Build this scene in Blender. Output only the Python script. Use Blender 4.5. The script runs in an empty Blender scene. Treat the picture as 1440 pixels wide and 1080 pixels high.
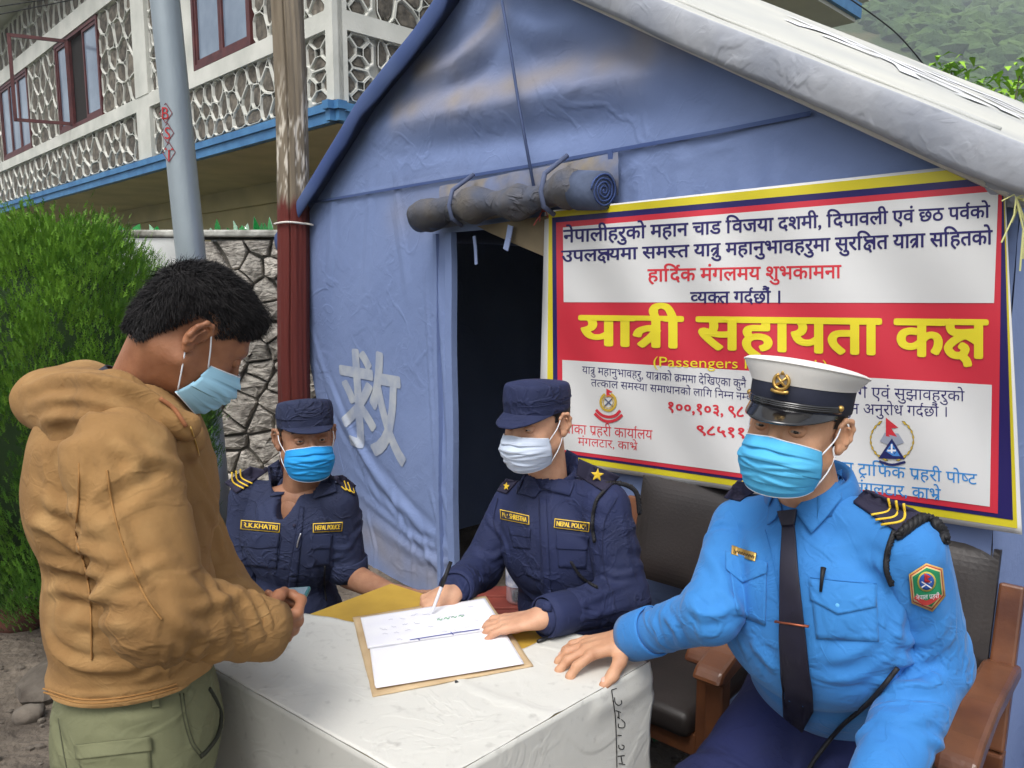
import bpy, bmesh, math, random
import numpy as np
from mathutils import Vector, Matrix
from mathutils.bvhtree import BVHTree
random.seed(7); rng = np.random.default_rng(7)
sc = bpy.context.scene; COL = sc.collection
# ---------------- camera, sky, sun, exposure ----------------
TH = math.radians(7.4); CT, ST = math.cos(TH), math.sin(TH); F = 1080.0
CAM = np.array([0.0, 0.0, 1.5])
cd = bpy.data.cameras.new('camera'); cam = bpy.data.objects.new('camera', cd); COL.objects.link(cam)
cam.location = CAM; cam.rotation_euler = (math.pi/2-TH, 0, 0)
cd.sensor_width = 36; cd.lens = 27; cd.clip_start = .05; cd.clip_end = 2000
sc.camera = cam
SUN_EL, SUN_AZ = math.radians(58), math.radians(200)      # azimuth from +Y clockwise: high, from behind the camera, a little left
W = bpy.data.worlds.new('World'); sc.world = W; W.use_nodes = True
wn = W.node_tree; bg = wn.nodes['Background']
sky = wn.nodes.new('ShaderNodeTexSky'); sky.sky_type = 'NISHITA'; sky.sun_disc = False
sky.sun_elevation = SUN_EL; sky.sun_rotation = SUN_AZ; sky.air_density = 1.0; sky.dust_density = 4.0; sky.ozone_density = 1.0
hs = wn.nodes.new('ShaderNodeHueSaturation'); hs.inputs['Saturation'].default_value = 0.30
wn.links.new(sky.outputs[0], hs.inputs['Color']); wn.links.new(hs.outputs[0], bg.inputs[0]); bg.inputs[1].default_value = 0.132
sl = bpy.data.lights.new('sun', 'SUN'); sl.energy = 1.25; sl.angle = math.radians(30); sl.color = (1, .965, .92)
so = bpy.data.objects.new('sun', sl); COL.objects.link(so)
so.rotation_euler = Vector((math.sin(SUN_AZ)*math.cos(SUN_EL), math.cos(SUN_AZ)*math.cos(SUN_EL), math.sin(SUN_EL))).to_track_quat('Z', 'Y').to_euler()
sc.view_settings.view_transform = 'Standard'; sc.view_settings.look = 'None'; sc.view_settings.exposure = 0.80; sc.view_settings.gamma = 1
sc.view_settings.use_curve_mapping = False
# ---------------- helpers ----------------
A = np.array
def ray(px, py):
    v = (540-py)/F; return A([(px-720)/F, CT+ST*v, -ST+CT*v])
def P(px, py, Y):
    d = ray(px, py); return CAM+d*(Y/d[1])
def Ppl(px, py, p0, n):
    d = ray(px, py); return CAM+d*(np.dot(A(p0)-CAM, n)/np.dot(d, n))
def Pz(px, py, z): return Ppl(px, py, (0, 0, z), A([0, 0, 1.]))
def unit(v): v = A(v, dtype=float); return v/np.linalg.norm(v)
def lin(r, g, b):
    f = lambda c: (c/255/12.92) if c/255 <= .04045 else ((c/255+.055)/1.055)**2.4
    return (f(r), f(g), f(b), 1)
MATS = {}
def M(name, col, rough=.8, col2=None, ns=6, bump=0, bs=60, metal=0, stretch=None, spec=.4, attr=None, attrcol=None, detail=6, bdist=.01, sheen=0, contrast=(.35, .65), coat=0, rnd=0, crease=None):
    if name in MATS: return MATS[name]
    m = bpy.data.materials.new(name); m.use_nodes = True; t = m.node_tree; b = t.nodes['Principled BSDF']
    L = t.links.new; N = t.nodes.new
    b.inputs['Roughness'].default_value = rough; b.inputs['Metallic'].default_value = metal
    b.inputs['Specular IOR Level'].default_value = spec
    if sheen: b.inputs['Sheen Weight'].default_value = sheen
    if coat: b.inputs['Coat Weight'].default_value = coat; b.inputs['Coat Roughness'].default_value = .15
    tc = N('ShaderNodeTexCoord'); mp = N('ShaderNodeMapping'); L(tc.outputs['Object'], mp.inputs[0])
    if stretch: mp.inputs['Scale'].default_value = stretch
    out = None
    b.inputs['Base Color'].default_value = col
    if col2 is not None:
        n = N('ShaderNodeTexNoise'); n.inputs['Scale'].default_value = ns; n.inputs['Detail'].default_value = detail
        L(mp.outputs[0], n.inputs['Vector'])
        r = N('ShaderNodeMapRange'); r.inputs[1].default_value = contrast[0]; r.inputs[2].default_value = contrast[1]; L(n.outputs['Fac'], r.inputs[0])
        mx = N('ShaderNodeMix'); mx.data_type = 'RGBA'; mx.inputs[6].default_value = col; mx.inputs[7].default_value = col2
        L(r.outputs[0], mx.inputs[0]); out = mx.outputs[2]
    if rnd:
        oi = N('ShaderNodeObjectInfo'); h = N('ShaderNodeHueSaturation'); r = N('ShaderNodeMapRange')
        r.inputs[3].default_value = 1-rnd; r.inputs[4].default_value = 1+rnd; L(oi.outputs['Random'], r.inputs[0]); L(r.outputs[0], h.inputs['Value'])
        if out: L(out, h.inputs['Color'])
        else: h.inputs['Color'].default_value = col
        out = h.outputs[0]
    if attr:
        at = N('ShaderNodeAttribute'); at.attribute_name = attr; mx = N('ShaderNodeMix'); mx.data_type = 'RGBA'
        if out: L(out, mx.inputs[6])
        else: mx.inputs[6].default_value = col
        mx.inputs[7].default_value = attrcol; L(at.outputs['Fac'], mx.inputs[0]); out = mx.outputs[2]
    if out: L(out, b.inputs['Base Color'])
    if bump:
        n = N('ShaderNodeTexNoise'); n.inputs['Scale'].default_value = bs; n.inputs['Detail'].default_value = 8; L(mp.outputs[0], n.inputs['Vector'])
        bp = N('ShaderNodeBump'); bp.inputs['Strength'].default_value = bump; bp.inputs['Distance'].default_value = bdist
        L(n.outputs['Fac'], bp.inputs['Height']); L(bp.outputs[0], b.inputs['Normal'])
    if crease:       # crisp small wrinkles finer than the mesh: thin ridges of a distorted noise, patchy
        prev = b.inputs['Normal'].links[0].from_socket if b.inputs['Normal'].links else None
        for sc_, st_, ds_ in ((crease[0], crease[1], .006), (crease[0]*2.6, crease[1]*.7, .003)):
            n = N('ShaderNodeTexNoise'); n.inputs['Scale'].default_value = sc_; n.inputs['Detail'].default_value = 3; n.inputs['Roughness'].default_value = .45; n.inputs['Distortion'].default_value = 1.1
            m2 = N('ShaderNodeMapping'); m2.inputs['Scale'].default_value = crease[2] if len(crease) > 2 else (1, 1, 1.5); L(tc.outputs['Object'], m2.inputs[0]); L(m2.outputs[0], n.inputs['Vector'])
            s_ = N('ShaderNodeMath'); s_.operation = 'SUBTRACT'; L(n.outputs['Fac'], s_.inputs[0]); s_.inputs[1].default_value = .5; a_ = N('ShaderNodeMath'); a_.operation = 'ABSOLUTE'; L(s_.outputs[0], a_.inputs[0])
            r = N('ShaderNodeMapRange'); r.interpolation_type = 'SMOOTHERSTEP'; r.inputs[1].default_value = 0; r.inputs[2].default_value = .07; r.inputs[3].default_value = 1; r.inputs[4].default_value = 0; L(a_.outputs[0], r.inputs[0])
            n3 = N('ShaderNodeTexNoise'); n3.inputs['Scale'].default_value = sc_*.5; L(tc.outputs['Object'], n3.inputs['Vector']); r3 = N('ShaderNodeMapRange'); r3.inputs[1].default_value = .42; r3.inputs[2].default_value = .62; L(n3.outputs['Fac'], r3.inputs[0])
            mu = N('ShaderNodeMath'); mu.operation = 'MULTIPLY'; L(r.outputs[0], mu.inputs[0]); L(r3.outputs[0], mu.inputs[1])
            bp = N('ShaderNodeBump'); bp.inputs['Strength'].default_value = st_; bp.inputs['Distance'].default_value = ds_; L(mu.outputs[0], bp.inputs['Height'])
            if prev: L(prev, bp.inputs['Normal'])
            prev = bp.outputs[0]
        L(prev, b.inputs['Normal'])
    MATS[name] = m; return m
def tag(o, label=None, cat=None, group=None, kind=None):
    if label: o['label'] = label
    if cat: o['category'] = cat
    if group: o['group'] = group
    if kind: o['kind'] = kind
    return o
def empty(name, loc, label, cat, group=None):
    o = bpy.data.objects.new(name, None); COL.objects.link(o); o.location = loc; o.empty_display_size = .1
    bpy.context.view_layer.update() if False else None
    return tag(o, label, cat, group)
def mk(name, verts, faces, mat, parent=None, smooth=False, attrs=None, colors=None):
    me = bpy.data.meshes.new(name)
    verts = np.asarray(verts, dtype=float)
    if parent is not None:      # parents are unrotated empties or meshes at a base point: keep world placement
        off = A(wloc(parent)); verts = verts-off
    if isinstance(faces, np.ndarray): faces = faces.tolist()
    me.from_pydata(verts.tolist(), [], faces); me.update()
    if smooth: me.polygons.foreach_set('use_smooth', [True]*len(me.polygons))
    if attrs:
        for k, v in attrs.items():
            a = me.attributes.new(k, 'FLOAT', 'POINT'); a.data.foreach_set('value', np.asarray(v, dtype=np.float32))
    o = bpy.data.objects.new(name, me); COL.objects.link(o)
    if mat: me.materials.append(mat)
    if parent is not None: o.parent = parent
    return o
def wloc(o):
    v = Vector(o.location); p = o.parent
    while p is not None: v = v+Vector(p.location); p = p.parent
    return v
class G:
    def __init__(s): s.v = []; s.f = []
    def add(s, v, f):
        n = len(s.v); s.v += [tuple(map(float, x)) for x in v]; s.f += [tuple(int(i)+n for i in q) for q in f]; return s
    def box(s, c, half, ax=None):
        ax = [A([1., 0, 0]), A([0, 1., 0]), A([0, 0, 1.])] if ax is None else [A(a, dtype=float) for a in ax]
        c = A(c, dtype=float); vs = [c+ax[0]*half[0]*i+ax[1]*half[1]*j+ax[2]*half[2]*k for i in (-1, 1) for j in (-1, 1) for k in (-1, 1)]
        return s.add(vs, [(0, 1, 3, 2), (4, 6, 7, 5), (0, 4, 5, 1), (2, 3, 7, 6), (0, 2, 6, 4), (1, 5, 7, 3)])
    def bar(s, a, b, w, h, up=(0, 0, 1)):
        a, b = A(a, dtype=float), A(b, dtype=float); d = b-a; l = np.linalg.norm(d); d /= l
        x = np.cross(d, A(up, dtype=float)); x /= np.linalg.norm(x); u = np.cross(x, d)
        return s.box((a+b)/2, (l/2, w/2, h/2), (d, x, u))
    def tube(s, pts, r, n=10, cap=True, flat=1.0, up=(0, 0, 1)):
        pts = [A(p, dtype=float) for p in pts]; m = len(pts); r = [r]*m if np.isscalar(r) else r
        vs = []; prev = None
        for i, p in enumerate(pts):
            d = unit(pts[min(i+1, m-1)]-pts[max(i-1, 0)])
            x = np.cross(d, A(up, dtype=float)) if prev is None else prev-d*np.dot(prev, d)
            if np.linalg.norm(x) < 1e-4: x = np.cross(d, A([1., .3, 0]))
            x = unit(x); y = np.cross(x, d); prev = x
            for k in range(n):
                t = 2*math.pi*k/n; vs.append(p+x*math.cos(t)*r[i]+y*math.sin(t)*r[i]*flat)
        fs = [(i*n+k, i*n+(k+1) % n, (i+1)*n+(k+1) % n, (i+1)*n+k) for i in range(m-1) for k in range(n)]
        if cap: fs += [tuple(range(n-1, -1, -1)), tuple((m-1)*n+k for k in range(n))]
        return s.add(vs, fs)
    def prism(s, poly, depth, o, ax, bevel=0):      # poly 2d in (ax0, ax1), extruded by depth along ax2 from o
        o = A(o, dtype=float); ax = [A(a, dtype=float) for a in ax]; n = len(poly)
        b = [o+ax[0]*p[0]+ax[1]*p[1] for p in poly]
        if bevel:
            c = np.mean(A(poly), 0); t1 = [o+ax[0]*p[0]+ax[1]*p[1]+ax[2]*(depth-bevel) for p in poly]
            q = [c+(A(p)-c)*(1-bevel/max(1e-6, np.linalg.norm(A(p)-c))) for p in poly]
            t2 = [o+ax[0]*p[0]+ax[1]*p[1]+ax[2]*depth for p in q]
            vs = b+t1+t2; fs = [(i, (i+1) % n, n+(i+1) % n, n+i) for i in range(n)]+[(n+i, n+(i+1) % n, 2*n+(i+1) % n, 2*n+i) for i in range(n)]+[tuple(range(2*n, 3*n))]
        else:
            t = [p+ax[2]*depth for p in b]; vs = b+t
            fs = [(i, (i+1) % n, n+(i+1) % n, n+i) for i in range(n)]+[tuple(range(n, 2*n)), tuple(range(n-1, -1, -1))]
        return s.add(vs, fs)
    def sphere(s, c, r, n=8, m=6, ax=None):
        r = [r]*3 if np.isscalar(r) else r; ax = np.eye(3) if ax is None else A(ax, dtype=float); c = A(c, dtype=float)
        vs = [c+ax[2]*r[2]]; 
        for i in range(1, m):
            a = math.pi*i/m
            for k in range(n):
                t = 2*math.pi*k/n; vs.append(c+ax[0]*r[0]*math.sin(a)*math.cos(t)+ax[1]*r[1]*math.sin(a)*math.sin(t)+ax[2]*r[2]*math.cos(a))
        vs.append(c-ax[2]*r[2]); e = len(vs)-1
        fs = [(0, 1+k, 1+(k+1) % n) for k in range(n)]+[(1+(i)*n+k, 1+(i+1)*n+k, 1+(i+1)*n+(k+1) % n, 1+i*n+(k+1) % n) for i in range(m-2) for k in range(n)]
        fs += [(e, 1+(m-2)*n+(k+1) % n, 1+(m-2)*n+k) for k in range(n)]
        return s.add(vs, fs)
    def build(s, name, mat, parent=None, smooth=False, bevel=0, attrs=None):
        o = mk(name, s.v, s.f, mat, parent, smooth, attrs)
        if bevel:
            m = o.modifiers.new('bevel', 'BEVEL'); m.width = bevel; m.segments = 2; m.limit_method = 'ANGLE'; m.angle_limit = .6
        return o
def grid(fn, nu, nv):
    vs = []; [vs.append(fn(i/(nu-1), j/(nv-1))) for j in range(nv) for i in range(nu)]
    fs = [(j*nu+i, j*nu+i+1, (j+1)*nu+i+1, (j+1)*nu+i) for j in range(nv-1) for i in range(nu-1)]
    return A(vs), fs
def solidify(o, t, off=0):
    m = o.modifiers.new('solid', 'SOLIDIFY'); m.thickness = t; m.offset = off; return o
def polydist(V, pts):
    pts = A(pts); best = np.full(len(V), 1e9); bt = np.zeros(len(V)); n = len(pts)-1
    for i in range(n):
        a, b = pts[i], pts[i+1]; ab = b-a; l2 = max(1e-12, float(ab@ab)); t = np.clip(((V-a)@ab)/l2, 0, 1)
        d = np.linalg.norm(V-(a+t[:, None]*ab), axis=1); m = d < best; best[m] = d[m]; bt[m] = (i+t[m])/n
    return best, bt
def fold_disp(V, folds):       # folds: (points, width, amp) -> displacement; a crest with a soft valley on each side
    D = np.zeros(len(V))
    for pts, w, amp in folds:
        d, t = polydist(V, pts); x = d/w
        D += amp*np.exp(-np.abs(x)**1.35)*(np.sin(np.pi*np.clip(t, .03, .97))**.6)-amp*.55*np.exp(-((x-1.7)/.75)**2)*np.sin(np.pi*np.clip(t, .03, .97))
    return D
def vnoise(V, scale, seed=0):      # cheap smooth pseudo noise from sums of rotated sines
    r = np.random.default_rng(seed); out = np.zeros(len(V))
    for i in range(9):
        k = r.normal(size=3); k = k/np.linalg.norm(k)*scale*(.6+1.3*r.random()); out += np.sin(V@k+r.random()*6.28+1.3*np.sin(V@(k[::-1]*.7)+r.random()*6))
    return out/9
def subdiv_pts(pts, n):            # Catmull-Rom through 3D or 2D points
    pts = [A(p, dtype=float) for p in pts]; P_ = [2*pts[0]-pts[1]]+pts+[2*pts[-1]-pts[-2]]; out = []
    for i in range(1, len(P_)-2):
        for k in range(n):
            t = k/n; a, b, c, d = P_[i-1:i+3]
            out.append(.5*((2*b)+(c-a)*t+(2*a-5*b+4*c-d)*t*t+(3*b-a-3*c+d)*t**3))
    out.append(pts[-1]); return out
# ---------------- text ----------------
GL = {}
def rawtext(body, off=0.0):
    key = (body, off)
    if key in GL: return GL[key]
    cu = bpy.data.curves.new('t', 'FONT'); cu.body = body; cu.size = 1; cu.offset = off; cu.resolution_u = 3
    o = bpy.data.objects.new('t', cu); COL.objects.link(o); bpy.context.view_layer.update()
    ev = o.evaluated_get(bpy.context.evaluated_depsgraph_get()); me = ev.to_mesh()
    V = A([v.co[:2] for v in me.vertices]).reshape(-1, 2); Fc = [tuple(p.vertices) for p in me.polygons]
    ev.to_mesh_clear(); bpy.data.objects.remove(o); bpy.data.curves.remove(cu)
    GL[key] = (V, Fc); return GL[key]
def clip_x(V, Fc, x):
    bm = bmesh.new(); vs = [bm.verts.new((v[0], v[1], 0)) for v in V]
    for f in Fc:
        try: bm.faces.new([vs[i] for i in f])
        except ValueError: pass
    bmesh.ops.bisect_plane(bm, geom=bm.verts[:]+bm.edges[:]+bm.faces[:], plane_co=(x, 0, 0), plane_no=(1, 0, 0), clear_outer=True)
    bm.verts.ensure_lookup_table(); bm.verts.index_update()
    V2 = A([v.co[:2] for v in bm.verts]).reshape(-1, 2); F2 = [tuple(v.index for v in f.verts) for f in bm.faces]; bm.free(); return V2, F2
def ribbon(pts, w, n=5):
    pts = subdiv_pts(pts, n) if len(pts) > 2 else [A(p, dtype=float) for p in pts]; vs = []; m = len(pts)
    for i, p in enumerate(pts):
        d = pts[min(i+1, m-1)]-pts[max(i-1, 0)]; d = d/max(1e-9, np.linalg.norm(d)); nn = A([-d[1], d[0]]); vs += [p+nn*w/2, p-nn*w/2]
    return A(vs), [(2*i, 2*i+1, 2*i+3, 2*i+2) for i in range(m-1)]
MATRA = 'ािीुूृेैोौंँः'
def deva(s, off=0.012):
    """visual layout of a Devanagari/Latin string -> (V, F, width, headline height) at size 1; weight by close copies"""
    V_, F_, w_, h_ = deva0(s); return embolden(V_, F_, off)+(w_, h_)
def embolden(V_, F_, e):
    if e < .006: return V_, F_
    VV = []; FF = []; n = len(V_)
    for i, (dx, dy) in enumerate([(0, 0), (e, 0), (-e, 0), (0, e*.8), (0, -e*.8), (e*.7, e*.6), (-e*.7, -e*.6), (e*.7, -e*.6), (-e*.7, e*.6)]):
        VV.append(V_+A([dx, dy])); FF += [tuple(q+i*n for q in f) for f in F_]
    return np.concatenate(VV), FF
def deva0(s, off=0.0):
    st = rawtext('ा', off)[0]; barw = st[:, 0].max()-st[:, 0].min(); hl = rawtext('ा', off)[0][:, 1].max()
    adv0 = rawtext('ाा', off)[0][:, 0].max()-rawtext('ा', off)[0][:, 0].max()
    vb = st[st[:, 1] < hl*.5]; bx0, bx1 = vb[:, 0].min(), vb[:, 0].max(); stem = bx1-bx0
    def adv(c):
        return rawtext(c+'ा', off)[0][:, 0].max()-rawtext('ा', off)[0][:, 0].max()
    VV = []; FF = []; x = [0.0]
    def put(V, Fc, dx=0, dy=0):
        n = sum(len(v) for v in VV); V = A(V, dtype=float)+A([dx, dy]); VV.append(V); FF.extend([tuple(i+n for i in f) for f in Fc])
    i = 0; n = len(s)
    cons = lambda c: '\u0915' <= c <= '\u0939'
    while i < n:
        c = s[i]
        if c == ' ': x[0] += .26; i += 1; continue
        if not cons(c):
            V, Fc = rawtext(c, off); put(V, Fc, x[0])
            if c in MATRA: x[0] += adv(c)
            elif '\u0900' <= c <= '\u097f': x[0] += adv(c)
            else: x[0] += (rawtext(c+'I', off)[0][:, 0].max()-rawtext('I', off)[0][:, 0].max())
            i += 1; continue
        cl = [c]; j = i+1
        while j+1 < n and s[j] == '\u094d' and cons(s[j+1]): cl.append(s[j+1]); j += 2
        halant = j < n and s[j] == '\u094d'
        if halant: j += 1
        m = ''
        while j < n and s[j] in MATRA: m += s[j]; j += 1
        reph = len(cl) > 1 and cl[0] == 'र'
        if reph: cl = cl[1:]
        if 'ि' in m:
            V, Fc = rawtext('ि', off); put(V, Fc, x[0]); x[0] += adv('ि')-.1; m = m.replace('ि', '')
        k = 0
        while k < len(cl):
            a = cl[k]; nx = cl[k+1] if k+1 < len(cl) else None
            last = k == len(cl)-1
            if a == 'क' and nx == 'ष':
                w = .68; put([(0, hl-.055), (w, hl-.055), (w, hl), (0, hl)], [(0, 1, 2, 3)], x[0]); put([(w-.09-stem, 0), (w-.09, 0), (w-.09, hl), (w-.09-stem, hl)], [(0, 1, 2, 3)], x[0])
                for q in ([(.12, hl), (.10, .52), (.13, .44), (.24, .41), (w-.1, .43)], [(w-.12, .25), (.36, .36), (.20, .30), (.07, .16), (.14, .04), (.28, .03), (.34, .14), (.27, .20)], [(.28, .03), (.36, -.06), (.38, -.14)]):
                    put(*ribbon(q, stem*.95), x[0])
                k += 2; last = k >= len(cl); wl = w; base = 'X'
                x[0] += w-(0 if last else .1)
                if last: lastadv = w
                continue
            if nx == 'र' and k+2 >= len(cl):
                if a == 'त':
                    w = .5; put([(0, hl-.055), (w, hl-.055), (w, hl), (0, hl)], [(0, 1, 2, 3)], x[0]); put([(w-.1-stem, 0), (w-.1, 0), (w-.1, hl), (w-.1-stem, hl)], [(0, 1, 2, 3)], x[0])
                    put(*ribbon([(w-.12, .38), (.22, .38), (.10, .32), (.06, .22)], stem), x[0]); put(*ribbon([(w-.12, .36), (.28, .20), (.12, .02)], stem), x[0]); x[0] += w
                else:
                    V, Fc = rawtext(a, off); put(V, Fc, x[0]); ad = adv(a)
                    if a in 'टड': put(*ribbon([(ad*.5-.12, -.16), (ad*.5, -.04), (ad*.5+.12, -.16)], stem*.8, 2), x[0])
                    else:
                        bx = ad-.09 if a != 'क' else ad*.52
                        put(*ribbon([(bx, .24), (bx-.12, .16), (bx-.24, .0)], stem*.9), x[0])
                    x[0] += ad
                k += 2; continue
            V, Fc = rawtext(a, off); ad = adv(a)
            if last and not halant: put(V, Fc, x[0]); x[0] += ad
            elif last: put(V, Fc, x[0]); put(*ribbon([(ad-.2, -.02), (ad-.08, -.12)], stem*.9), x[0]); x[0] += ad
            else:
                cut = ad-(.1+stem*.95) if a not in 'कफ' else ad*.86
                V, Fc = clip_x(V, Fc, cut); put(V, Fc, x[0]); x[0] += cut-.005
            k += 1
        for mm in m:
            ref = rawtext('न'+mm, off)[0]
            V, Fc = rawtext(mm, off); put(V, Fc, x[0]); x[0] += adv(mm) if mm in 'ाीोौः' else 0
        if reph:
            xx = x[0]-.1
            put(*ribbon([(xx, hl-.01), (xx-.06, hl+.06), (xx-.04, hl+.15), (xx+.06, hl+.17)], stem*.85), 0)
        i = j
    V = np.concatenate(VV); return V, FF, x[0], hl
def refine(V, Fc, maxlen):         # split long edges so that flat lettering can follow a curved surface
    bm = bmesh.new(); vs = [bm.verts.new((v[0], v[1], 0)) for v in V]
    for f in Fc:
        try: bm.faces.new([vs[i] for i in f])
        except ValueError: pass
    for _ in range(4):
        e = [e for e in bm.edges if e.calc_length() > maxlen]
        if not e: break
        bmesh.ops.subdivide_edges(bm, edges=e, cuts=1)
    bmesh.ops.triangulate(bm, faces=bm.faces[:])
    bm.verts.index_update(); V2 = A([v.co[:2] for v in bm.verts]).reshape(-1, 2); F2 = [tuple(v.index for v in f.verts) for f in bm.faces]; bm.free(); return V2, F2
def layer(V, Fc, step=.00005, levels=9):      # height level per connected piece so that overlapping strokes never share a plane
    par = list(range(len(V)))
    def find(a):
        while par[a] != a: par[a] = par[par[a]]; a = par[a]
        return a
    for f in Fc:
        for b in f[1:]:
            x, y = find(f[0]), find(b)
            if x != y: par[y] = x
    ids = {}; return A([(ids.setdefault(find(i), len(ids)) % (levels*5))*step*.25 for i in range(len(V))])
def quadmap(V, q):                 # V in unit square (x right, y down) -> bilinear in pixel quad TL,TR,BR,BL
    q = A(q, dtype=float); u, v = V[:, :1], V[:, 1:2]
    return (q[0]*(1-u)+q[1]*u)*(1-v)+(q[3]*(1-u)+q[2]*u)*v
# ---------------- ground ----------------
m_soil = M('soil', lin(74, 66, 58), .95, lin(118, 108, 96), 5, .9, 26, bdist=.03, contrast=(.3, .7))
def ground_fn(u, v):
    x = -40+80*u; y = -6+60*v
    return (x, y, 0)
V, Fc = grid(lambda u, v: (-7+14*u, -1.5+12*v, 0), 170, 150)
V[:, 2] = .012*vnoise(V, 9, 3)+.006*vnoise(V, 30, 4)
near = V
g = mk('ground', V, Fc, m_soil, smooth=True); g['kind'] = 'structure'
m_far = M('far_soil', lin(80, 76, 64), .95, lin(70, 78, 52), .2, .3, 4)
og = G()
for (x0, y0, x1, y1) in ((-400, -60, -7, 500), (7, -60, 400, 500), (-7, -60, 7, -1.5), (-7, 10.5, 7, 500)):
    og.add([(x0, y0, 0), (x1, y0, 0), (x1, y1, 0), (x0, y1, 0)], [(0, 1, 2, 3)])
og.build('terrain', m_far)['kind'] = 'structure'
# gravel and rubble on the soil at the left
m_rock = M('rubble_stone', lin(112, 104, 94), .9, lin(78, 70, 62), 9, .6, 40, rnd=.2)
gr = G(); r_ = random.Random(5)
for i in range(2600):
    x = r_.uniform(-3.2, 2.2); y = r_.uniform(.9, 4.6) if x < -.6 else r_.uniform(1.0, 3.2)
    s = r_.uniform(.004, .016)*(1 if r_.random() < .93 else 2)
    gr.sphere((x, y, s*.2), (s*r_.uniform(.8, 1.5), s*r_.uniform(.7, 1.2), s*.7), 5, 3)
gr.build('gravel', m_rock)['kind'] = 'stuff'
def rock(c, s, seed, m=None):
    r = random.Random(seed); g_ = G(); g_.sphere((0, 0, 0), 1, 9, 6); V = A(g_.v)
    V = V/np.max(np.abs(V), axis=1, keepdims=True)**.55
    V *= (1+.16*vnoise(V, 3, seed))[:, None]; a = r.random()*3; R = A([[math.cos(a), -math.sin(a), 0], [math.sin(a), math.cos(a), 0], [0, 0, 1]])
    V = (V*A(s))@R.T+A(c); return V, g_.f
for i, (px, py, s, lb) in enumerate([(78, 965, (.15, .11, .05), 'flat grey broken slab lying on the soil behind the jacket'), (25, 878, (.12, .09, .06), 'reddish brown lump of stone under the bush at left edge'),
                                      (40, 1010, (.05, .04, .03), 'small dull stone half buried beside the broken slab'), (1010, 1010, (.07, .05, .03), 'small pale stone on the ground between the two chairs')]):
    p = Pz(px, py, 0); V, f = rock((p[0], p[1], s[2]*.5), s, 30+i)
    o = mk('stone', V, f, M('red_stone', lin(96, 58, 44), .9, lin(70, 46, 38), 12, .5, 40) if i == 1 else m_rock, smooth=i != 0); tag(o, lb, 'stone')
# ---------------- wooded hill ----------------
def hill_z(x, y):
    return 4+.56*(y-120)+.10*(x-80)+10*math.sin(x*.022+1)+7*math.sin(y*.026+x*.012)+4*math.sin(x*.07+y*.05)
V, Fc = grid(lambda u, v: (-200+640*u, 110+300*v, 0), 130, 70)
V[:, 2] = [hill_z(x, y) if y > 116 else -1 for x, y, z in V]
h = mk('hill', V, Fc, M('hill_earth', lin(70, 84, 48), .95, lin(112, 100, 74), .07, .5, .6, bdist=1, contrast=(.45, .62)), smooth=True); h['kind'] = 'structure'
m_wood = M('hill_leaves', lin(46, 74, 36), .9, lin(88, 116, 54), .12, .8, .9, bdist=.8, contrast=(.3, .7))
wg = G(); r_ = random.Random(11); ico = G(); ico.sphere((0, 0, 0), 1, 7, 5); base = A(ico.v); bf = ico.f
basec = None
allv = []; allf = []; cnt = 0
for i in range(9000):
    y = 118+285*r_.random()**1.1; x = (.26+.60*r_.random())*y*.95-6
    if math.sin(x*.06+2)+math.sin(y*.05+x*.03) > 1.75 : continue
    s = r_.uniform(.9, 2.4)*(1 if r_.random() < .85 else 1.5); z = hill_z(x, y)
    Vb = base*(1+.35*A([r_.uniform(-1, 1) for _ in range(len(base))]))[:, None]*A([s*1.25, s*1.25, s])+A([x, y, z+s*.4])
    allv.append(Vb); allf += [tuple(q+cnt for q in f_) for f_ in bf]; cnt += len(Vb)
o = mk('woodland', np.concatenate(allv), allf, m_wood); o['kind'] = 'stuff'
# ---------------- the stone faced building ----------------
c0 = P(475, 165, 9); c0[2] = 0
aA = unit([-.705, .71, 0]); nA = A([-aA[1], aA[0], 0]); nA = nA if nA@(-c0) > 0 else -nA      # outward normals
aB = unit([.71, .705, 0]); nB = A([aB[1], -aB[0], 0]); nB = nB if nB@(-c0) > 0 else -nB
Zu = A([0, 0, 1.])
m_white = M('white_render', lin(214, 214, 206), .85, lin(188, 190, 182), 1.5, .3, 30)
m_cream = M('cream_render', lin(188, 176, 134), .9, lin(168, 158, 122), 1.2)
m_blue = M('blue_gutter_paint', lin(76, 130, 176), .6, lin(58, 108, 156), 4, .2, 20)
m_stone = M('facing_stone', lin(116, 109, 98), .92, lin(72, 68, 62), 9, .8, 22, rnd=.22, bdist=.02)
m_frame = M('window_maroon', lin(96, 46, 44), .5, lin(74, 34, 36), 6)
m_glass = M('window_glass', lin(132, 148, 166), .12, lin(100, 116, 136), 1.2, spec=.8)
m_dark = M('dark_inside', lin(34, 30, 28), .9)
bld = empty('house', c0, 'two storey house with grey facing stones, white pointing and blue gutter', 'house')
def onA(s, z, d=0): return c0+aA*s+Zu*z+nA*d
def onB(s, z, d=0): return c0+aB*s+Zu*z+nB*d
def slab(name, fn, s0, s1, z0, z1, d0, d1, mat, parent=bld, bevel=0):
    vs = [fn(s, z, d) for d in (d0, d1) for z in (z0, z1) for s in (s0, s1)]
    g_ = G().add(vs, [(0, 1, 3, 2), (4, 6, 7, 5), (0, 4, 5, 1), (2, 3, 7, 6), (0, 2, 6, 4), (1, 5, 7, 3)]); return g_.build(name, mat, parent, bevel=bevel)
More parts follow.
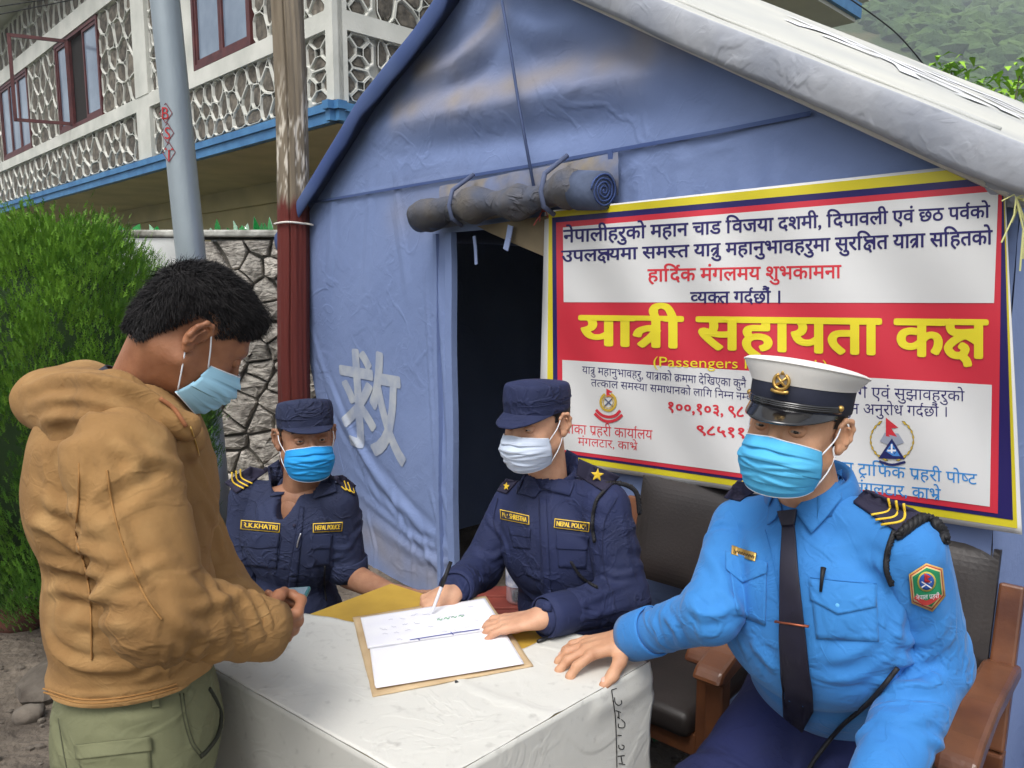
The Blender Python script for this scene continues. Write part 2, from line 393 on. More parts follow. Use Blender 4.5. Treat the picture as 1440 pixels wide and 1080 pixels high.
# walls
slab('wall', onA, 0.07, 18.5, 3.41, 7.6, -.4, -.06, m_white)
slab('wall', onB, 0.41, 13, 3.411, 7.6, -.4, -.06, m_white)
slab('lower_wall', onA, 0, 18.5, 0, 3.3, -2.2, -2.0, m_cream)
slab('lower_wall', onB, 1.9, 13, 0, 3.3, -1.6, -1.4, m_cream)
slab('floor_slab', onA, -.0, 18.5, 3.3, 3.4, -3.2, .0, m_cream)
slab('floor_slab', onB, 0.0, 13, 3.302, 3.402, -3.2, -.002, m_cream)
slab('roof', onA, -.5, 19, 7.6, 7.8, -9, .75, m_white); slab('roof', onB, 0, 13, 7.602, 7.802, -9, .75, m_white)
slab('eave_beam', onA, .02, 18.5, 2.95, 3.299, -2.2, -1.9, m_cream)
# gutter: two stepped blue fascias
for fn in (onA, onB):
    e = -.2 if fn is onA else -.2
    slab('gutter', fn, e, 18.5 if fn is onA else 13, 3.43, 3.52, .001, .12, m_blue); slab('gutter', fn, e+.04, 18.5 if fn is onA else 13, 3.31, 3.429, .001, .09, m_blue)
# brown lower inside wall and lower windows seen under the eave
slab('inner_wall', onA, .9, 4.9, 0, 2.55, -1.99, -1.95, M('brown_render', lin(134, 104, 60), .9, lin(112, 88, 54), 1))
for s0 in (5.3, 6.5, 7.2, 9.2):
    w = slab('window', onA, s0, s0+.62, 1.6, 2.45, -1.98, -1.9, M('dark_glass', lin(24, 28, 32), .2))
# bands, pilaster
slab('sill_band', onA, .0, 18.5, 4.33, 4.54, -.06, .05, m_white); slab('head_band', onA, 0, 18.5, 6.3, 6.62, -.06, .05, m_white)
slab('pilaster', onA, 5.42, 5.98, 3.55, 4.33, -.06, .06, m_white); slab('pilaster', onA, 5.42, 5.98, 4.54, 6.3, -.06, .06, m_white)
slab('sill_band', onB, .12, 13, 4.33, 4.54, -.06, .05, m_white)
slab('pilaster', onA, -.05, .1, 3.55, 7.6, -.06, .07, m_white); slab('pilaster', onB, -.0, .12, 3.55, 7.6, -.06, .05, m_white)
slab('plain_wall', onA, 3.72, 4.75, 4.54, 6.3, -.06, 0.0, m_white)
# voronoi facing stones
def clip_poly(poly, p, n):
    out = []; k = len(poly)
    for i in range(k):
        a, b = poly[i], poly[(i+1) % k]; da, db = (a-p)@n, (b-p)@n
        if da <= 0: out.append(a)
        if (da < 0 < db) or (db < 0 < da): out.append(a+(b-a)*(da/(da-db)))
    return out
def voronoi(s0, s1, z0, z1, sx, sz, seed):
    r = random.Random(seed); pts = []; nx = max(1, round((s1-s0)/sx)); nz = max(1, round((z1-z0)/sz))
    for j in range(nz):
        for i in range(nx):
            pts.append(A([s0+(s1-s0)*(i+.5+r.uniform(-.36, .36)+(.25 if j % 2 else -.25))/nx, z0+(z1-z0)*(j+.5+r.uniform(-.36, .36))/nz]))
    cells = []
    for i, p in enumerate(pts):
        poly = [A([s0, z0]), A([s1, z0]), A([s1, z1]), A([s0, z1])]
        for j, q in enumerate(pts):
            if i != j and abs(q[0]-p[0]) < 3*sx and abs(q[1]-p[1]) < 3*sz: poly = clip_poly(poly, (p+q)/2, q-p)
            if len(poly) < 3: break
        if len(poly) >= 3: cells.append(poly)
    return cells
def inset(poly, d):
    c = np.mean(poly, 0); n = len(poly)
    ccw = sum(poly[i][0]*poly[(i+1) % n][1]-poly[(i+1) % n][0]*poly[i][1] for i in range(n)) > 0
    out = list(poly); big = poly
    for i in range(n):
        a, b = poly[i], poly[(i+1) % n]; e = b-a
        if np.linalg.norm(e) < 1e-5: continue
        nn = A([e[1], -e[0]]) if ccw else A([-e[1], e[0]]); nn = nn/np.linalg.norm(nn); out = clip_poly(out, a-nn*d, nn)
        if len(out) < 3: return None
    return out
def round_poly(poly, k=2):
    for _ in range(k):
        o = []; n = len(poly)
        for i in range(n): a, b = poly[i], poly[(i+1) % n]; o += [a*.78+b*.22, a*.22+b*.78]
        poly = o
    return poly
joint = G(); NST = [0]
def stone_panel(fn, nrm, s0, s1, z0, z1, sx, sz, seed, single=True, cells=None, gap=.022, dz=0.0):
    cells = cells or voronoi(s0, s1, z0, z1, sx, sz, seed); r = random.Random(seed); joint = G()
    for poly in cells:
        q = inset(poly, gap*r.uniform(.75, 1.25))
        if q is None: continue
        if max(np.ptp(A(q)[:, 0]), np.ptp(A(q)[:, 1])) < .05: continue
        rp = round_poly(q, 1); n = len(rp)
        ax = [fn(1, 0)-fn(0, 0), Zu, nrm]
        # mortar ring (raised): outer poly projected radially
        c = np.mean(A(rp), 0); outer = []
        for p in rp:
            d = p-c; t = 9
            for i in range(len(poly)):
                a, b = poly[i], poly[(i+1) % len(poly)]; e = b-a; den = d[0]*e[1]-d[1]*e[0]
                if abs(den) > 1e-9:
                    tt = ((a-c)[0]*e[1]-(a-c)[1]*e[0])/den
                    if tt > 0: t = min(t, tt)
            outer.append(c+d*t)
        o_ = fn(0, 0); to = lambda p, h: o_+ax[0]*p[0]+Zu*p[1]+nrm*h
        mid = [p*.45+w*.55 for p, w in zip(rp, outer)]
        vs = [to(p, .012+dz) for p in outer]+[to(p, .014+dz) for p in mid]+[to(p, -.03+dz) for p in rp]
        joint.add(vs, [(i, (i+1) % n, n+(i+1) % n, n+i) for i in range(n)]+[(n+i, n+(i+1) % n, 2*n+(i+1) % n, 2*n+i) for i in range(n)])
        f_ = [to(p, -.05+dz) for p in rp]; cen = [to(c+(p-c)*.85, -.006+dz+r.uniform(-.007, .007)) for p in rp]
        sg = G(); vs2 = f_+cen+[to(c, -.008+dz+r.uniform(-.01, .01))]
        sg.add(vs2, [(i, (i+1) % n, n+(i+1) % n, n+i) for i in range(n)]+[(n+i, n+(i+1) % n, 2*n) for i in range(n)])
        if single and NST[0] < 300: sg.build('facing_stone', m_stone, bld); NST[0] += 1
        else: rest.add(sg.v, sg.f)
    joint.build('pointing', m_white, bld)
rest = G()
def tri_cells(s0, s1, z0, z1):     # crossed lozenge panel beside the corner
    m = A([(s0+s1)/2, (z0+z1)/2]); c = [A([s0, z0]), A([s1, z0]), A([s1, z1]), A([s0, z1])]
    return [[c[i], c[(i+1) % 4], m] for i in range(4)]
for (z0, z1) in ((3.58, 4.0), (4.0, 4.33)): pass
stone_panel(onA, nA, 0, 0, 0, 0, 1, 1, 1, cells=tri_cells(.1, .62, 3.95, 4.33)+tri_cells(.1, .62, 3.58, 3.95)+tri_cells(.1, .62, 4.54, 5.1))
stone_panel(onB, nB, 0, 0, 0, 0, 1, 1, 2, cells=tri_cells(.12, .5, 3.95, 4.33)+tri_cells(.12, .5, 3.58, 3.95)+tri_cells(.12, .5, 4.54, 5.0))
stone_panel(onA, nA, .7, 5.4, 3.58, 4.33, .31, .25, 3)
stone_panel(onA, nA, .62, 1.9, 4.54, 6.3, .3, .3, 4)
stone_panel(onA, nA, 4.75, 5.4, 4.54, 6.3, .26, .26, 5)
stone_panel(onA, nA, 6.0, 7.72, 4.54, 6.3, .42, .33, 6)
stone_panel(onA, nA, 6.0, 18, 3.58, 4.33, .48, .25, 7)
stone_panel(onA, nA, 10.5, 12.6, 4.54, 6.3, .5, .36, 8)
stone_panel(onB, nB, .56, 1.5, 3.58, 4.33, .25, .25, 9, single=False); stone_panel(onB, nB, .56, 4.4, 4.54, 6.3, .32, .32, 10)
stone_panel(onA, nA, 7.6, 16, 6.62, 7.55, .42, .45, 12, single=False)
stone_panel(onA, nA, .1, 7.6, 6.62, 7.55, .5, .45, 13, single=False)
stone_panel(onA, nA, 15.3, 18, 4.54, 6.3, .5, .35, 14, single=False)
if rest.v: o = rest.build('facing_stones', m_stone, bld); o['kind'] = 'stuff'
# windows
def window(s0, s1, z0, z1, leaves, open_leaf=None):
    f = G(); d0 = -.03; t = .07
    for (a, b, c_, d_) in ((s0, s1, z0, z0+t), (s0, s1, z1-t, z1), (s0, s0+t, z0+t, z1-t), (s1-t, s1, z0+t, z1-t)):
        vs = [onA(s, z, d) for d in (d0-.03, .03) for z in (c_, d_) for s in (a, b)]; f.add(vs, [(0, 1, 3, 2), (4, 6, 7, 5), (0, 4, 5, 1), (2, 3, 7, 6), (0, 2, 6, 4), (1, 5, 7, 3)])
    w = f.build('window', m_frame, bld)
    slab('dark_room_panel', onA, s0+.01, s1-.01, z0+.01, z1-.01, -.059, -.052, m_dark, w)  # flat dark panel, the unlit room behind painted as colour
    n = leaves; wd = (s1-s0-2*t)/n
    for i in range(n):
        a = s0+t+wd*i; b = a+wd; q = .06
        if open_leaf == i: continue
        sf = G()
        for (e, e2, c_, d_) in ((a, b, z0+t, z0+t+q), (a, b, z1-t-q, z1-t), (a, a+q, z0+t+q, z1-t-q), (b-q, b, z0+t+q, z1-t-q)):
            vs = [onA(s, z, d) for d in (-.04, .015) for z in (c_, d_) for s in (e+.004, e2-.004)]; sf.add(vs, [(0, 1, 3, 2), (4, 6, 7, 5), (0, 4, 5, 1), (2, 3, 7, 6), (0, 2, 6, 4), (1, 5, 7, 3)])
        sf.build('sash', m_frame, w); slab('pane', onA, a+q, b-q, z0+t+q, z1-t-q, -.02, -.012, m_glass, w)
    return w
window(1.95, 3.72, 4.56, 6.3, 2); w2 = window(7.75, 10.4, 4.56, 6.3, 3, open_leaf=1); window(12.6, 15.2, 4.56, 6.3, 3)
# opened casement of the second window, swung out towards us
hp = onA(9.55, 4.62, .03); dr = unit(aA*.35+nA*.95); hh = 1.62; ww = .95; sf = G()
for (a, b) in (((0, 0), (0, hh)), ((ww, 0), (ww, hh)), ((0, .03), (ww, .03)), ((0, hh-.03), (ww, hh-.03))):
    sf.bar(hp+dr*a[0]+Zu*a[1], hp+dr*b[0]+Zu*b[1], .05, .06, up=Zu if a[1] == b[1] else dr)
sf.build('sash', m_frame, w2)
# upper roof slab corner of the wing behind the tent, soffit seen from below
pc = P(1203, 20, 12.5); g_ = G(); e1 = unit([-.705, .71, 0]); e2 = unit([-.71, -.705, 0])
wing = empty('roof_terrace', (pc[0], pc[1], 0), 'white concrete roof overhang with blue edge rising behind the tent', 'building')
m_soff = M('soffit', lin(206, 206, 198), .9, lin(190, 190, 184), 1)
def sl(name, a0, a1, b0, b1, z0, z1, mat):
    vs = [A([pc[0], pc[1], 0])+e1*a+e2*b+Zu*z for z in (z0, z1) for b in (b0, b1) for a in (a0, a1)]
    G().add(vs, [(0, 1, 3, 2), (4, 6, 7, 5), (0, 4, 5, 1), (2, 3, 7, 6), (0, 2, 6, 4), (1, 5, 7, 3)]).build(name, mat, wing)
z_ = pc[2]; sl('roof', 0, 5, 0, 3.6, z_-.12, z_+.1, m_soff); sl('gutter', -.06, 5, -.08, -.003, z_-.06, z_+.16, m_blue); sl('gutter', -.06, -.003, 0, 3.6, z_-.06, z_+.16, m_blue)
sl('wall', 1.1, 5, 1.1, 3.6, 0, z_-.121, m_cream)
for i in range(5): sl('railing_bar', -.03, .0, .3+i*.55, .33+i*.55, z_+.161, z_+.5, m_blue)
# ---------------- boundary wall ----------------
Yw = 5.0; zt = P(300, 326, Yw)[2]
wall = empty('boundary_wall', (-2, Yw, 0), 'rubble stone boundary wall with whitewashed bay and broken glass on top', 'wall')
m_wst = M('wall_stone', lin(200, 194, 184), .95, lin(140, 134, 126), 14, 1.0, 34, rnd=.2, stretch=(1, 1, 2.2), bdist=.02)
m_mort = M('wall_joint', lin(104, 100, 92), .95, lin(136, 132, 124), 10, .5, 30)
mb = G().box((-4.55, Yw+.17, zt/2-.03), (3.6, .14, zt/2-.03)); mb.build('core', m_mort, wall)
xl = P(283, 330, Yw)[0]
m_wpl = M('old_whitewash', lin(206, 208, 206), .9, lin(130, 134, 134), 2.2, .5, 14, contrast=(.5, .8))
G().box(((xl-8.2)/2-.02, Yw+.01, zt/2-.02), ((xl+8.2)/2, .04, zt/2-.02)).build('plaster', m_wpl, wall)
G().box((-4.55, Yw+.14, zt-.012), (3.6, .19, .022)).build('coping', M('coping_render', lin(196, 196, 188), .9, lin(110, 108, 100), 6, .8, 30, contrast=(.4, .6)), wall, bevel=.012)
cells = voronoi(xl+.01, -.95, .0, zt-.05, .21, .125, 21); r = random.Random(3)
for poly in cells:
    q = inset(poly, r.uniform(.003, .010))
    if q is None or len(q) < 3: continue
    q = [p+A([r.uniform(-.008, .008), r.uniform(-.006, .006)]) for p in q]; c = np.mean(A(q), 0); n = len(q)
    y0 = Yw-.0-r.uniform(.0, .045); tilt = (r.uniform(-.09, .09), r.uniform(-.15, .15))
    Y = lambda p, h: (p[0], y0-h+tilt[0]*(p[0]-c[0])+tilt[1]*(p[1]-c[1]), p[1])
    # three rings of chipped outline plus an uneven face
    rr = []
    for i in range(n):
        a_, b_ = q[i], q[(i+1) % n]; rr += [a_, (a_+b_)/2+A([r.uniform(-.007, .007), r.uniform(-.006, .006)])]
    n = len(rr); k1 = [c+(p-c)*.93 for p in rr]; k2 = [c+(p-c)*r.uniform(.45, .62) for p in rr]
    vs = [(p[0], Yw+.06, p[1]) for p in rr]+[Y(p, -.012) for p in rr]+[Y(p, .008+r.uniform(-.004, .005)) for p in k1]+[Y(p, .016+r.uniform(-.01, .01)) for p in k2]+[Y(c, .018+r.uniform(-.01, .01))]
    fs = [(j*n+i, j*n+(i+1) % n, (j+1)*n+(i+1) % n, (j+1)*n+i) for j in range(3) for i in range(n)]+[(3*n+i, 3*n+(i+1) % n, 4*n) for i in range(n)]
    mk('stone', vs, fs, m_wst, wall)
# broken glass bits stuck in the coping
m_gg = bpy.data.materials.new('green_glass'); m_gg.use_nodes = True; b_ = m_gg.node_tree.nodes['Principled BSDF']
b_.inputs['Base Color'].default_value = lin(40, 170, 80); b_.inputs['Roughness'].default_value = .1; b_.inputs['Transmission Weight'].default_value = .55
r = random.Random(9)
for px, hh_, wd in [(306, 17, 9), (331, 14, 8), (340, 8, 10), (347, 10, 8), (361, 20, 10), (368, 12, 6), (374, 12, 6), (380, 19, 10), (170, 8, 10), (192, 10, 14), (213, 9, 9), (221, 7, 8), (160, 6, 8), (322, 5, 6), (296, 4, 5)]:
    p = P(px, 326, Yw+.08); k = 1/216; x0 = p[0]; w = wd*k; hh = hh_*k; ln = r.uniform(-.5, .5)*w; t = .006
    poly = [(-w/2, -.02), (w/2, -.02), (w*.45, hh*r.uniform(.2, .5)), (ln, hh), (-w*.4, hh*r.uniform(.3, .6))]; ang = r.uniform(-.6, .6)
    G().prism(poly, t, (x0, p[1], zt+.012), ((math.cos(ang), math.sin(ang), 0), Zu, (-math.sin(ang), math.cos(ang), 0))).build('glass_shard', m_gg, wall)
# ---------------- poles ----------------
m_galv = M('galvanised_steel', lin(168, 178, 184), .38, lin(140, 150, 156), 3, .12, 60, metal=.45, stretch=(1, 1, .35), contrast=(.3, .7))
p0 = P(299, 660, 4.3); p1 = P(232, 0, 4.3); d = (p1-p0); top = p1+d*.5; bot = p0+d*(-p0[2]/d[2])
gp = G().tube([bot+(top-bot)*t for t in np.linspace(0, 1, 9)], list(np.linspace(.082, .072, 9)), 32).build('lamp_post', m_galv, smooth=True)
tag(gp, 'galvanised steel pole with red lettered diamonds leaning before the wall', 'pole')
m_red = M('red_paint', lin(176, 44, 48), .7)
def ribbon3(o, polylines, w, mapfn, mat, parent, name='mark'):
    VV = []; FF = []; c = 0
    for pl in polylines:
        V_, F_ = ribbon(pl, w, 1 if len(pl) <= 2 else 4); VV.append(V_); FF += [tuple(i+c for i in f) for f in F_]; c += len(V_)
    return mk(name, mapfn(np.concatenate(VV)), FF, mat, parent)
def polemap(V):
    out = []
    for x, y in V:
        dd = ray(x, y); ax = unit(top-bot); o_ = CAM-bot; dp = dd-ax*(dd@ax); op = o_-ax*(o_@ax); R_ = .079+.002
        a_ = dp@dp; b2 = 2*dp@op; c_ = op@op-R_*R_; disc = max(0, b2*b2-4*a_*c_); out.append(CAM+dd*((-b2-math.sqrt(disc))/(2*a_)))
    return A(out)
for i, (ch, cy) in enumerate((('B', 159), ('S', 187), ('T', 214))):
    cx = 233+i*2.2
    V_, F_ = rawtext(ch, 0); V_ = V_-V_.mean(0); sc_ = 17/ (V_[:, 1].max()-V_[:, 1].min()); V2 = A([[cx+v[0]*sc_*.8, cy-v[1]*sc_] for v in V_])
    mk('letter', polemap(V2), F_, m_red, gp)
    for q in ([(cx-9, cy), (cx, cy-14)], [(cx, cy-14), (cx+9, cy)], [(cx+9, cy), (cx, cy+14)], [(cx, cy+14), (cx-9, cy)]):
        ribbon3(None, [q], 1.4, polemap, m_red, gp, 'painted_diamond') if False else None
    ribbon3(None, [[(cx-9, cy), (cx, cy-14)], [(cx, cy-14), (cx+9, cy)], [(cx+9, cy), (cx, cy+14)], [(cx, cy+14), (cx-9, cy)]], 1.2, polemap, M('diamond_paint', lin(120, 66, 72), .8), gp, 'painted_diamond')
# wooden pole, lower part painted red
Yp = 4.42; q0 = P(417, 560, Yp); q1 = P(403, 0, Yp); d = q1-q0; top2 = q1+d*.6; bot2 = q0+d*(-q0[2]/d[2]); ax = unit(top2-bot2)
n = 150; rings = 170; vs = []; e1_ = unit(np.cross(ax, A([0, 1., 0]))); e2_ = np.cross(e1_, ax)
zred = P(405, 285, Yp)[2]
for j in range(rings):
    t = j/(rings-1); c = bot2+(top2-bot2)*t+e1_*.012*math.sin(t*9)
    for k in range(n):
        th = 2*math.pi*k/n; crack = -.02*math.exp(-((((th-1.62+.03*math.sin(t*30))+math.pi) % (2*math.pi)-math.pi)/.045)**2)*(c[2] > .3)
        R_ = .093-.012*t+.0022*math.sin(th*7+t*4)+.0012*math.sin(th*19+3*t)+crack; vs.append(c+e1_*R_*math.cos(th)-e2_*R_*math.sin(th))
vs = A(vs); fs = [(j*n+k, j*n+(k+1) % n, (j+1)*n+(k+1) % n, (j+1)*n+k) for j in range(rings-1) for k in range(n)]
nz = vnoise(vs*A([1, 1, .25]), 40, 2)+.6*vnoise(vs*A([1, 1, .2]), 110, 8); redm = np.clip(.5+(zred-vs[:, 2])*14+nz*1.1, 0, 1)
m_pole = M('weathered_timber', lin(138, 126, 108), .9, lin(86, 76, 62), 9, .9, 30, stretch=(1, 1, .1), attr='paint', attrcol=lin(94, 36, 30), bdist=.012)
fl = vnoise(vs*A([1, 1, .22]), 90, 12)+.8*vnoise(vs*A([1, 1, .3]), 200, 14); flake = np.clip((fl-.12)*9, 0, 1)*np.clip((vs[:, 2]-zred+.02)*8, 0, 1)*np.clip((zred+.75-vs[:, 2])*2.5, 0, 1)
t_ = m_pole.node_tree; a_ = t_.nodes.new('ShaderNodeAttribute'); a_.attribute_name = 'flake'; x_ = t_.nodes.new('ShaderNodeMix'); x_.data_type = 'RGBA'; b_ = t_.nodes['Principled BSDF']
t_.links.new(b_.inputs['Base Color'].links[0].from_socket, x_.inputs[6]); x_.inputs[7].default_value = lin(206, 198, 184); t_.links.new(a_.outputs['Fac'], x_.inputs[0]); t_.links.new(x_.outputs[2], b_.inputs['Base Color'])
wp = mk('timber_pole', vs, fs, m_pole, smooth=True, attrs={'paint': redm, 'flake': flake}); tag(wp, 'split weathered timber pole with its lower part painted red beside the tent', 'pole')
# flaking white paint patches above the red
zt_ = G(); zw = P(405, 300, Yp)
rp = G(); c = P(412, 315, Yp)
rp.tube([c+A([.1*math.cos(a), .1*math.sin(a), .003*math.sin(3*a)]) for a in np.linspace(0, 2*math.pi, 25)], .006, 6); rp.tube([c+A([.08, -.05, 0]), c+A([.13, -.06, -.01])], .006, 6)
tag(rp.build('guy_rope', M('white_rope', lin(214, 208, 200), .9), smooth=True), 'white cord tied round the timber pole at the tent corner', 'rope')
# ---------------- tent ----------------
T0 = A([-.825, 4.05, 0]); ur = unit([.64, -.768, 0]); ww_ = unit([.768, .64, 0]); nf = -ww_
KL, KR, KM = -.749, 3.03, 1.12; ZL, ZR, ZM = 1.78, 1.78, 2.86
def T(k, z, d=0): return T0+ur*k+ww_*d+Zu*z
def roofz(k): return float(np.interp(k, [-.86, -.749, -.593, -.261, .262, .761, .957, 1.12], [1.72, 1.775, 1.855, 2.044, 2.348, 2.55, 2.65, ZM])) if k < KM else ZM-(ZM-ZR)*(k-KM)/(KR-KM)
m_tent = M('blue_tent_cloth', lin(122, 140, 182), .8, lin(106, 124, 166), 1.6, .25, 70, attr='dust', attrcol=lin(150, 138, 120), bdist=.004, contrast=(.3, .7), crease=(3.2, .32, (1, 1, 1)))
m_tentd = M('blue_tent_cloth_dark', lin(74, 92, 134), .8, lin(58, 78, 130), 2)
m_roof = M('faded_roof_cloth', lin(200, 200, 192), .8, lin(178, 180, 178), 1.2, .2, 40, bdist=.004)
m_val = M('roof_cloth_shaded', lin(168, 171, 178), .85, lin(144, 149, 160), 5, .3, 24, crease=(4, .4, (1, 1, 1)))  # greyer copy of the roof cloth, the valance's shading put into its colour
m_khaki = M('khaki_cloth', lin(96, 92, 88), .85, lin(74, 80, 96), 7, .4, 20, bdist=.01, crease=(9, .9, (1, 1, 1)))
m_khaki2 = M('khaki_lining', lin(132, 118, 92), .85, lin(110, 98, 78), 5, .4, 20)
def kz(px, py, d=0):
    p = Ppl(px, py, T0+ww_*d, nf); return (p-T0)@ur, p[2]
tent = empty('relief_tent', T(KM, 0), 'blue frame tent with grey roof, white stencilled character and rolled door', 'tent')
edge = sorted([kz(*q)[::-1] for q in ((412, 315), (417, 400), (430, 480), (445, 560), (470, 700), (500, 800))])
edge = [(0.0, .02)]+edge; ez = [e[0] for e in edge]; ek = [e[1] for e in edge]
def kleft(z): return float(np.interp(z, ez, ek)) if z < ZL else KL
DK0, DK1 = kz(640, 400)[0], 1.78; DZ = 1.72
Nk, Nz = 300, 200; vs = []; kk = []; zz = []
for j in range(Nz):
    for i in range(Nk):
        u = i/(Nk-1); v = j/(Nz-1)
        # rows share a height below the eave, and close towards the ridge above it
        if v < .66: z = ZL*v/.66; k0 = kleft(z); k1 = KR
        else:
            z = ZL+(ZM-ZL)*(v-.66)/.34; k0 = KL+(KM-KL)*(z-ZL)/(ZM-ZL); k1 = KR
        k = k0+(k1-k0)*u; dk_ = (k1-k0)/(Nk-1)*.51
        if z < DZ+.01:
            if abs(k-DK0) < dk_: k = DK0
            if abs(k-DK1) < dk_: k = DK1
        zc = min(z, roofz(min(k, KR))); kk.append(k); zz.append(zc); vs.append(T(k, zc))
vs = A(vs); kk = A(kk); zz = A(zz)
tf = lambda pts: [Ppl(x, y, T0, nf) for x, y in pts]
folds = [(tf([(524, 184), (600, 166), (700, 148), (800, 128), (900, 108), (960, 92)]), .075, .040), (tf([(585, 108), (640, 92), (680, 60), (705, 30)]), .05, .026),
         (tf([(880, 0), (910, 30), (960, 58)]), .05, .03), (tf([(700, 20), (760, 40), (830, 30)]), .05, .02),
         (tf([(440, 285), (600, 258), (740, 235), (867, 212), (1000, 188), (1143, 160)]), .008, .006),
         (tf([(616, 330), (622, 450), (632, 600), (645, 760)]), .03, .016), (tf([(597, 330), (603, 500), (614, 700)]), .012, .006)]
r = random.Random(4)
for i in range(9):      # long oblique drags from the left edge down towards the door foot
    x0 = 420+i*10; folds.append((tf([(x0+5, 420+i*38), (x0+45+i*6, 560+i*28), (x0+110+i*8, 700+i*12), (650-i*6, 835)]), r.uniform(.018, .034), r.uniform(.004, .010)))
for i in range(6):
    x = r.uniform(460, 640); y = r.uniform(720, 800); folds.append((tf([(x, y-50), (x+12, y), (x+10, y+45)]), .014, .008))
for i in range(14):
    x = r.uniform(500, 1000); y = r.uniform(40, 260); a = r.uniform(-.7, .5); l = r.uniform(20, 60); folds.append((tf([(x, y), (x+l*.5, y+a*l*.5+3), (x+l, y+a*l)]), .012, .004))
for x in (430, 470, 520, 560, 900, 960, 1040, 1090): folds.append((tf([(x, 215 if x < 800 else 190), (x+r.uniform(-6, 6), 300), (x+r.uniform(-15, 15), 420)]), .03, .006))
D = fold_disp(vs, folds)+.006*vnoise(vs, 5, 5)+.0035*vnoise(vs*A([1, 1, .5]), 16, 6)+.0012*vnoise(vs, 60, 9)
# dusty streaks lie on the crests of the big sags
dust = np.zeros(len(vs))
for pts, w, amp in ((tf([(560, 158), (640, 140), (720, 122), (800, 100), (900, 86)]), .07, .8), (tf([(590, 100), (640, 84), (680, 50), (700, 25)]), .06, .7), (tf([(900, 20), (960, 50)]), .09, .6), (tf([(470, 700), (560, 790), (640, 830)]), .12, .5), (tf([(560, 300), (640, 290)]), .1, .3)):
    d_, t_ = polydist(vs, pts); dust += amp*np.exp(-(d_/w)**2)
dust = np.clip(dust*(.75+.6*vnoise(vs, 22, 7)), 0, .85)
edgefade = np.clip((A([roofz(min(k, KR)) for k in kk])-zz)/.05, 0, 1); vs = vs+nf*(D*edgefade)[:, None]
fs = []
for j in range(Nz-1):
    for i in range(Nk-1):
        a = j*Nk+i; k = kk[a]; z = zz[a]
        if DK0-.001 < k < DK1-.001 and z < DZ: continue
        fs.append((a, a+1, a+Nk+1, a+Nk))
mk('front_wall', vs, fs, m_tent, tent, True, attrs={'dust': dust})
# door jamb strip and tapes
def strip(name, pts_px, w, mat, parent, off=.012, thick=.004):
    pts = [Ppl(x, y, T0, nf)+nf*off for x, y in pts_px]; g_ = G()
    for a, b in zip(pts[:-1], pts[1:]):
        d_ = unit(b-a); s_ = np.cross(d_, nf)*w/2; g_.add([a+s_, a-s_, b-s_, b+s_, a+s_-nf*thick, a-s_-nf*thick, b-s_-nf*thick, b+s_-nf*thick], [(0, 1, 2, 3), (0, 3, 7, 4), (1, 5, 6, 2)])
    return g_.build(name, mat, parent)
for k_, w_, off_, mt_, nm_ in ((DK0-.02, .05, .012, m_tent, 'door_jamb'), (DK0-.13, .025, .006, m_tent, 'door_seam')):
    pts_ = [T(k_+.004*math.sin(z_*9), z_)+nf*(off_+.012) for z_ in np.linspace(.02, DZ, 14)]; g_ = G()
    for a, b in zip(pts_[:-1], pts_[1:]): g_.add([a-ur*w_/2, a+ur*w_/2, b+ur*w_/2, b-ur*w_/2, a-ur*w_/2-nf*.03, a+ur*w_/2-nf*.03, b+ur*w_/2-nf*.03, b-ur*w_/2-nf*.03], [(0, 1, 2, 3), (0, 3, 7, 4), (1, 5, 6, 2)])
    g_.build(nm_, mt_, tent)
strip('seam_cord', [(440, 285), (600, 258), (740, 235), (867, 212), (1000, 188), (1143, 160)], .012, m_tentd, tent, .012)
# side, back walls and inside floor
def sheet(name, p00, p10, p11, p01, nu, nv, mat, amp=.01, nrm=None, seed=1):
    p00, p10, p11, p01 = map(A, (p00, p10, p11, p01)); V_, F_ = grid(lambda u, v: (p00*(1-u)+p10*u)*(1-v)+(p01*(1-u)+p11*u)*v, nu, nv)
    nn = unit(np.cross(p10-p00, p01-p00)); V_ = V_+nn*(amp*vnoise(V_, 6, seed)+amp*.4*vnoise(V_, 22, seed+1))[:, None]; return mk(name, V_, F_, mat, tent, True)
sheet('side_wall', T(KR, 0), T(KR, 0, 5.8), T(KR, ZR, 5.8), T(KR, ZR), 90, 30, m_tent, .02, seed=3)
sheet('side_wall', T(0.02, 0), T(KL, 0, 5.8), T(KL, ZL, 5.8), T(KL, ZL), 90, 30, m_tent, .02, seed=5)
bw = [T(KL, 0, 5.8), T(KR, 0, 5.8), T(KR, ZR, 5.8), T(KM, ZM, 5.8), T(KL, ZL, 5.8)]; mk('back_wall', bw, [(0, 1, 2, 3, 4)], m_tentd, tent)
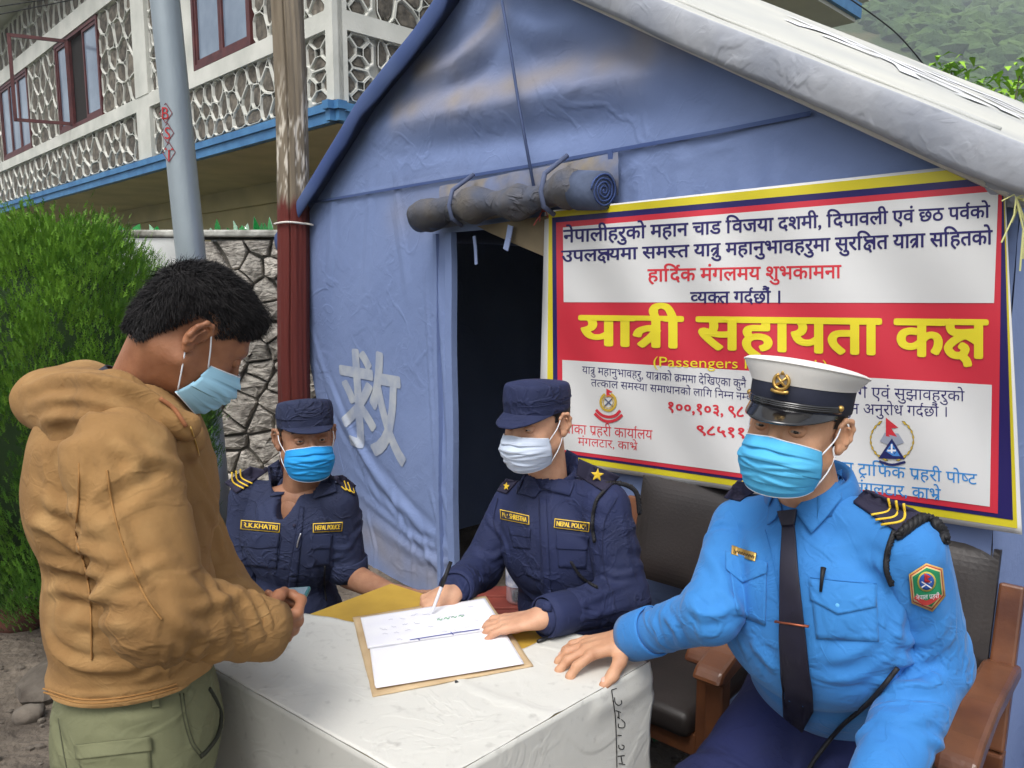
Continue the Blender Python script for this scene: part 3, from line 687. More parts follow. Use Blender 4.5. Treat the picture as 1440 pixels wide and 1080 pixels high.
# roof slopes with the front edge curling into a hanging valance
def roof(side):
    ke = (KR+.06) if side > 0 else (KL-.03)
    OV = -.11 if side > 0 else -.09
    prof = [(d, 0) for d in np.linspace(5.9, .3, 26)]+[(.22, 0), (.12, .004), (.05, .006), (-.02, .008), (-.06, .008), (OV+.02, .006), (OV, .004), (OV-.001, .002), (OV-.004, -.012), (OV-.004, -.03), (OV-.002, -.05), (OV+.004, -.07), (OV+.010, -.086 if side > 0 else -.076)]
    nk = 90; V_ = []; dp = []
    for (d, dz) in prof:
        for i in range(nk):
            t = i/(nk-1); k = KM+(ke-KM)*t; z = roofz(k); sag = 0 if side < 0 else -.01*math.sin(math.pi*t)
            z += (.12*min(1, max(0, d)/1.3)+.014*max(0, d))*(1-t)**.8 if side > 0 else 0
            V_.append(T(k, z+.02+sag+dz*(1.15 if side > 0 else 1.1), d)); dp.append(dz)
    V_ = A(V_); dp = A(dp); V_ += nf*(np.clip(-dp*9, 0, 1)*(.018*vnoise(V_, 9, 3)+.006*vnoise(V_, 30, 4)))[:, None]; V_[:, 2] += .004*vnoise(V_, 8, 5)+np.clip(-dp*9, 0, 1)*.012*vnoise(V_, 9, 6)
    n_ = len(prof); F_ = [(j*nk+i, j*nk+i+1, (j+1)*nk+i+1, (j+1)*nk+i) for j in range(n_-1) for i in range(nk-1)]
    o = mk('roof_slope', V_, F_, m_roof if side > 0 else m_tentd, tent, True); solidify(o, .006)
    if side > 0:
        o.data.materials.append(m_val)
        cut = (n_-7)*(nk-1)
        for i_, p_ in enumerate(o.data.polygons):
            if i_ >= cut: p_.material_index = 1
    return o
roof(1); roof(-1)
# piping under the valance: two white cords along the right rafter, dark gap between
g_ = G(); g_.tube([T(k, roofz(k)-.088, -.06) for k in np.linspace(KM-.0, KR, 14)], .010, 8); g_.build('edge_piping', M('piping', lin(206, 204, 196), .7), tent, True)
g_ = G(); g_.tube([T(k, roofz(k)-.06, -.07) for k in np.linspace(KM, KR, 14)], .008, 8); g_.build('edge_piping', MATS['piping'], tent, True)
# ridge of puckered cloth on the roof along the rafter
g_ = G(); g_.tube([T(k, roofz(k)+.03, .14+.01*math.sin(k*9)) for k in np.linspace(KM+.2, KR-.1, 40)], [.006+.002*math.sin(i*.9) for i in range(40)], 8); g_.build('roof_seam', m_roof, tent, True)
# bunched cloth at the right eave corner
def blob(c, r_, ax_, amp, seed, n_=40, m_=26):
    g2 = G(); g2.sphere((0, 0, 0), 1, n_, m_); V_ = A(g2.v); nn = V_.copy(); V_ = V_*(1+amp*vnoise(V_*A([1, 1, .35]), 7, seed))[:, None]*A(r_); return V_@A(ax_)+A(c), g2.f
V_, F_ = blob(T(KR+.0, ZR-.05, -.03), (.07, .05, .06), (ur, ww_, Zu), .35, 4); mk('corner_gather', V_, F_, m_val, tent, True)
g_ = G(); r = random.Random(2)
for i in range(9):
    a = T(KR+.02, ZR-.1, -.09); b = a+A([r.uniform(-.03, .06), r.uniform(-.03, .02), r.uniform(-.16, .05)]); g_.tube([a, (a+b)/2+A([.01, 0, .01]), b], .0018, 5)
g_.build('frayed_string', M('straw_string', lin(190, 190, 130), .9), tent)
# ridge ropes
mr = M('grey_cord', lin(70, 84, 120), .8)
g_ = G(); g_.tube([Ppl(x, y, T0+nf*.06, nf) for x, y in ((704, -10), (716, 60), (730, 150), (752, 270))], .006, 6); g_.build('centre_cord', mr, tent, True)
# faded lettering on the roof slope and stencilled character on the wall
V_, F_ = rawtext('救灾', 0); V_, F_ = refine(V_, F_, .15)
mn, mx_ = V_.min(0), V_.max(0); U = (V_-mn)/(mx_-mn)
def rz(k, d): return ZM-(ZM-ZR)*(k-KM)/(KR-KM)+(.12*min(1, max(0, d)/1.3)+.014*d)*(1-(k-KM)/(KR+.06-KM))**.8+.02-.01*math.sin(math.pi*(k-KM)/(KR-KM))
P3 = []
for u, v in U:
    k = KM+.45+v*.0+(1-v)*.9; d = 1.1+u*2.6; P3.append(T(k, rz(k, d)+.009, d))
mk('roof_lettering', P3, F_, M('faded_white', lin(232, 234, 240), .8), tent)
m_sten = M('stencil_paint', lin(174, 180, 188), .85, lin(148, 158, 180), 12, attr=None)
V_, F_ = rawtext('救', 0); V_, F_ = refine(V_, F_, .04); V_, F_ = embolden(V_, F_, .019); mn, mx_ = V_.min(0), V_.max(0); U = (V_-mn)/(mx_-mn); U[:, 1] = 1-U[:, 1]
bv = BVHTree.FromPolygons([tuple(v) for v in vs], [tuple(f) for f in fs])
def drop(pxy, bvh, off, fallback=None):
    out = []; last = None; miss = []
    for i, (x, y) in enumerate(pxy):
        d_ = unit(ray(x, y)); h_ = bvh.ray_cast(Vector(CAM), Vector(d_), 30)
        if h_[0] is None: out.append(None); miss.append(i)
        else: out.append(A(h_[0])-d_*off)
    if miss:
        ok = [i for i in range(len(out)) if out[i] is not None]
        if not ok: return A([P(x, y, 1.5) for x, y in pxy])
        for i in miss:
            j = min(ok, key=lambda q: (pxy[q][0]-pxy[i][0])**2+(pxy[q][1]-pxy[i][1])**2); Yd = out[j][1]; out[i] = P(pxy[i][0], pxy[i][1], Yd)
    return A(out)
mk('stencilled_character', drop(quadmap(U, [(474, 488), (561, 496), (572, 660), (482, 622)]), bv, .006)+nf*layer(U, F_)[:, None], F_, m_sten, tent)
# rolled door flap
def roll_path(): return [Ppl(x, y, T0+nf*.10, nf) for x, y in subdiv_pts([(592, 306), (625, 296), (665, 288), (710, 287), (752, 282), (790, 268), (845, 268)], 8)]
rpth = roll_path(); n = 36; vs_ = []; m_ = len(rpth)
R0 = [.062+.012*math.sin(i*.5)-.016*math.exp(-((i/m_-.28)/.04)**2)-.02*math.exp(-((i/m_-.80)/.04)**2)-.012*math.exp(-((i/m_-.62)/.06)**2) for i in range(m_)]
g_ = G(); g_.tube(rpth, R0, n, flat=.86); V_ = A(g_.v); cen = np.repeat(A(rpth), n, axis=0); nn = (V_-cen)/np.linalg.norm(V_-cen, axis=1)[:, None]
V_ += nn*(.018*vnoise(V_*A([1, 1, 2.2]), 15, 3)+.009*vnoise(V_, 42, 4)+.010*np.clip(1-np.abs(vnoise(V_, 20, 8))*5, 0, 1))[:, None]; mk('rolled_flap', V_, g_.f, m_khaki, tent, True)
# blue hem ends of the roll with a spiral
for (pe, pn, sp) in ((rpth[0], rpth[1], False), (rpth[-1], rpth[-2], True)):
    ax_ = unit(pe-pn); g2 = G(); g2.tube([pe-ax_*.10, pe+ax_*.012], [.066, .062], 28); e = g2.build('roll_hem', M('roll_hem_blue', lin(86, 98, 124), .85, lin(66, 76, 98), 12, .3, 40), tent, True)
    if sp:
        x_ = unit(np.cross(ax_, Zu)); y_ = np.cross(x_, ax_); g3 = G(); pts = []
        for i in range(120):
            a = i*.22; rr_ = .058-.056*i/120+.001*math.sin(i); pts.append(pe+ax_*.014+x_*rr_*math.cos(a)+y_*rr_*math.sin(a)*.95)
        g3.tube(pts, .0033, 5); g3.build('roll_spiral', m_tentd, tent, True)
for t in (.28, .80):       # tie tapes
    c = rpth[int(t*(m_-1))]; tp = G(); tp.tube([c+Zu*.13+nf*-.06, c+Zu*.06+nf*.045, c+nf*.062, c-Zu*.05+nf*.05, c-Zu*.075], .009, 8); tp.build('tie_tape', M('tape_grey_blue', lin(84, 94, 122), .85), tent, True)
# lining sheet hanging out of the roll over the opening, above-door band
tri = [Ppl(x, y, T0+nf*.03, nf) for x, y in ((672, 318), (790, 300), (790, 372), (752, 360), (715, 342))]
V_, F_ = grid(lambda u, v: (A(tri[0])*(1-u)+A(tri[1])*u)*(1-v)+((A(tri[0])*.55+A(tri[4])*.45)*(1-u)+A(tri[2])*u)*v, 30, 12); V_ += nf*(.012*vnoise(V_, 18, 8))[:, None]
o = mk('hanging_lining', V_, F_, m_khaki2, tent, True)
strip('lining_strip', [(733, 318), (730, 335), (726, 352)], .03, M('pale_blue_tape', lin(150, 166, 206), .8), tent, .055)
strip('hanging_tape', [(669, 332), (671, 350), (672, 372)], .018, MATS['pale_blue_tape'], tent, .01)
V_, F_ = grid(lambda u, v: Ppl(620+250*u, (262-48*u)+(60)*v, T0+nf*(.02+.02*math.sin(v*3)), nf), 70, 16); V_ += nf*(.014*vnoise(V_*A([1, 1, .5]), 20, 9)+.006*vnoise(V_, 55, 2))[:, None]
mk('flap_band', V_, F_, M('dusty_blue_cloth', lin(104, 114, 142), .85, lin(130, 122, 110), 7, .3, 30), tent, True)
strip('flap_edge', [(866, 212), (868, 240), (864, 270), (850, 290)], .02, m_tentd, tent, .03)
# ---------------- banner ----------------
BO = .05
def bsurf(px, py):
    p = Ppl(px, py, T0+nf*BO, nf); k = (p-T0)@ur; z = p[2]
    w = .016*math.sin(k*5.2+z*2.0)+.008*math.sin(k*11-z*7)+.005*math.sin(k*19+z*14)+.012*math.exp(-((px-975)/26)**2)*max(0, 1-(py-270)/180)
    return Ppl(px, py, T0+nf*(BO+w), nf)
def bmap(pxy, off): return A([bsurf(x, y)+nf*off for x, y in pxy])
ban = empty('banner', T(2.2, 1.0, -BO), 'white banner with yellow, navy and red border and large Devanagari lettering', 'banner')
def bquad(name, q, col, off, nu=60, nv=40):
    V_, F_ = grid(lambda u, v: (u, v), nu, nv); mat = M('banner_'+name, col, .42, spec=.45) ; return mk(name, bmap(quadmap(V_, q), off), F_, mat, ban, True)
WHT, YEL, NAV, RED = lin(208, 208, 207), lin(206, 192, 40), lin(34, 26, 88), lin(196, 46, 62)
solidify(bquad('vinyl_sheet', [(766, 297), (1411, 226), (1437, 752), (757, 648)], WHT, 0), .003, 1)
bquad('yellow_border', [(772, 298), (1411, 231), (1431, 743), (769, 644)], YEL, .0012); bquad('navy_border', [(777, 306), (1411, 248), (1425, 731), (779, 638)], NAV, .0024)
bquad('red_border', [(783, 313), (1410, 259), (1404, 722), (786, 636)], RED, .0036)
bquad('upper_panel', [(793, 320), (1405, 269), (1399, 426), (794, 425)], WHT, .0048); bquad('lower_panel', [(792, 506), (1396, 541), (1393, 712), (793, 632)], WHT, .0048)
NT = [0]
def bline(s, x0, x1, hl0, hl1, bl0, bl1, col, off=.014, name='lettering', extra=.0053):
    V_, F_, w, hl = deva(s, off); V_, F_ = refine(V_, F_, .35)
    x0, x1 = x0/2+740, x1/2+740; hl0, hl1, bl0, bl1 = [q/2+220 for q in (hl0, hl1, bl0, bl1)]
    U = np.stack([V_[:, 0]/w, 1-V_[:, 1]/hl], 1); mk(name, bmap(quadmap(U, [(x0, hl0), (x1, hl1), (x1, bl1), (x0, bl0)]), extra)+nf*layer(U, F_)[:, None], F_, M('ink_%d_%d_%d' % col, lin(*col), .6), ban)
NVY, RD, LB = (38, 32, 92), (200, 48, 60), (46, 128, 196)
bline('नेपालीहरुको महान चाड विजया दशमी, दिपावली एवं छठ पर्वको', 108, 1306, 208, 138, 243, 172, NVY, .022)
bline('उपलक्ष्यमा समस्त यात्रु महानुभावहरुमा सुरक्षित यात्रा सहितको', 103, 1313, 266, 208, 297, 247, NVY, .022)
bline('हार्दिक मंगलमय शुभकामना', 345, 888, 318, 306, 352, 342, RD, .02)
bline('व्यक्त गर्दछौं ।', 465, 722, 382, 378, 412, 412, NVY, .02)
bline('यात्री सहायता कक्ष', 155, 1298, 449, 462, 528, 566, (222, 206, 44), .032)
V_, F_ = rawtext('(Passengers Help Desk)', .0); w_ = V_[:, 0].max(); V_, F_ = refine(V_, F_, .3)
mk('lettering', bmap(quadmap(np.stack([V_[:, 0]/w_, 1-V_[:, 1]/.7], 1), [(740+358/2, 220+562/2), (740+850/2, 220+572/2), (740+850/2, 220+602/2), (740+358/2, 220+590/2)]), .0065), F_, MATS['ink_222_206_44'], ban)
bline('यात्रु महानुभावहरु, यात्राको क्रममा देखिएका कुनै', 160, 622, 590, 628, 610, 650, NVY, .004); bline('र्ग एवं सुझावहरुको', 935, 1235, 648, 660, 678, 688, NVY, .004)
bline('तत्काल समस्या समाधानको लागि निम्न नम्बर', 185, 650, 626, 668, 646, 688, NVY, .004); bline('गुन अनुरोध गर्दछौं ।', 890, 1190, 694, 704, 722, 732, NVY, .004)
bline('१००,१०३, ९८५', 398, 640, 690, 706, 716, 734, RD, .03); bline('९८५११२', 480, 650, 756, 766, 780, 792, RD, .03)
bline('इलाका प्रहरी कार्यालय', 88, 358, 750, 770, 776, 796, RD, .004); bline('मंगलटार, काभ्रे', 148, 316, 790, 805, 812, 826, RD, .004)
bline('इलाका ट्राफिक प्रहरी पोष्ट', 800, 1270, 850, 893, 882, 922, LB, .006); bline('मंगलटार, काभ्रे', 925, 1168, 915, 935, 942, 966, LB, .006)
def bmark(pl, w, col, off=.0068, name='emblem'):
    return ribbon3(None, [[(x/2+740, y/2+220) for x, y in p] for p in pl], w/2, lambda V_: bmap(V_, off), M('ink_%d_%d_%d' % col, lin(*col), .6), ban, name)
def bpoly(pts, col, off=.0066, name='emblem'):
    pts = [(x/2+740, y/2+220) for x, y in pts]; return mk(name, bmap(pts, off), [tuple(range(len(pts)))], M('ink_%d_%d_%d' % col, lin(*col), .6), ban)
# left emblem: wreath, crossed blades, flag, ribbon
ell = lambda cx, cy, rx, ry, a0, a1, n_=18: [(cx+rx*math.cos(a), cy+ry*math.sin(a)) for a in np.linspace(a0, a1, n_)]
bmark([ell(234, 690, 21, 24, -1.2, 4.3)], 7, (196, 164, 60)); bmark([ell(234, 690, 14, 17, 0, 6.28)], 2, (196, 164, 60)); bmark([[(222, 678), (248, 704)], [(248, 678), (222, 704)]], 3.5, (90, 96, 120))
bpoly([(229, 652), (247, 662), (235, 664), (246, 676), (229, 676)], (200, 48, 60)); bmark([[(200, 712), (215, 726), (234, 732), (254, 728), (268, 714)], [(196, 722), (214, 738), (234, 745), (256, 740), (274, 726)]], 8, (200, 48, 60))
# right emblem: wreath open at the top, blue triangle, flag, bowl
cx, cy = 1032, 800
for sg in (-1, 1):
    for i in range(9):
        a = .35+i*.27; x = cx+sg*60*math.sin(a); y = cy+58*math.cos(a)-4; t = (sg*math.cos(a), -math.sin(a)); bpoly([(x-t[0]*11, y-t[1]*11), (x+6*t[1]+3, y-6*t[0]*1), (x+t[0]*11, y+t[1]*11), (x-6*t[1]-3, y+6*t[0])][::1], (120, 96, 30), .0064); bpoly([(x-t[0]*8, y-t[1]*8), (x+4*t[1]+2, y-4*t[0]), (x+t[0]*8, y+t[1]*8), (x-4*t[1]-2, y+4*t[0])], (206, 176, 60), .0070)
bpoly([(1015, 734), (1050, 762), (1030, 764), (1048, 790), (1015, 786)], (200, 48, 60)); bpoly([(998, 800), (1012, 776), (1050, 778), (1066, 804), (1044, 812), (1020, 810)], (150, 156, 172), .0064)
bpoly([(1032, 792), (1068, 850), (994, 848)], (30, 36, 92), .0070); bpoly([(1032, 804), (1056, 842), (1006, 841)], (70, 130, 200), .0076); bmark([[(1032, 808), (1032, 840)], [(1020, 826), (1044, 826)]], 5, (230, 230, 236), .008); bmark([ell(1032, 829, 10, 10, 0, 6.28, 12)], 2, (30, 36, 92), .008)
bmark([[(996, 856), (1032, 866), (1070, 858)]], 7, (30, 36, 92), .0070)
# lacing at the banner corners
g_ = G(); r = random.Random(6)
for i in range(10):
    a = bsurf(765, 298); b = a+A([r.uniform(-.07, .05), -.02, r.uniform(-.05, .10)]); g_.tube([a+nf*.01, (a+b)/2+A([r.uniform(-.01, .01), -.02, .01]), b], .002, 5)
g_.build('lacing', M('red_cord', lin(190, 90, 90), .9), ban)

# haze
# ---------------- young tree behind the tent ----------------
c = P(1345, 190, 9.5); tr = empty('young_tree', (c[0]+.4, 9.6, 0), 'bright green leafy young tree showing over the far end of the tent roof', 'tree')
g_ = G(); b0 = A([c[0]+.4, 9.6, 0.]); r = random.Random(8); tips = []
for px, py in ((1338, 100), (1345, 120), (1395, 122), (1425, 128), (1435, 100), (1368, 135), (1400, 150), (1440, 150), (1460, 120), (1330, 108), (1480, 140)):
    t = P(px, py, 9.5+r.uniform(-.4, .4)); m = (b0+t)/2+A([0, 0, .4]); g_.tube([b0+A([0, 0, .1]), m, t], [.03, .016, .006], 6); tips.append(t)
g_.build('trunk', M('green_bark', lin(92, 88, 60), .9), tr, True)
lf = G(); m_yl = M('young_leaf', lin(150, 196, 52), .6, lin(112, 160, 40), 3)
for t in tips:
    for i in range(26):
        a = r.uniform(0, 6.28); el = r.uniform(-.5, .9); d = A([math.cos(a)*math.cos(el), math.sin(a)*math.cos(el), math.sin(el)]); L_ = r.uniform(.12, .24); o_ = t+A([r.gauss(0, .08), r.gauss(0, .08), r.gauss(0, .07)])
        s = unit(np.cross(d, Zu))*L_*.16; dn = A([0, 0, -L_*.25]); lf.add([o_, o_+d*L_*.5+s+A([0, 0, .02]), o_+d*L_+dn, o_+d*L_*.5-s+A([0, 0, .02])], [(0, 1, 2, 3)])
lf.build('crown', m_yl, tr)
# ---------------- signed distance modelling for bodies and clothes ----------------
def caps(a, b, ra, rb, flat=None, s=1.0): return ('c', A(a, dtype=float), A(b, dtype=float), ra, rb, None if flat is None else unit(flat), s)
def elli(c, r, R=None): return ('e', A(c, dtype=float), A(r, dtype=float), np.eye(3) if R is None else A(R, dtype=float))
def sdf_mesh(prims, k=.03, res=.006, sub=(), pad=.02, ks=None):
    lo = np.full(3, 1e9); hi = -lo
    for p in prims:
        if p[0] == 'c': m = max(p[3], p[4])+pad; lo = np.minimum(lo, np.minimum(p[1], p[2])-m); hi = np.maximum(hi, np.maximum(p[1], p[2])+m)
        else: m = max(p[2])+pad; lo = np.minimum(lo, p[1]-m); hi = np.maximum(hi, p[1]+m)
    n = np.ceil((hi-lo)/res).astype(int)+1; Vv = np.full(n, .5, dtype=np.float32); axs = [lo[i]+res*np.arange(n[i]) for i in range(3)]
    def dist(p, marg):
        if p[0] == 'c': m = max(p[3], p[4])*1.05+marg; l = np.minimum(p[1], p[2])-m; h = np.maximum(p[1], p[2])+m
        else: m = max(p[2])+marg; l = p[1]-m; h = p[1]+m
        i0 = np.clip(((l-lo)/res).astype(int), 0, n-1); i1 = np.clip(((h-lo)/res).astype(int)+2, 1, n)
        if np.any(i1 <= i0): return None, None
        sl_ = tuple(slice(i0[i], i1[i]) for i in range(3)); X, Y, Z = np.meshgrid(*[axs[i][sl_[i]] for i in range(3)], indexing='ij')
        if p[0] == 'c':
            a, b, ra, rb, fd, s = p[1:]; ab = b-a; l2 = max(1e-9, ab@ab); qx, qy, qz = X-a[0], Y-a[1], Z-a[2]
            t = np.clip((qx*ab[0]+qy*ab[1]+qz*ab[2])/l2, 0, 1); qx = qx-ab[0]*t; qy = qy-ab[1]*t; qz = qz-ab[2]*t
            if fd is not None:
                f = (qx*fd[0]+qy*fd[1]+qz*fd[2])*(1/s-1); qx = qx+fd[0]*f; qy = qy+fd[1]*f; qz = qz+fd[2]*f
            d = np.sqrt(qx*qx+qy*qy+qz*qz)-(ra+(rb-ra)*t)
            if fd is not None: d = d*(s if s < 1 else 1)
        else:
            c, r, R = p[1:]; q = [((X-c[0])*R[i][0]+(Y-c[1])*R[i][1]+(Z-c[2])*R[i][2])/r[i] for i in range(3)]
            l = np.sqrt(q[0]**2+q[1]**2+q[2]**2)+1e-9; g_ = np.sqrt((q[0]/r[0])**2+(q[1]/r[1])**2+(q[2]/r[2])**2)+1e-9; d = l*(l-1)/g_
        return sl_, d.astype(np.float32)
    for i, p in enumerate(prims):
        kk_ = k if ks is None else ks[i]; sl_, d = dist(p, kk_+.02)
        if sl_ is None: continue
        v = Vv[sl_]; h = np.clip(.5+.5*(v-d)/kk_, 0, 1); Vv[sl_] = v*(1-h)+d*h-kk_*h*(1-h)
    for p, kk_ in sub:
        sl_, d = dist(p, kk_+.02)
        if sl_ is None: continue
        v = Vv[sl_]; h = np.clip(.5-.5*(v+d)/kk_, 0, 1); Vv[sl_] = v*(1-h)-d*h+kk_*h*(1-h)
    # surface nets
    Vv[0] = Vv[-1] = .5; Vv[:, 0] = Vv[:, -1] = .5; Vv[:, :, 0] = Vv[:, :, -1] = .5
    S = Vv < 0; c8 = [(i, j, k_) for i in (0, 1) for j in (0, 1) for k_ in (0, 1)]; nn = n-1
    g_ = lambda M_, o: M_[o[0]:o[0]+nn[0], o[1]:o[1]+nn[1], o[2]:o[2]+nn[2]]
    cnt = sum(g_(S, o).astype(np.int8) for o in c8); act = (cnt > 0) & (cnt < 8); I = np.argwhere(act); idx = np.full(nn, -1, dtype=np.int64); idx[act] = np.arange(len(I))
    acc = np.zeros((len(I), 3)); w = np.zeros(len(I)); val = {o: Vv[I[:, 0]+o[0], I[:, 1]+o[1], I[:, 2]+o[2]].astype(float) for o in c8}
    for o in c8:
        for ax_ in range(3):
            if o[ax_] == 0:
                o2 = list(o); o2[ax_] = 1; o2 = tuple(o2); a, b = val[o], val[o2]; m = (a < 0) != (b < 0); t = np.where(m, a/(a-b+1e-12), 0)
                pos = np.tile(A(o, dtype=float), (len(I), 1)); pos[:, ax_] += t; acc += pos*m[:, None]; w += m
    Vt = (I+acc/w[:, None])*res+lo; Fs = []
    for ax_ in range(3):
        sl0 = [slice(1, nn[i]) for i in range(3)]; sl0[ax_] = slice(0, nn[ax_]); a = S[tuple(sl0)]
        s1 = list(sl0); s1[ax_] = slice(1, nn[ax_]+1); b = S[tuple(s1)]; E = np.argwhere(a != b); off0 = A([1, 1, 1]); off0[ax_] = 0; E = E+off0
        u_, v_ = (ax_+1) % 3, (ax_+2) % 3; du = np.zeros(3, int); du[u_] = 1; dv = np.zeros(3, int); dv[v_] = 1
        q = np.stack([idx[tuple((E-du-dv).T)], idx[tuple((E-dv).T)], idx[tuple(E.T)], idx[tuple((E-du).T)]], 1)
        ins = S[tuple(E.T)]; q[~ins] = q[~ins][:, ::-1]; Fs.append(q)
    return Vt, np.concatenate(Fs)
def vnormals(V, Fq):
    nrm = np.zeros_like(V); a = V[Fq[:, 2]]-V[Fq[:, 0]]; b = V[Fq[:, 3]]-V[Fq[:, 1]]; fn = np.cross(a, b)
    for i in range(4): np.add.at(nrm, Fq[:, i], fn)
    return nrm/(np.linalg.norm(nrm, axis=1)[:, None]+1e-12)
def relax(V, Fq, it=2, w=.5):
    for _ in range(it):
        acc = np.zeros_like(V); c = np.zeros(len(V))
        for i in range(4):
            np.add.at(acc, Fq[:, i], V[Fq[:, (i+1) % 4]]); np.add.at(c, Fq[:, i], 1); np.add.at(acc, Fq[:, i], V[Fq[:, (i+3) % 4]]); np.add.at(c, Fq[:, i], 1)
        V = V*(1-w)+w*acc/np.maximum(c, 1)[:, None]
    return V
def bvh_of(V, Fq): return BVHTree.FromPolygons([tuple(v) for v in V], [tuple(f) for f in (Fq.tolist() if isinstance(Fq, np.ndarray) else Fq)])
def pxfold(bv, pts, w, amp, n=6):      # a fold drawn where the photograph shows it, dropped onto the cloth surface
    return (drop(subdiv_pts(pts, n) if len(pts) > 2 else pts, bv, 0), w, amp)
def bisect(V, Fq, pt, nv):         # clean straight cut (a hem), keeping the side against nv
    bm = bmesh.new(); vs = [bm.verts.new(v) for v in V]
    for f in Fq: bm.faces.new([vs[i] for i in f])
    bmesh.ops.bisect_plane(bm, geom=bm.verts[:]+bm.edges[:]+bm.faces[:], plane_co=Vector(pt), plane_no=Vector(nv), clear_outer=True)
    bm.verts.index_update(); V2 = A([v.co[:] for v in bm.verts]); F2 = [tuple(v.index for v in f.verts) for f in bm.faces]; bm.free(); return V2, F2
def garment(name, prims, mat, parent, k=.04, res=.006, folds=(), noise=(.003, 14), rfolds=(), seed=1, sub=(), ks=None, relaxn=2, cuts=(), fine=.0005, wamp=.0028, wsc=17, wst=(1, 1, 1), hems=(), groups=()):
    """cloth shell; `groups` are further panels (sleeves, hood) meshed on their own so that seams stay crisp"""
    G_ = [(prims, k, sub)]+[(g_[0], g_[1], ()) for g_ in groups]; raw = []
    for pr_, kk_, sb_ in G_:
        V, Fq = sdf_mesh(pr_, kk_, res, sb_); raw.append((relax(V, Fq, relaxn), Fq))
    Vj, Fj = join(raw); bv = bvh_of(Vj, Fj); fl = [pxfold(bv, *f) for f in folds]+list(rfolds); parts = []
    for gi, (V, Fq) in enumerate(raw):
        N = vnormals(V, Fq); D = fold_disp(V, fl) if fl else 0
        D = D+noise[0]*vnoise(V, noise[1], seed)+fine*vnoise(V, 70, seed+1)
        rn = np.clip(1-np.abs(vnoise(V*A(wst), wsc, seed+7))*5.5, 0, 1)**1.6; D = D+wamp*rn*np.clip(.35+vnoise(V, 7, seed+8)*1.6, 0, 1)
        rn2 = np.clip(1-np.abs(vnoise(V*A(wst), wsc*1.9, seed+9))*5, 0, 1)**1.6; D = D+wamp*.45*rn2*np.clip(.3+vnoise(V, 10, seed+10)*1.6, 0, 1)
        V = V+N*A(D)[:, None]
        if gi == 0:
            keep = np.ones(len(V), bool)
            for pt, nv, rd in cuts: keep &= (((V-A(pt))@A(nv)) < 0) | (np.linalg.norm(V-A(pt), axis=1) > rd)
            if cuts: Fq = Fq[keep[Fq].all(1)]
            for pt, nv in hems: V, Fq = bisect(V, Fq, pt, nv)
        elif len(groups[gi-1]) > 2:
            for pt, nv in groups[gi-1][2]: V, Fq = bisect(V, Fq, pt, nv)
        parts.append((V, Fq))
    V, Fq = join(parts); o = mk(name, V, Fq, mat, parent, True); return o, bvh_of(V, Fq)
def limb_folds(a, b, ra, rb, n, seed, w=.010, amp=.005, t0=.1, t1=.95, arc=2.2, tilt=.6):      # wrinkles that wrap part way round a sleeve
    r = random.Random(seed); a, b = A(a), A(b); d = unit(b-a); x = unit(np.cross(d, A([.3, .2, 1]))); y = np.cross(d, x); out = []; L_ = np.linalg.norm(b-a)
    for i in range(n):
        t = r.uniform(t0, t1); ph = r.uniform(0, 6.28); ar = r.uniform(.5, 1)*arc; tl = r.uniform(-tilt, tilt); pts = []
        for s in np.linspace(0, 1, 9):
            th = ph+ar*s; R_ = ra+(rb-ra)*t; pts.append(a+d*(t*L_+tl*R_*(s-.5)*ar)+(x*math.cos(th)+y*math.sin(th))*R_)
        out.append((pts, w*r.uniform(.7, 1.4), amp*r.uniform(.5, 1.2)*(1 if r.random() < .75 else -1)))
    return out
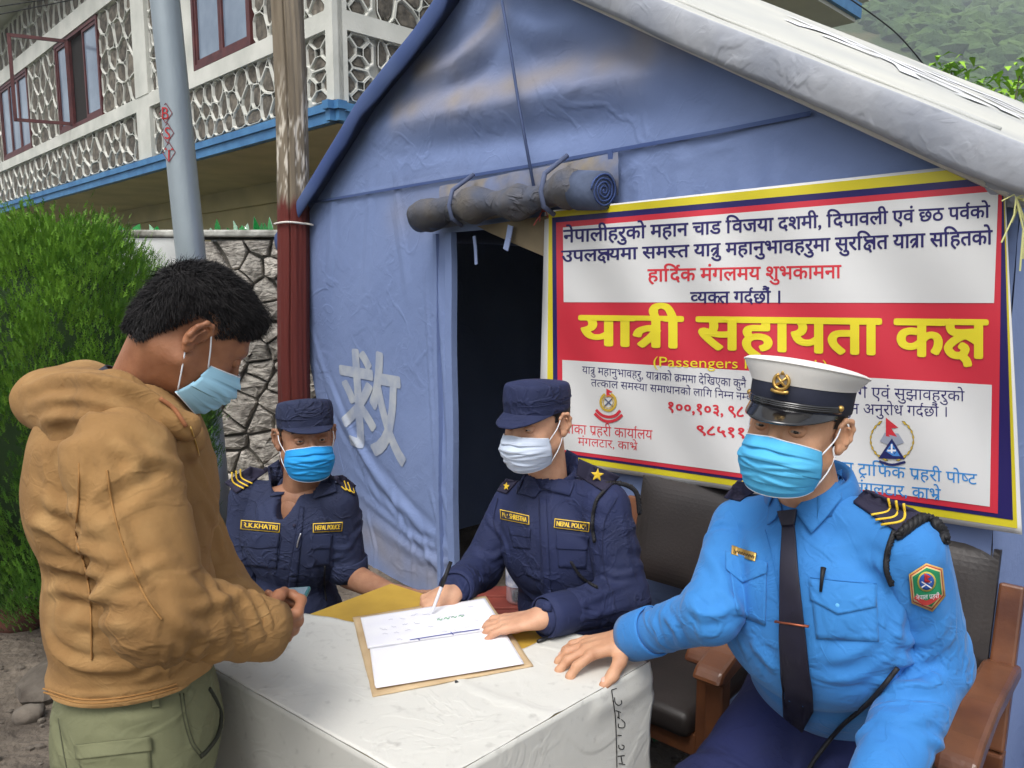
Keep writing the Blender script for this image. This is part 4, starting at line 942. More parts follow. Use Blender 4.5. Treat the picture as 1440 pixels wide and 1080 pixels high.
# ---- head in local space: +Y face, +Z up, +X the figure's right seen from behind (its own right hand side is +X) ----
def frame(fwd, up):
    f = unit(fwd); u = unit(A(up)-f*(A(up)@f)); return np.stack([np.cross(f, u), f, u])     # rows x, y, z
class Head:
    def __init__(s, c, fwd, up, scale=1.0): s.c = A(c, dtype=float); s.R = frame(fwd, up); s.s = scale
    def w(s, p): return s.c+s.s*(A(p, dtype=float)@s.R)
    def l(s, p): return ((A(p)-s.c)@s.R.T)/s.s
def skin_mat(name, col, col2):
    m = M(name, col, .52, col2, 30, .45, 220, spec=.38, bdist=.0015, contrast=(.3, .7)); b = m.node_tree.nodes['Principled BSDF']
    b.inputs['Subsurface Weight'].default_value = .12; b.inputs['Subsurface Radius'].default_value = (.012, .005, .003); return m
def head_mesh(H, neck_world, neck_r, res=.0026, capped=True):
    L_ = []; k = []
    def ad(p, kk_): L_.append(p); k.append(kk_)
    ad(elli((0, -.010, .026 if capped else .030), (.075, .094, .066) if capped else (.076, .097, .086)), .01); ad(elli((0, .030, -.030), (.063, .063, .082)), .03)
    for s in (-1, 1):
        ad(caps((s*.058, -.002, -.055), (s*.016, .068, -.097), .016, .016), .03); ad(elli((s*.038, .054, -.030), (.022, .022, .020)), .02)
        ad(caps((s*.012, .087, .021), (s*.044, .074, .018), .009, .008), .014)
        ad(elli((s*.0115, .100, -.043), (.009, .011, .008)), .008)
    ad(caps((0, .088, .006), (0, .112, -.038), .0075, .0115), .012)
    ad(elli((0, .084, -.070), (.024, .013, .012)), .012)
    nk = H.l(neck_world); ad(caps((0, -.030, -.045), nk, neck_r, neck_r*1.06), .03)
    sub = []
    for s in (-1, 1):
        sub.append((elli((s*.031, .104, -.002), (.017, .020, .011)), .012))
    V, Fq = sdf_mesh(L_, .02, res, sub, ks=k); V = relax(V, Fq, 1, .4); parts = [(V, Fq)]
    # lids
    for s in (-1, 1):
        e = [elli((s*.031, .0785, -.002), (.0152, .0135, .0125))]
        Vl, Fl = sdf_mesh(e, .004, .0011, [(elli((s*.031, .096, -.0035), (.0130, .013, .0029)), .0015)], pad=.004); parts.append((Vl, Fl))
        # ear: rim, lobe and bowl
        R = frame((-s*.30, 1, -.12), (s*.10, -.20, 1)); c = A([s*.078, -.012, -.006]); pts = [c+A(q)@R for q in [(0, .012, .004), (s*.003, .012, .020), (s*.006, .002, .030), (s*.009, -.011, .028), (s*.009, -.018, .013), (s*.007, -.016, -.006), (s*.004, -.008, -.020), (0, .003, -.028)]]
        pe = [caps(pts[i], pts[i+1], .0042, .0042) for i in range(len(pts)-1)]+[elli(c+A([-s*.002, -.003, 0])@R, (.0085, .016, .027), R), elli(c+A([s*.002, .004, -.024])@R, (.006, .009, .010), R), caps(c+A([s*.010, -.004, .016])@R, c+A([s*.009, -.006, -.012])@R, .0035, .0035)]
        Ve, Fe = sdf_mesh(pe, .005, .0014, [(elli(c+A([s*.010, .002, .002])@R, (.0065, .008, .015), R), .003)], pad=.004); parts.append((Ve, Fe))
    return [(H.w(v), f) for v, f in parts]
def hand_prims(W_, R, s, curl, spread=.12, thumb=None, scale=1.0, lens=(.070, .079, .074, .060)):
    """W_ wrist point, R rows: x across the palm to the thumb side, y to the fingertips, z out of the back; curl: three bends per finger"""
    out = []; w = lambda p: W_+scale*(A(p, dtype=float)@R)
    out += [caps(w((.018, .012, 0)), w((.026, .082, 0)), .014*scale, .0105*scale), caps(w((.004, .012, 0)), w((.006, .086, .002)), .015*scale, .0115*scale), caps(w((-.010, .012, 0)), w((-.013, .083, .001)), .015*scale, .011*scale), caps(w((-.022, .015, -.002)), w((-.031, .075, -.002)), .012*scale, .010*scale)]
    K = []
    for i, (x0, y0) in enumerate(((.029, .085), (.008, .090), (-.013, .086), (-.032, .077))):
        c_ = curl[i] if isinstance(curl[0], (list, tuple)) else curl; ang = (1.5-i)*spread; p = A([x0, y0, 0.]); el = 0; L0 = lens[i]; rr_ = [.0098, .0088, .0080, .0066]
        if i == 3: rr_ = [v*.86 for v in rr_]
        d0 = A([math.sin(ang), math.cos(ang), 0])
        for j, fr in enumerate((.45, .31, .24)):
            el += c_[j]; d = d0*math.cos(el)+A([0, 0, -1])*math.sin(el); q = p+d*L0*fr; out.append(caps(w(p), w(q), rr_[j]*scale, rr_[j+1]*scale)); p = q
    th = thumb or [(.020, .018, -.006), (.044, .046, -.014), (.058, .074, -.018), (.062, .098, -.022)]
    for j, (r0, r1) in enumerate(((.016, .0125), (.0125, .0112), (.0112, .0090))): out.append(caps(w(th[j]), w(th[j+1]), r0*scale, r1*scale))
    return out
def hand_mesh(W_, R, curl, elbow=None, wr=.024, er=.036, res=.0024, **kw):
    pr = hand_prims(A(W_, dtype=float), R, 1, curl, **kw); ks = [.010]*4+[.006]*12+[.012, .006, .006]
    d = unit(A(W_)-A(elbow)) if elbow is not None else None
    if elbow is not None: pr = pr+[caps(A(W_)+R[1]*.012, A(W_), wr*.92, wr, R[2], .74), caps(A(W_), elbow, wr, er, R[2], .9)]; ks += [.012, .012]
    V, Fq = sdf_mesh(pr, .01, res, pad=.006, ks=ks); V = relax(V, Fq, 1, .35)
    return V, Fq
def nails(W_, R, curl, mat, parent, spread=.12, scale=1.0, lens=(.070, .079, .074, .060), **kw):
    g_ = G(); w = lambda p: A(W_)+scale*(A(p, dtype=float)@R)
    for i, (x0, y0) in enumerate(((.029, .085), (.008, .090), (-.013, .086), (-.032, .077))):
        c_ = curl[i] if isinstance(curl[0], (list, tuple)) else curl; ang = (1.5-i)*spread; p = A([x0, y0, 0.]); el = 0; d0 = A([math.sin(ang), math.cos(ang), 0])
        for j, fr in enumerate((.45, .31, .24)):
            el += c_[j]; d = d0*math.cos(el)+A([0, 0, -1])*math.sin(el); p = p+d*lens[i]*fr
        nz = np.cross(A([math.cos(ang), -math.sin(ang), 0]), d); g_.sphere(w(p-d*.0015+nz*.0058), (.0050*scale, .0062*scale, .0017*scale), 10, 6, ax=[unit(np.cross(d, nz)@R), unit(d@R), unit(nz@R)])
    return g_.build('nail', mat, parent, True)
def join(parts):
    VV = []; FF = []; c = 0
    for v, f in parts: VV.append(v); FF += [tuple(int(q)+c for q in x) for x in (f.tolist() if isinstance(f, np.ndarray) else f)]; c += len(v)
    return np.concatenate(VV), FF
m_eye = M('eye_white', lin(158, 148, 138), .25); m_iris = M('iris_dark', lin(34, 22, 16), .15, spec=.6); m_hair = M('black_hair', lin(26, 23, 24), .55, lin(16, 14, 15), 60, spec=.2)
m_nail = M('nail', lin(214, 170, 152), .3)
def eyes(H, parent, gaze=(0, 0), brow=True):
    for s in (-1, 1):
        c = H.w((s*.031, .0785, -.002)); e = G().sphere(c, .0118*H.s, 16, 12).build('eyeball', m_eye, parent, True)
        d = unit(A([gaze[0], 1, gaze[1]])@H.R); x = unit(np.cross(d, H.R[2])); G().sphere(c+d*.0082*H.s, (.0056*H.s, .0056*H.s, .0044*H.s), 14, 8, ax=[x, np.cross(x, d), d]).build('iris', m_iris, e, True)
        if brow:
            g_ = G(); r = random.Random(4)
            for i in range(70):
                t = r.random(); px_ = .012+.036*t; p = A([s*px_, .0985-.30*max(0, px_-.02), .022+.006*math.sin(t*2.6)+r.uniform(-.003, .003)-.002*t]); q = p+A([s*.008, .001-.002*t, .0022-.004*t]); g_.tube([H.w(p), H.w((p+q)/2+A([0, .0006, 0])), H.w(q)], [.0006, .0005, .0002], 3, cap=False)
            g_.build('eyebrow', m_hair, parent)
def hair_shell(H, parent, low=.0, back=-.055, front=.075, thick=.003, seed=1, name='hair'):
    """close cropped hair: a stippled shell over skull and nape, open over the face and ears"""
    V, Fq = sdf_mesh([elli((0, -.012, .030), (.076+thick, .097+thick, .086+thick)), caps((0, -.055, -.02), (0, -.052, -.045), .055, .050)], .02, .0035, pad=.01)
    x, y, z = V.T; lim = np.where(y > .02, low+.015+(y-.02)*.9, np.where(y > -.03, low+.004, low+.004+(-.03-y)*-1.15)); lim = np.where(y > .045, .028+(y-.045)*1.2, lim); lim += .003*vnoise(V, 120, seed)
    keep = (z > np.maximum(lim, back)) & (z < .05); V = V+vnormals(V, Fq)*(.0012*vnoise(V, 300, seed+1))[:, None]; Fq = Fq[keep[Fq].all(1)]
    return mk(name, H.w(V), Fq, m_hair, parent, True)
def mask(H, parent, mat, loopmat, top=-.013, pleat=.0016, seed=2, side='both', droop=0):
    """pleated surgical mask over nose and chin"""
    def S(a, b):       # a -1..1 across, b 0..1 down
        zc = top-b*(.118+top)-.004; prof = np.interp(b, [0, .12, .33, .5, .72, .9, 1], [.111, .122, .134, .128, .118, .108, .095])
        w_ = np.interp(b, [0, .3, .6, 1], [.066, .0715, .070, .059]); ys = np.interp(b, [0, .5, 1], [.040, .030, .022])
        th = a*math.pi/2*.98; x = w_*math.sin(th)*(.9+.1*abs(math.sin(th))); rid = math.cos(th); y = ys+(prof-ys)*(rid**(.95 if b < .25 else .8)); z = zc-(.010 if b < .5 else -.016*(b-.5)*2)*(abs(a)**2)-.006*(1-b)*abs(a)
        if b < .2: y += -.004*math.exp(-(a/.12)**2)*0+.004*math.exp(-((abs(a)-.28)/.15)**2)
        ph = (b*5.2) % 1.0; fade = (1-abs(a)**3)*(1 if .1 < b < .93 else 0); y += (pleat*(ph-.35)*2)*fade*1.5
        return A([x, y, z])
    V, Fc = grid(lambda u, v: S(u*2-1, v), 61, 73); 
    wv = V*A([.6, 0, 1.6])+A([0, 0, 0]); V[:, 1] += .0016*vnoise(wv, 75, seed)+.0018*(np.maximum(0, vnoise(V*A([1, 0, .5]), 60, seed+5))-.1); V[:, 0] += .0008*vnoise(V, 70, seed+1)
    bb = np.repeat(np.linspace(0, 1, 73), 61); aa = np.tile(np.linspace(-1, 1, 61), 73)
    for (a0, b0, a1, b1, am) in ((-.9, .30, .1, .52, .003), (.9, .28, .0, .55, .003), (-.8, .85, .2, .62, .0025), (.85, .82, .1, .66, .0025), (-.5, .1, .4, .16, .0015)):
        dd_, tt_ = polydist(np.stack([aa, bb*1.4, 0*aa], 1), [(a0, b0*1.4, 0), (a1, b1*1.4, 0)]); V[:, 1] += am*np.exp(-(dd_/.045)**2)*np.sin(np.pi*np.clip(tt_, .05, .95))-am*.6*np.exp(-((dd_-.09)/.05)**2)*np.sin(np.pi*tt_)
    o = mk('face_mask', H.w(V), Fc, mat, parent, True); solidify(o, .0012)
    g_ = G()
    for (b0, nm) in ((0, 'edge'), (1, 'edge')):
        g_.tube([H.w(S(a, b0)+A([0, .0006, 0])) for a in np.linspace(-1, 1, 31)], .0011, 5, flat=1)
    g_.build('binding', loopmat, o, True); lg = G()
    for s in (-1, 1):
        a_ = S(s, .06); b_ = S(s, .93); et = A([s*.079, -.004, .022]); em = A([s*.090, -.024, .006]); eb = A([s*.083, -.022, -.022]); ec = A([s*.076, -.012, -.036])
        lg.tube([H.w(p) for p in subdiv_pts([a_, (a_+et)/2+A([s*.006, 0, 0]), et], 5)], .0013, 6); lg.tube([H.w(p) for p in subdiv_pts([b_, (b_+ec)/2+A([s*.004, 0, -.001]), ec, eb, em], 5)], .0013, 6)
    lg.build('ear_loop', loopmat, o, True); return o
def ring(H, z, rx, ry, n=64, cy=-.008, lift=0, pw=2.3):
    out = []
    for k in range(n):
        t = 2*math.pi*k/n; c, s = math.cos(t), math.sin(t); m = (abs(c)**pw+abs(s)**pw)**(-1/pw); out.append(H.w((rx*m*c, cy+ry*m*s, z+lift*(s))))
    return out
def loft(rings, cap=True):
    n = len(rings[0]); V = [p for r_ in rings for p in r_]; Fc = [(j*n+k, j*n+(k+1) % n, (j+1)*n+(k+1) % n, (j+1)*n+k) for j in range(len(rings)-1) for k in range(n)]
    if cap: Fc.append(tuple((len(rings)-1)*n+k for k in range(n)))
    return A(V), Fc
def visor(H, z0, rx, ry, out, drop_, mat, parent, width=1.15, cy=-.008, thick=.004, name='visor', dip=.0):
    def S(u, v):
        t = math.pi/2+(u*2-1)*width; c, s = math.cos(t), math.sin(t); q = max(0, 1-abs(u*2-1)**2.4)
        return H.w((rx*c*(1+.02*v), cy+ry*s+out*v*q, z0-drop_*v*(.35+.65*q)-dip*v*v*(1-q)-.018*abs(u*2-1)**2*v*.0+.012*(1-q)*0))
    V, Fc = grid(S, 41, 10); o = mk(name, V, Fc, mat, parent, True); solidify(o, thick); return o
def patrol_cap(H, mat, parent, seed=1, drop_=.022, out=.054, K=.955):
    cap = sub_empty('cap', H.w((0, 0, .06)), parent)
    rs = [ring(H, .030, .083*K, .104*K), ring(H, .034, .0845*K, .1055*K), ring(H, .058, .0835*K, .104*K), ring(H, .0595, .0858*K, .1062*K), ring(H, .078, .0850*K, .1055*K, lift=.003), ring(H, .094, .0815*K, .102*K, lift=.007), ring(H, .100, .0785*K, .099*K, lift=.009), ring(H, .1035, .073*K, .093*K, lift=.009), ring(H, .108, .045*K, .06*K, lift=.006), ring(H, .1095, .015*K, .02*K, lift=.002), ring(H, .1096, .0005, .0005)]
    V, Fc = loft(rs); cen = H.c; nn = V-H.w((0, 0, .05)); nn /= np.linalg.norm(nn, axis=1)[:, None]; V = V+nn*(.0035*vnoise(V, 30, seed)+.0016*vnoise(V, 80, seed+2))[:, None]
    c = mk('crown', V, Fc, mat, cap, True); ms = c.modifiers.new('sub', 'SUBSURF'); ms.levels = ms.render_levels = 1
    b = visor(H, .036, .083*K, .103*K, out, drop_, mat, cap, 1.15); g_ = G(); g_.tube(ring(H, .0588, .0852*K, .1058*K)+ring(H, .0588, .0852*K, .1058*K)[:1], .0011, 5, cap=False); g_.build('seam', mat, cap, True)
    return cap
def decalmap(bv, q, off): return lambda V_: drop(quadmap(V_, q), bv, off)
def patch(name, bv, q, off, mat, parent, thick=.0022, nu=16, nv=12):      # thin piece of cloth or plate lying on the garment
    V_, F_ = grid(lambda u, v: (u, v), nu, nv); o = mk(name, drop(quadmap(V_, q), bv, off), F_, mat, parent, True); solidify(o, thick, 0); return o
def patch_text(s, bv, q, off, mat, parent, e=.012, name='lettering'):
    V_, F_ = rawtext(s, 0); mn, mx_ = V_.min(0), V_.max(0); U = (V_-mn)/(mx_-mn); U[:, 1] = 1-U[:, 1]; U, F_ = embolden(U, F_, e)
    return mk(name, drop(quadmap(U, q), bv, off), F_, mat, parent)
def patch_lines(lines, bv, w, off, mat, parent, name='stitching'): return ribbon3(None, lines, w, lambda V_: drop(V_, bv, off), mat, parent, name)
def patch_tube(lines, bv, r, off, mat, parent, name, n=6):
    g_ = G(); [g_.tube(drop(subdiv_pts(l, 6) if len(l) > 2 else l, bv, off), r, n) for l in lines]; return g_.build(name, mat, parent, True)
def collar(bv, pts_l, pts_r, mat, parent): pass
def dist_px(p):        # world -> photograph pixel
    d = A(p)-CAM; v = d@A([0, ST, CT]); y = d@A([0, CT, -ST]); return (720+F*d[0]/y, 540-F*v/y)
# ---------------- thuja bush ----------------
bc = P(82, 560, 3.35); bc[2] = .0
bush = empty('thuja_bush', bc, 'large clipped bright green thuja bush at the left edge before the wall', 'bush')
rt = G(); r = random.Random(12); rt.tube([bc, bc+A([.02, 0, .5]), bc+A([0, 0, 1.3])], [.05, .04, .015], 8)
for i in range(16):
    a = r.uniform(0, 6.28); z = r.uniform(.25, 1.1); rt.tube([bc+A([0, 0, z]), bc+A([.3*math.cos(a), .3*math.sin(a), z+.25]), bc+A([.5*math.cos(a), .5*math.sin(a), z+.5])], [.014, .009, .004], 5)
rt.build('trunk', M('bark', lin(84, 66, 50), .9), bush, True)
def bushr(z): return .64*math.sqrt(max(0, 1-((z-.90)/.90)**2))**1.0*(1 if z > .6 else .86+.14*z/.6)
vv = []; ff = []; sh = []; rr_ = np.random.default_rng(3)
for ci in range(2700):
    z = rr_.uniform(.14, 1.74); a = rr_.uniform(0, 2*math.pi); R_ = bushr(z)
    if R_ <= 0: continue
    lump = 1+.05*math.sin(a*5+z*4)+.035*math.sin(a*11-z*9); q = R_*lump-rr_.random()**1.6*.12
    if q < .02: q = .02
    out = A([math.cos(a), math.sin(a), 0.]); topf = max(0, (z-.9)/.85); cd_0 = unit(out*(.42-.2*topf)+A([0, 0, .95])+rr_.normal(0, .10, 3)); cc = bc+out*q+Zu*z; tc = np.clip(rr_.random()*.7+.45*(z-.8), 0, 1)  # random tint plus a rise with height: light on the top painted in
    if math.sin(a*7+z*9)+math.sin(a*13-z*11) < -1.35: continue
    for i in range(34):
        o_ = cc+rr_.normal(0, 1, 3)*A([.024, .024, .042]); d = unit(cd_0+rr_.normal(0, .16, 3)+out*rr_.uniform(0, .35)); s = unit(np.cross(d, out)+rr_.normal(0, .35, 3)); L_ = rr_.uniform(.022, .046); t_ = np.clip(tc+rr_.normal(0, .12), 0, 1)
        n0 = len(vv); vv += [o_-s*.003, o_+s*.003, o_+d*L_]; ff.append((n0, n0+1, n0+2)); sh += [t_]*3
        for k_, sg in ((.15, 1), (.3, -1), (.5, 1), (.65, -1)):
            b_ = o_+d*L_*k_; e = b_+(s*sg*.75+d*.8)*L_*.42*(1.15-k_); n0 = len(vv); vv += [b_, b_+d*L_*.16, e]; ff.append((n0, n0+1, n0+2)); sh += [t_]*3
m_thuja = M('thuja_scale', lin(46, 88, 24), .6, lin(74, 126, 32), 3.2, attr='top_light_tint', attrcol=lin(122, 166, 46), spec=.35)
fo = mk('foliage', vv, ff, m_thuja, bush, attrs={'top_light_tint': [t*.7 for t in sh]}); fo['kind'] = 'stuff'
V_, F_ = sdf_mesh([elli(bc+A([0, 0, .9]), (.50, .50, .80))], .05, .04); mk('dark_core', V_, F_, M('dark_core', lin(30, 52, 18), .95), bush, True)  # solid dark green core: shade in the bush's gaps put into colour
# ---------------- table with oil cloth ----------------
TZ = .75
At, Bt, Ct, Dt = Pz(272, 924, TZ), Pz(550, 820, TZ), Pz(907, 933, TZ), Pz(600, 1110, TZ)
table = empty('small_table', ((At+Ct)/2)*A([1, 1, 0]), 'small table covered with grimy white oilcloth leaving a yellow board edge', 'table')
m_board = M('yellow_board', lin(196, 160, 62), .7, lin(160, 128, 48), 5, .25, 50, stretch=(1, 1, 1), bdist=.003)
g_ = G(); q = [At, Bt, Ct, Dt]; g_.add([p-Zu*.022 for p in q]+q, [(0, 3, 2, 1), (4, 5, 6, 7), (0, 1, 5, 4), (1, 2, 6, 5), (2, 3, 7, 6), (3, 0, 4, 7)]); g_.build('table_top', m_board, table, bevel=.003)
m_rw = M('red_wood', lin(104, 54, 36), .55, lin(78, 38, 28), 6, .2, 30, stretch=(1, 1, .2), coat=.3)
cT = (At+Bt+Ct+Dt)/4
for p in q:
    b = cT+(p-cT)*.90; G().box((b[0], b[1], (TZ-.023)/2), (.02, .02, (TZ-.023)/2), (unit(Bt-At), unit(Ct-Bt), Zu)).build('leg', m_rw, table, bevel=.003)
for a_, b_ in ((At, Bt), (Bt, Ct), (Ct, Dt), (Dt, At)):
    a2, b2 = cT+(a_-cT)*.93, cT+(b_-cT)*.93; G().bar(a2-Zu*.07, b2-Zu*.07, .018, .09).build('apron', m_rw, table)
m_oil = M('oilcloth', lin(204, 203, 196), .55, lin(160, 158, 152), 46, .2, 30, attr='grime', attrcol=lin(92, 92, 92), spec=.4, bdist=.004, contrast=(.60, .90), detail=4, crease=(3.5, .25, (1, 1, 1)))
# top sheet and the two hanging sides in one piece
pxedge = [(372, 887), (430, 866), (560, 890), (700, 913), (735, 917), (775, 896), (792, 890), (840, 905), (893, 929)]
back = [Pz(x, y, TZ) for x, y in pxedge]
def backpt(u):
    t = u*(len(back)-1); i = min(int(t), len(back)-2); f = t-i; return back[i]*(1-f)+back[i+1]*f
ab_ = unit(At-Bt); cd_ = unit(Dt-At); oA = unit(np.cross(Zu, cd_)); oA = oA if oA@(At-cT) > 0 else -oA; dcd = unit(Ct-Dt); oD = unit(np.cross(Zu, dcd)); oD = oD if oD@(Dt-cT) > 0 else -oD
# top: region between back edge polyline and the near two edges, as fan grid (A -> D -> C)
nu, nv = 90, 46; near_ = lambda u: (At+(Dt-At)*(u/.5) if u < .5 else Dt+(Ct-Dt)*((u-.5)/.5))
rows = []
for j in range(nv):
    for i in range(nu):
        u, v = i/(nu-1), j/(nv-1); b = backpt(u); n_ = near_(u)+(oA*.004 if u < .5 else oD*.004); rows.append(b*(1-v)+n_*v+Zu*.004)
rows = A(rows); bump_ = .0015*vnoise(rows, 22, 3)+.0012*vnoise(rows, 60, 4)
crease = [Pz(x, y, TZ) for x, y in ((640, 960), (700, 985), (760, 1005), (800, 1010))]; crease2 = [Pz(x, y, TZ) for x, y in ((660, 900), (645, 1000), (620, 1100))]
bump_ += .004*np.exp(-(polydist(rows, crease)[0]/.008)**2)+.003*np.exp(-(polydist(rows, crease2)[0]/.007)**2)
edged = polydist(rows, [back[i] for i in range(len(back))])[0]; bump_ += .004*np.exp(-(edged/.012)**2)*np.abs(vnoise(rows, 45, 6))*2
rows[:, 2] += np.maximum(bump_, -.002)
gr_ = lambda V: np.clip(.42*np.clip(vnoise(V, 9, 15)-.25, 0, 1), 0, .6)
F1 = [(j*nu+i, j*nu+i+1, (j+1)*nu+i+1, (j+1)*nu+i) for j in range(nv-1) for i in range(nu-1)]
cloth = mk('oilcloth_top', rows, F1, m_oil, table, True, attrs={'grime': gr_(rows)}); solidify(cloth, .0016)
def skirt(a, b, o, seed, flare, na):
    V, Fc = grid(lambda u, v: a+(b-a)*u+o*(.006+flare*v*v*.4+.012*v)-Zu*(.70*v)+Zu*.004, na, 60); V += o*(np.clip((TZ-V[:, 2])*6, 0, 1)*(.010*vnoise(V*A([1, 1, .4]), 9, seed)+.004*vnoise(V, 26, seed+1)))[:, None]; return V, Fc
V_, F_ = skirt(At+oA*0, Dt+oA*0, oA, 31, .02, 60); g1 = np.clip(gr_(V_)+.35*np.clip(vnoise(V_*A([1, 1, .3]), 12, 5)+.1, 0, 1)+.15, 0, .85); s1 = mk('oilcloth_side', V_, F_, m_oil, table, True, attrs={'grime': g1}); solidify(s1, .0016)
V_, F_ = skirt(Dt, Ct+dcd*.012, oD, 41, .03, 80)
# torn ragged outer edge near the far corner
u_ = np.tile(np.linspace(0, 1, 80), 60); V_ += dcd*(np.clip((u_-.9)*10, 0, 1)*(.006*vnoise(V_, 60, 3)+.012*np.exp(-((TZ-V_[:, 2]-.07)/.02)**2)-.004))[:, None]
V_ += oD*(np.exp(-(polydist(V_, [Ppl(x, y, Ct, oD) for x, y in ((905, 955), (880, 975), (840, 990))])[0]/.02)**2)*.008)[:, None]
s2 = mk('oilcloth_side', V_, F_, m_oil, table, True, attrs={'grime': np.clip(gr_(V_)*1.2, 0, .8)}); solidify(s2, .0016); bsk = bvh_of(V_, F_)
Z6 = lambda pts: [(820+x/6, 900+y/6) for x, y in pts]
wr_ = [[(240, 420), (255, 520), (272, 640), (280, 800), (284, 950), (286, 1080)], [(240, 422), (285, 408)], [(265, 485), (272, 530), (300, 552), (325, 535), (322, 508)], [(275, 595), (320, 612)], [(288, 650), (312, 664)], [(300, 600), (303, 655)], [(322, 670), (352, 700), (345, 738), (302, 738), (300, 706)], [(290, 806), (326, 806)], [(300, 885), (306, 915), (338, 922), (346, 896), (325, 884)], [(293, 982), (352, 976)], [(322, 984), (330, 1044)], [(300, 1042), (356, 1052)]]
patch_lines([Z6(l) for l in wr_], bsk, 1.3, .004, M('marker_ink', lin(30, 30, 34), .6), s2, 'handwriting')
G().box(Pz(644, 958, TZ+.006), (.006, .006, .0015), (unit(A([1, .1, 0])), unit(A([-.1, 1, 0])), Zu)).build('black_tape', M('black_tape', lin(40, 42, 46), .5), table)
# ---------------- register on cardboard ----------------
reg = empty('register', Pz(620, 905, TZ+.006)*A([1, 1, 1]), 'open register of ruled white pages lying on a brown cardboard sheet', 'register')
cb = [(496, 868), (683, 838), (750, 936), (524, 979)]; cbp = [Pz(x, y, TZ+.0075) for x, y in cb]
V_, F_ = grid(lambda u, v: (cbp[0]*(1-u)+cbp[1]*u)*(1-v)+(cbp[3]*(1-u)+cbp[2]*u)*v, 40, 40); V_[:, 2] += .0022*np.abs(vnoise(V_, 26, 2)); V_[:, :2] += .0012*A([vnoise(V_, 80, 5), vnoise(V_, 80, 6)]).T
o = mk('cardboard', V_, F_, M('cardboard', lin(200, 176, 140), .85, lin(180, 154, 118), 12), reg, True); solidify(o, .0022, 1)
m_pap = M('paper', lin(232, 232, 236), .75, lin(226, 226, 234), 20)
pg = [(507, 869), (682, 841), (735, 930), (527, 964)]
hingeL, hingeR = (517, 911), (708, 882)
def page(name, q, z0, n_sh, curlv, seed):
    P4 = [Pz(x, y, z0) for x, y in q]
    for s_ in range(n_sh):
        o_ = .0011*(n_sh-1-s_)
        V, Fc = grid(lambda u, v: (P4[0]*(1-u)+P4[1]*u)*(1-v)+(P4[3]*(1-u)+P4[2]*u)*v+A([o_*.8, -o_, -.0012*(n_sh-1-s_)]), 40, 24); V[:, 2] += np.abs(.0016*vnoise(V, 14, seed))
        m_ = mk(name, V, Fc, m_pap, reg, True); solidify(m_, .0009)
    return bvh_of(V, Fc)
page('page', [pg[0], pg[1], hingeR, hingeL], TZ+.0150, 2, 0, 3); bpg = page('page', [(520, 912), (707, 884), pg[2], pg[3]], TZ+.0165, 4, 0, 4)
bpg2 = bvh_of(*grid(lambda u, v: (Pz(*pg[0], TZ+.0155)*(1-u)+Pz(*pg[1], TZ+.0155)*u)*(1-v)+(Pz(*pg[3], TZ+.0172)*(1-u)+Pz(*pg[2], TZ+.0172)*u)*v, 20, 20))
m_binkl = M('blue_ink', lin(52, 64, 150), .6); S5 = lambda pts: [(480+x/5.143, 820+y/5.143) for x, y in pts]
patch_lines([S5([(495, 410), (620, 390), (800, 362), (1000, 332)]), S5([(545, 398), (570, 412)]), S5([(790, 352), (812, 376)])], bpg2, 1.0, .0022, m_binkl, reg, 'ink_line')
r = random.Random(3)
scr = []
for ln in range(4):
    for k_ in range(9):
        x = 530+k_*16+ln*4; y = 874-k_*2.6+ln*9; pts = [(x, y)]
        if r.random() < .35: continue
        for _ in range(4): pts.append((pts[-1][0]+r.uniform(1, 3), pts[-1][1]+r.uniform(-1.6, 1.4)))
        scr.append(pts)
patch_lines(scr, bpg2, .35, .0022, M('faint_ink', lin(150, 152, 176), .7), reg, 'handwriting')
patch_lines([[(614+k_*10+r.uniform(-1, 1), 872-k_*1.7), (617+k_*10, 870-k_*1.7), (620+k_*10, 872-k_*1.7), (622+k_*10, 869.5-k_*1.7)] for k_ in range(4)], bpg2, 1.0, .0022, M('green_ink', lin(96, 170, 120), .7), reg, 'handwriting')
# second dark pen at the back edge of the table
g_ = G(); a_, b_ = Pz(756, 902, TZ+.010), Pz(792, 889, TZ+.010); g_.tube([a_, a_*.8+b_*.2, b_], [.0035, .0045, .0045], 10); tag(g_.build('pen', M('black_plastic', lin(26, 26, 30), .35), None, True), 'black pen lying at the back edge of the table', 'pen')
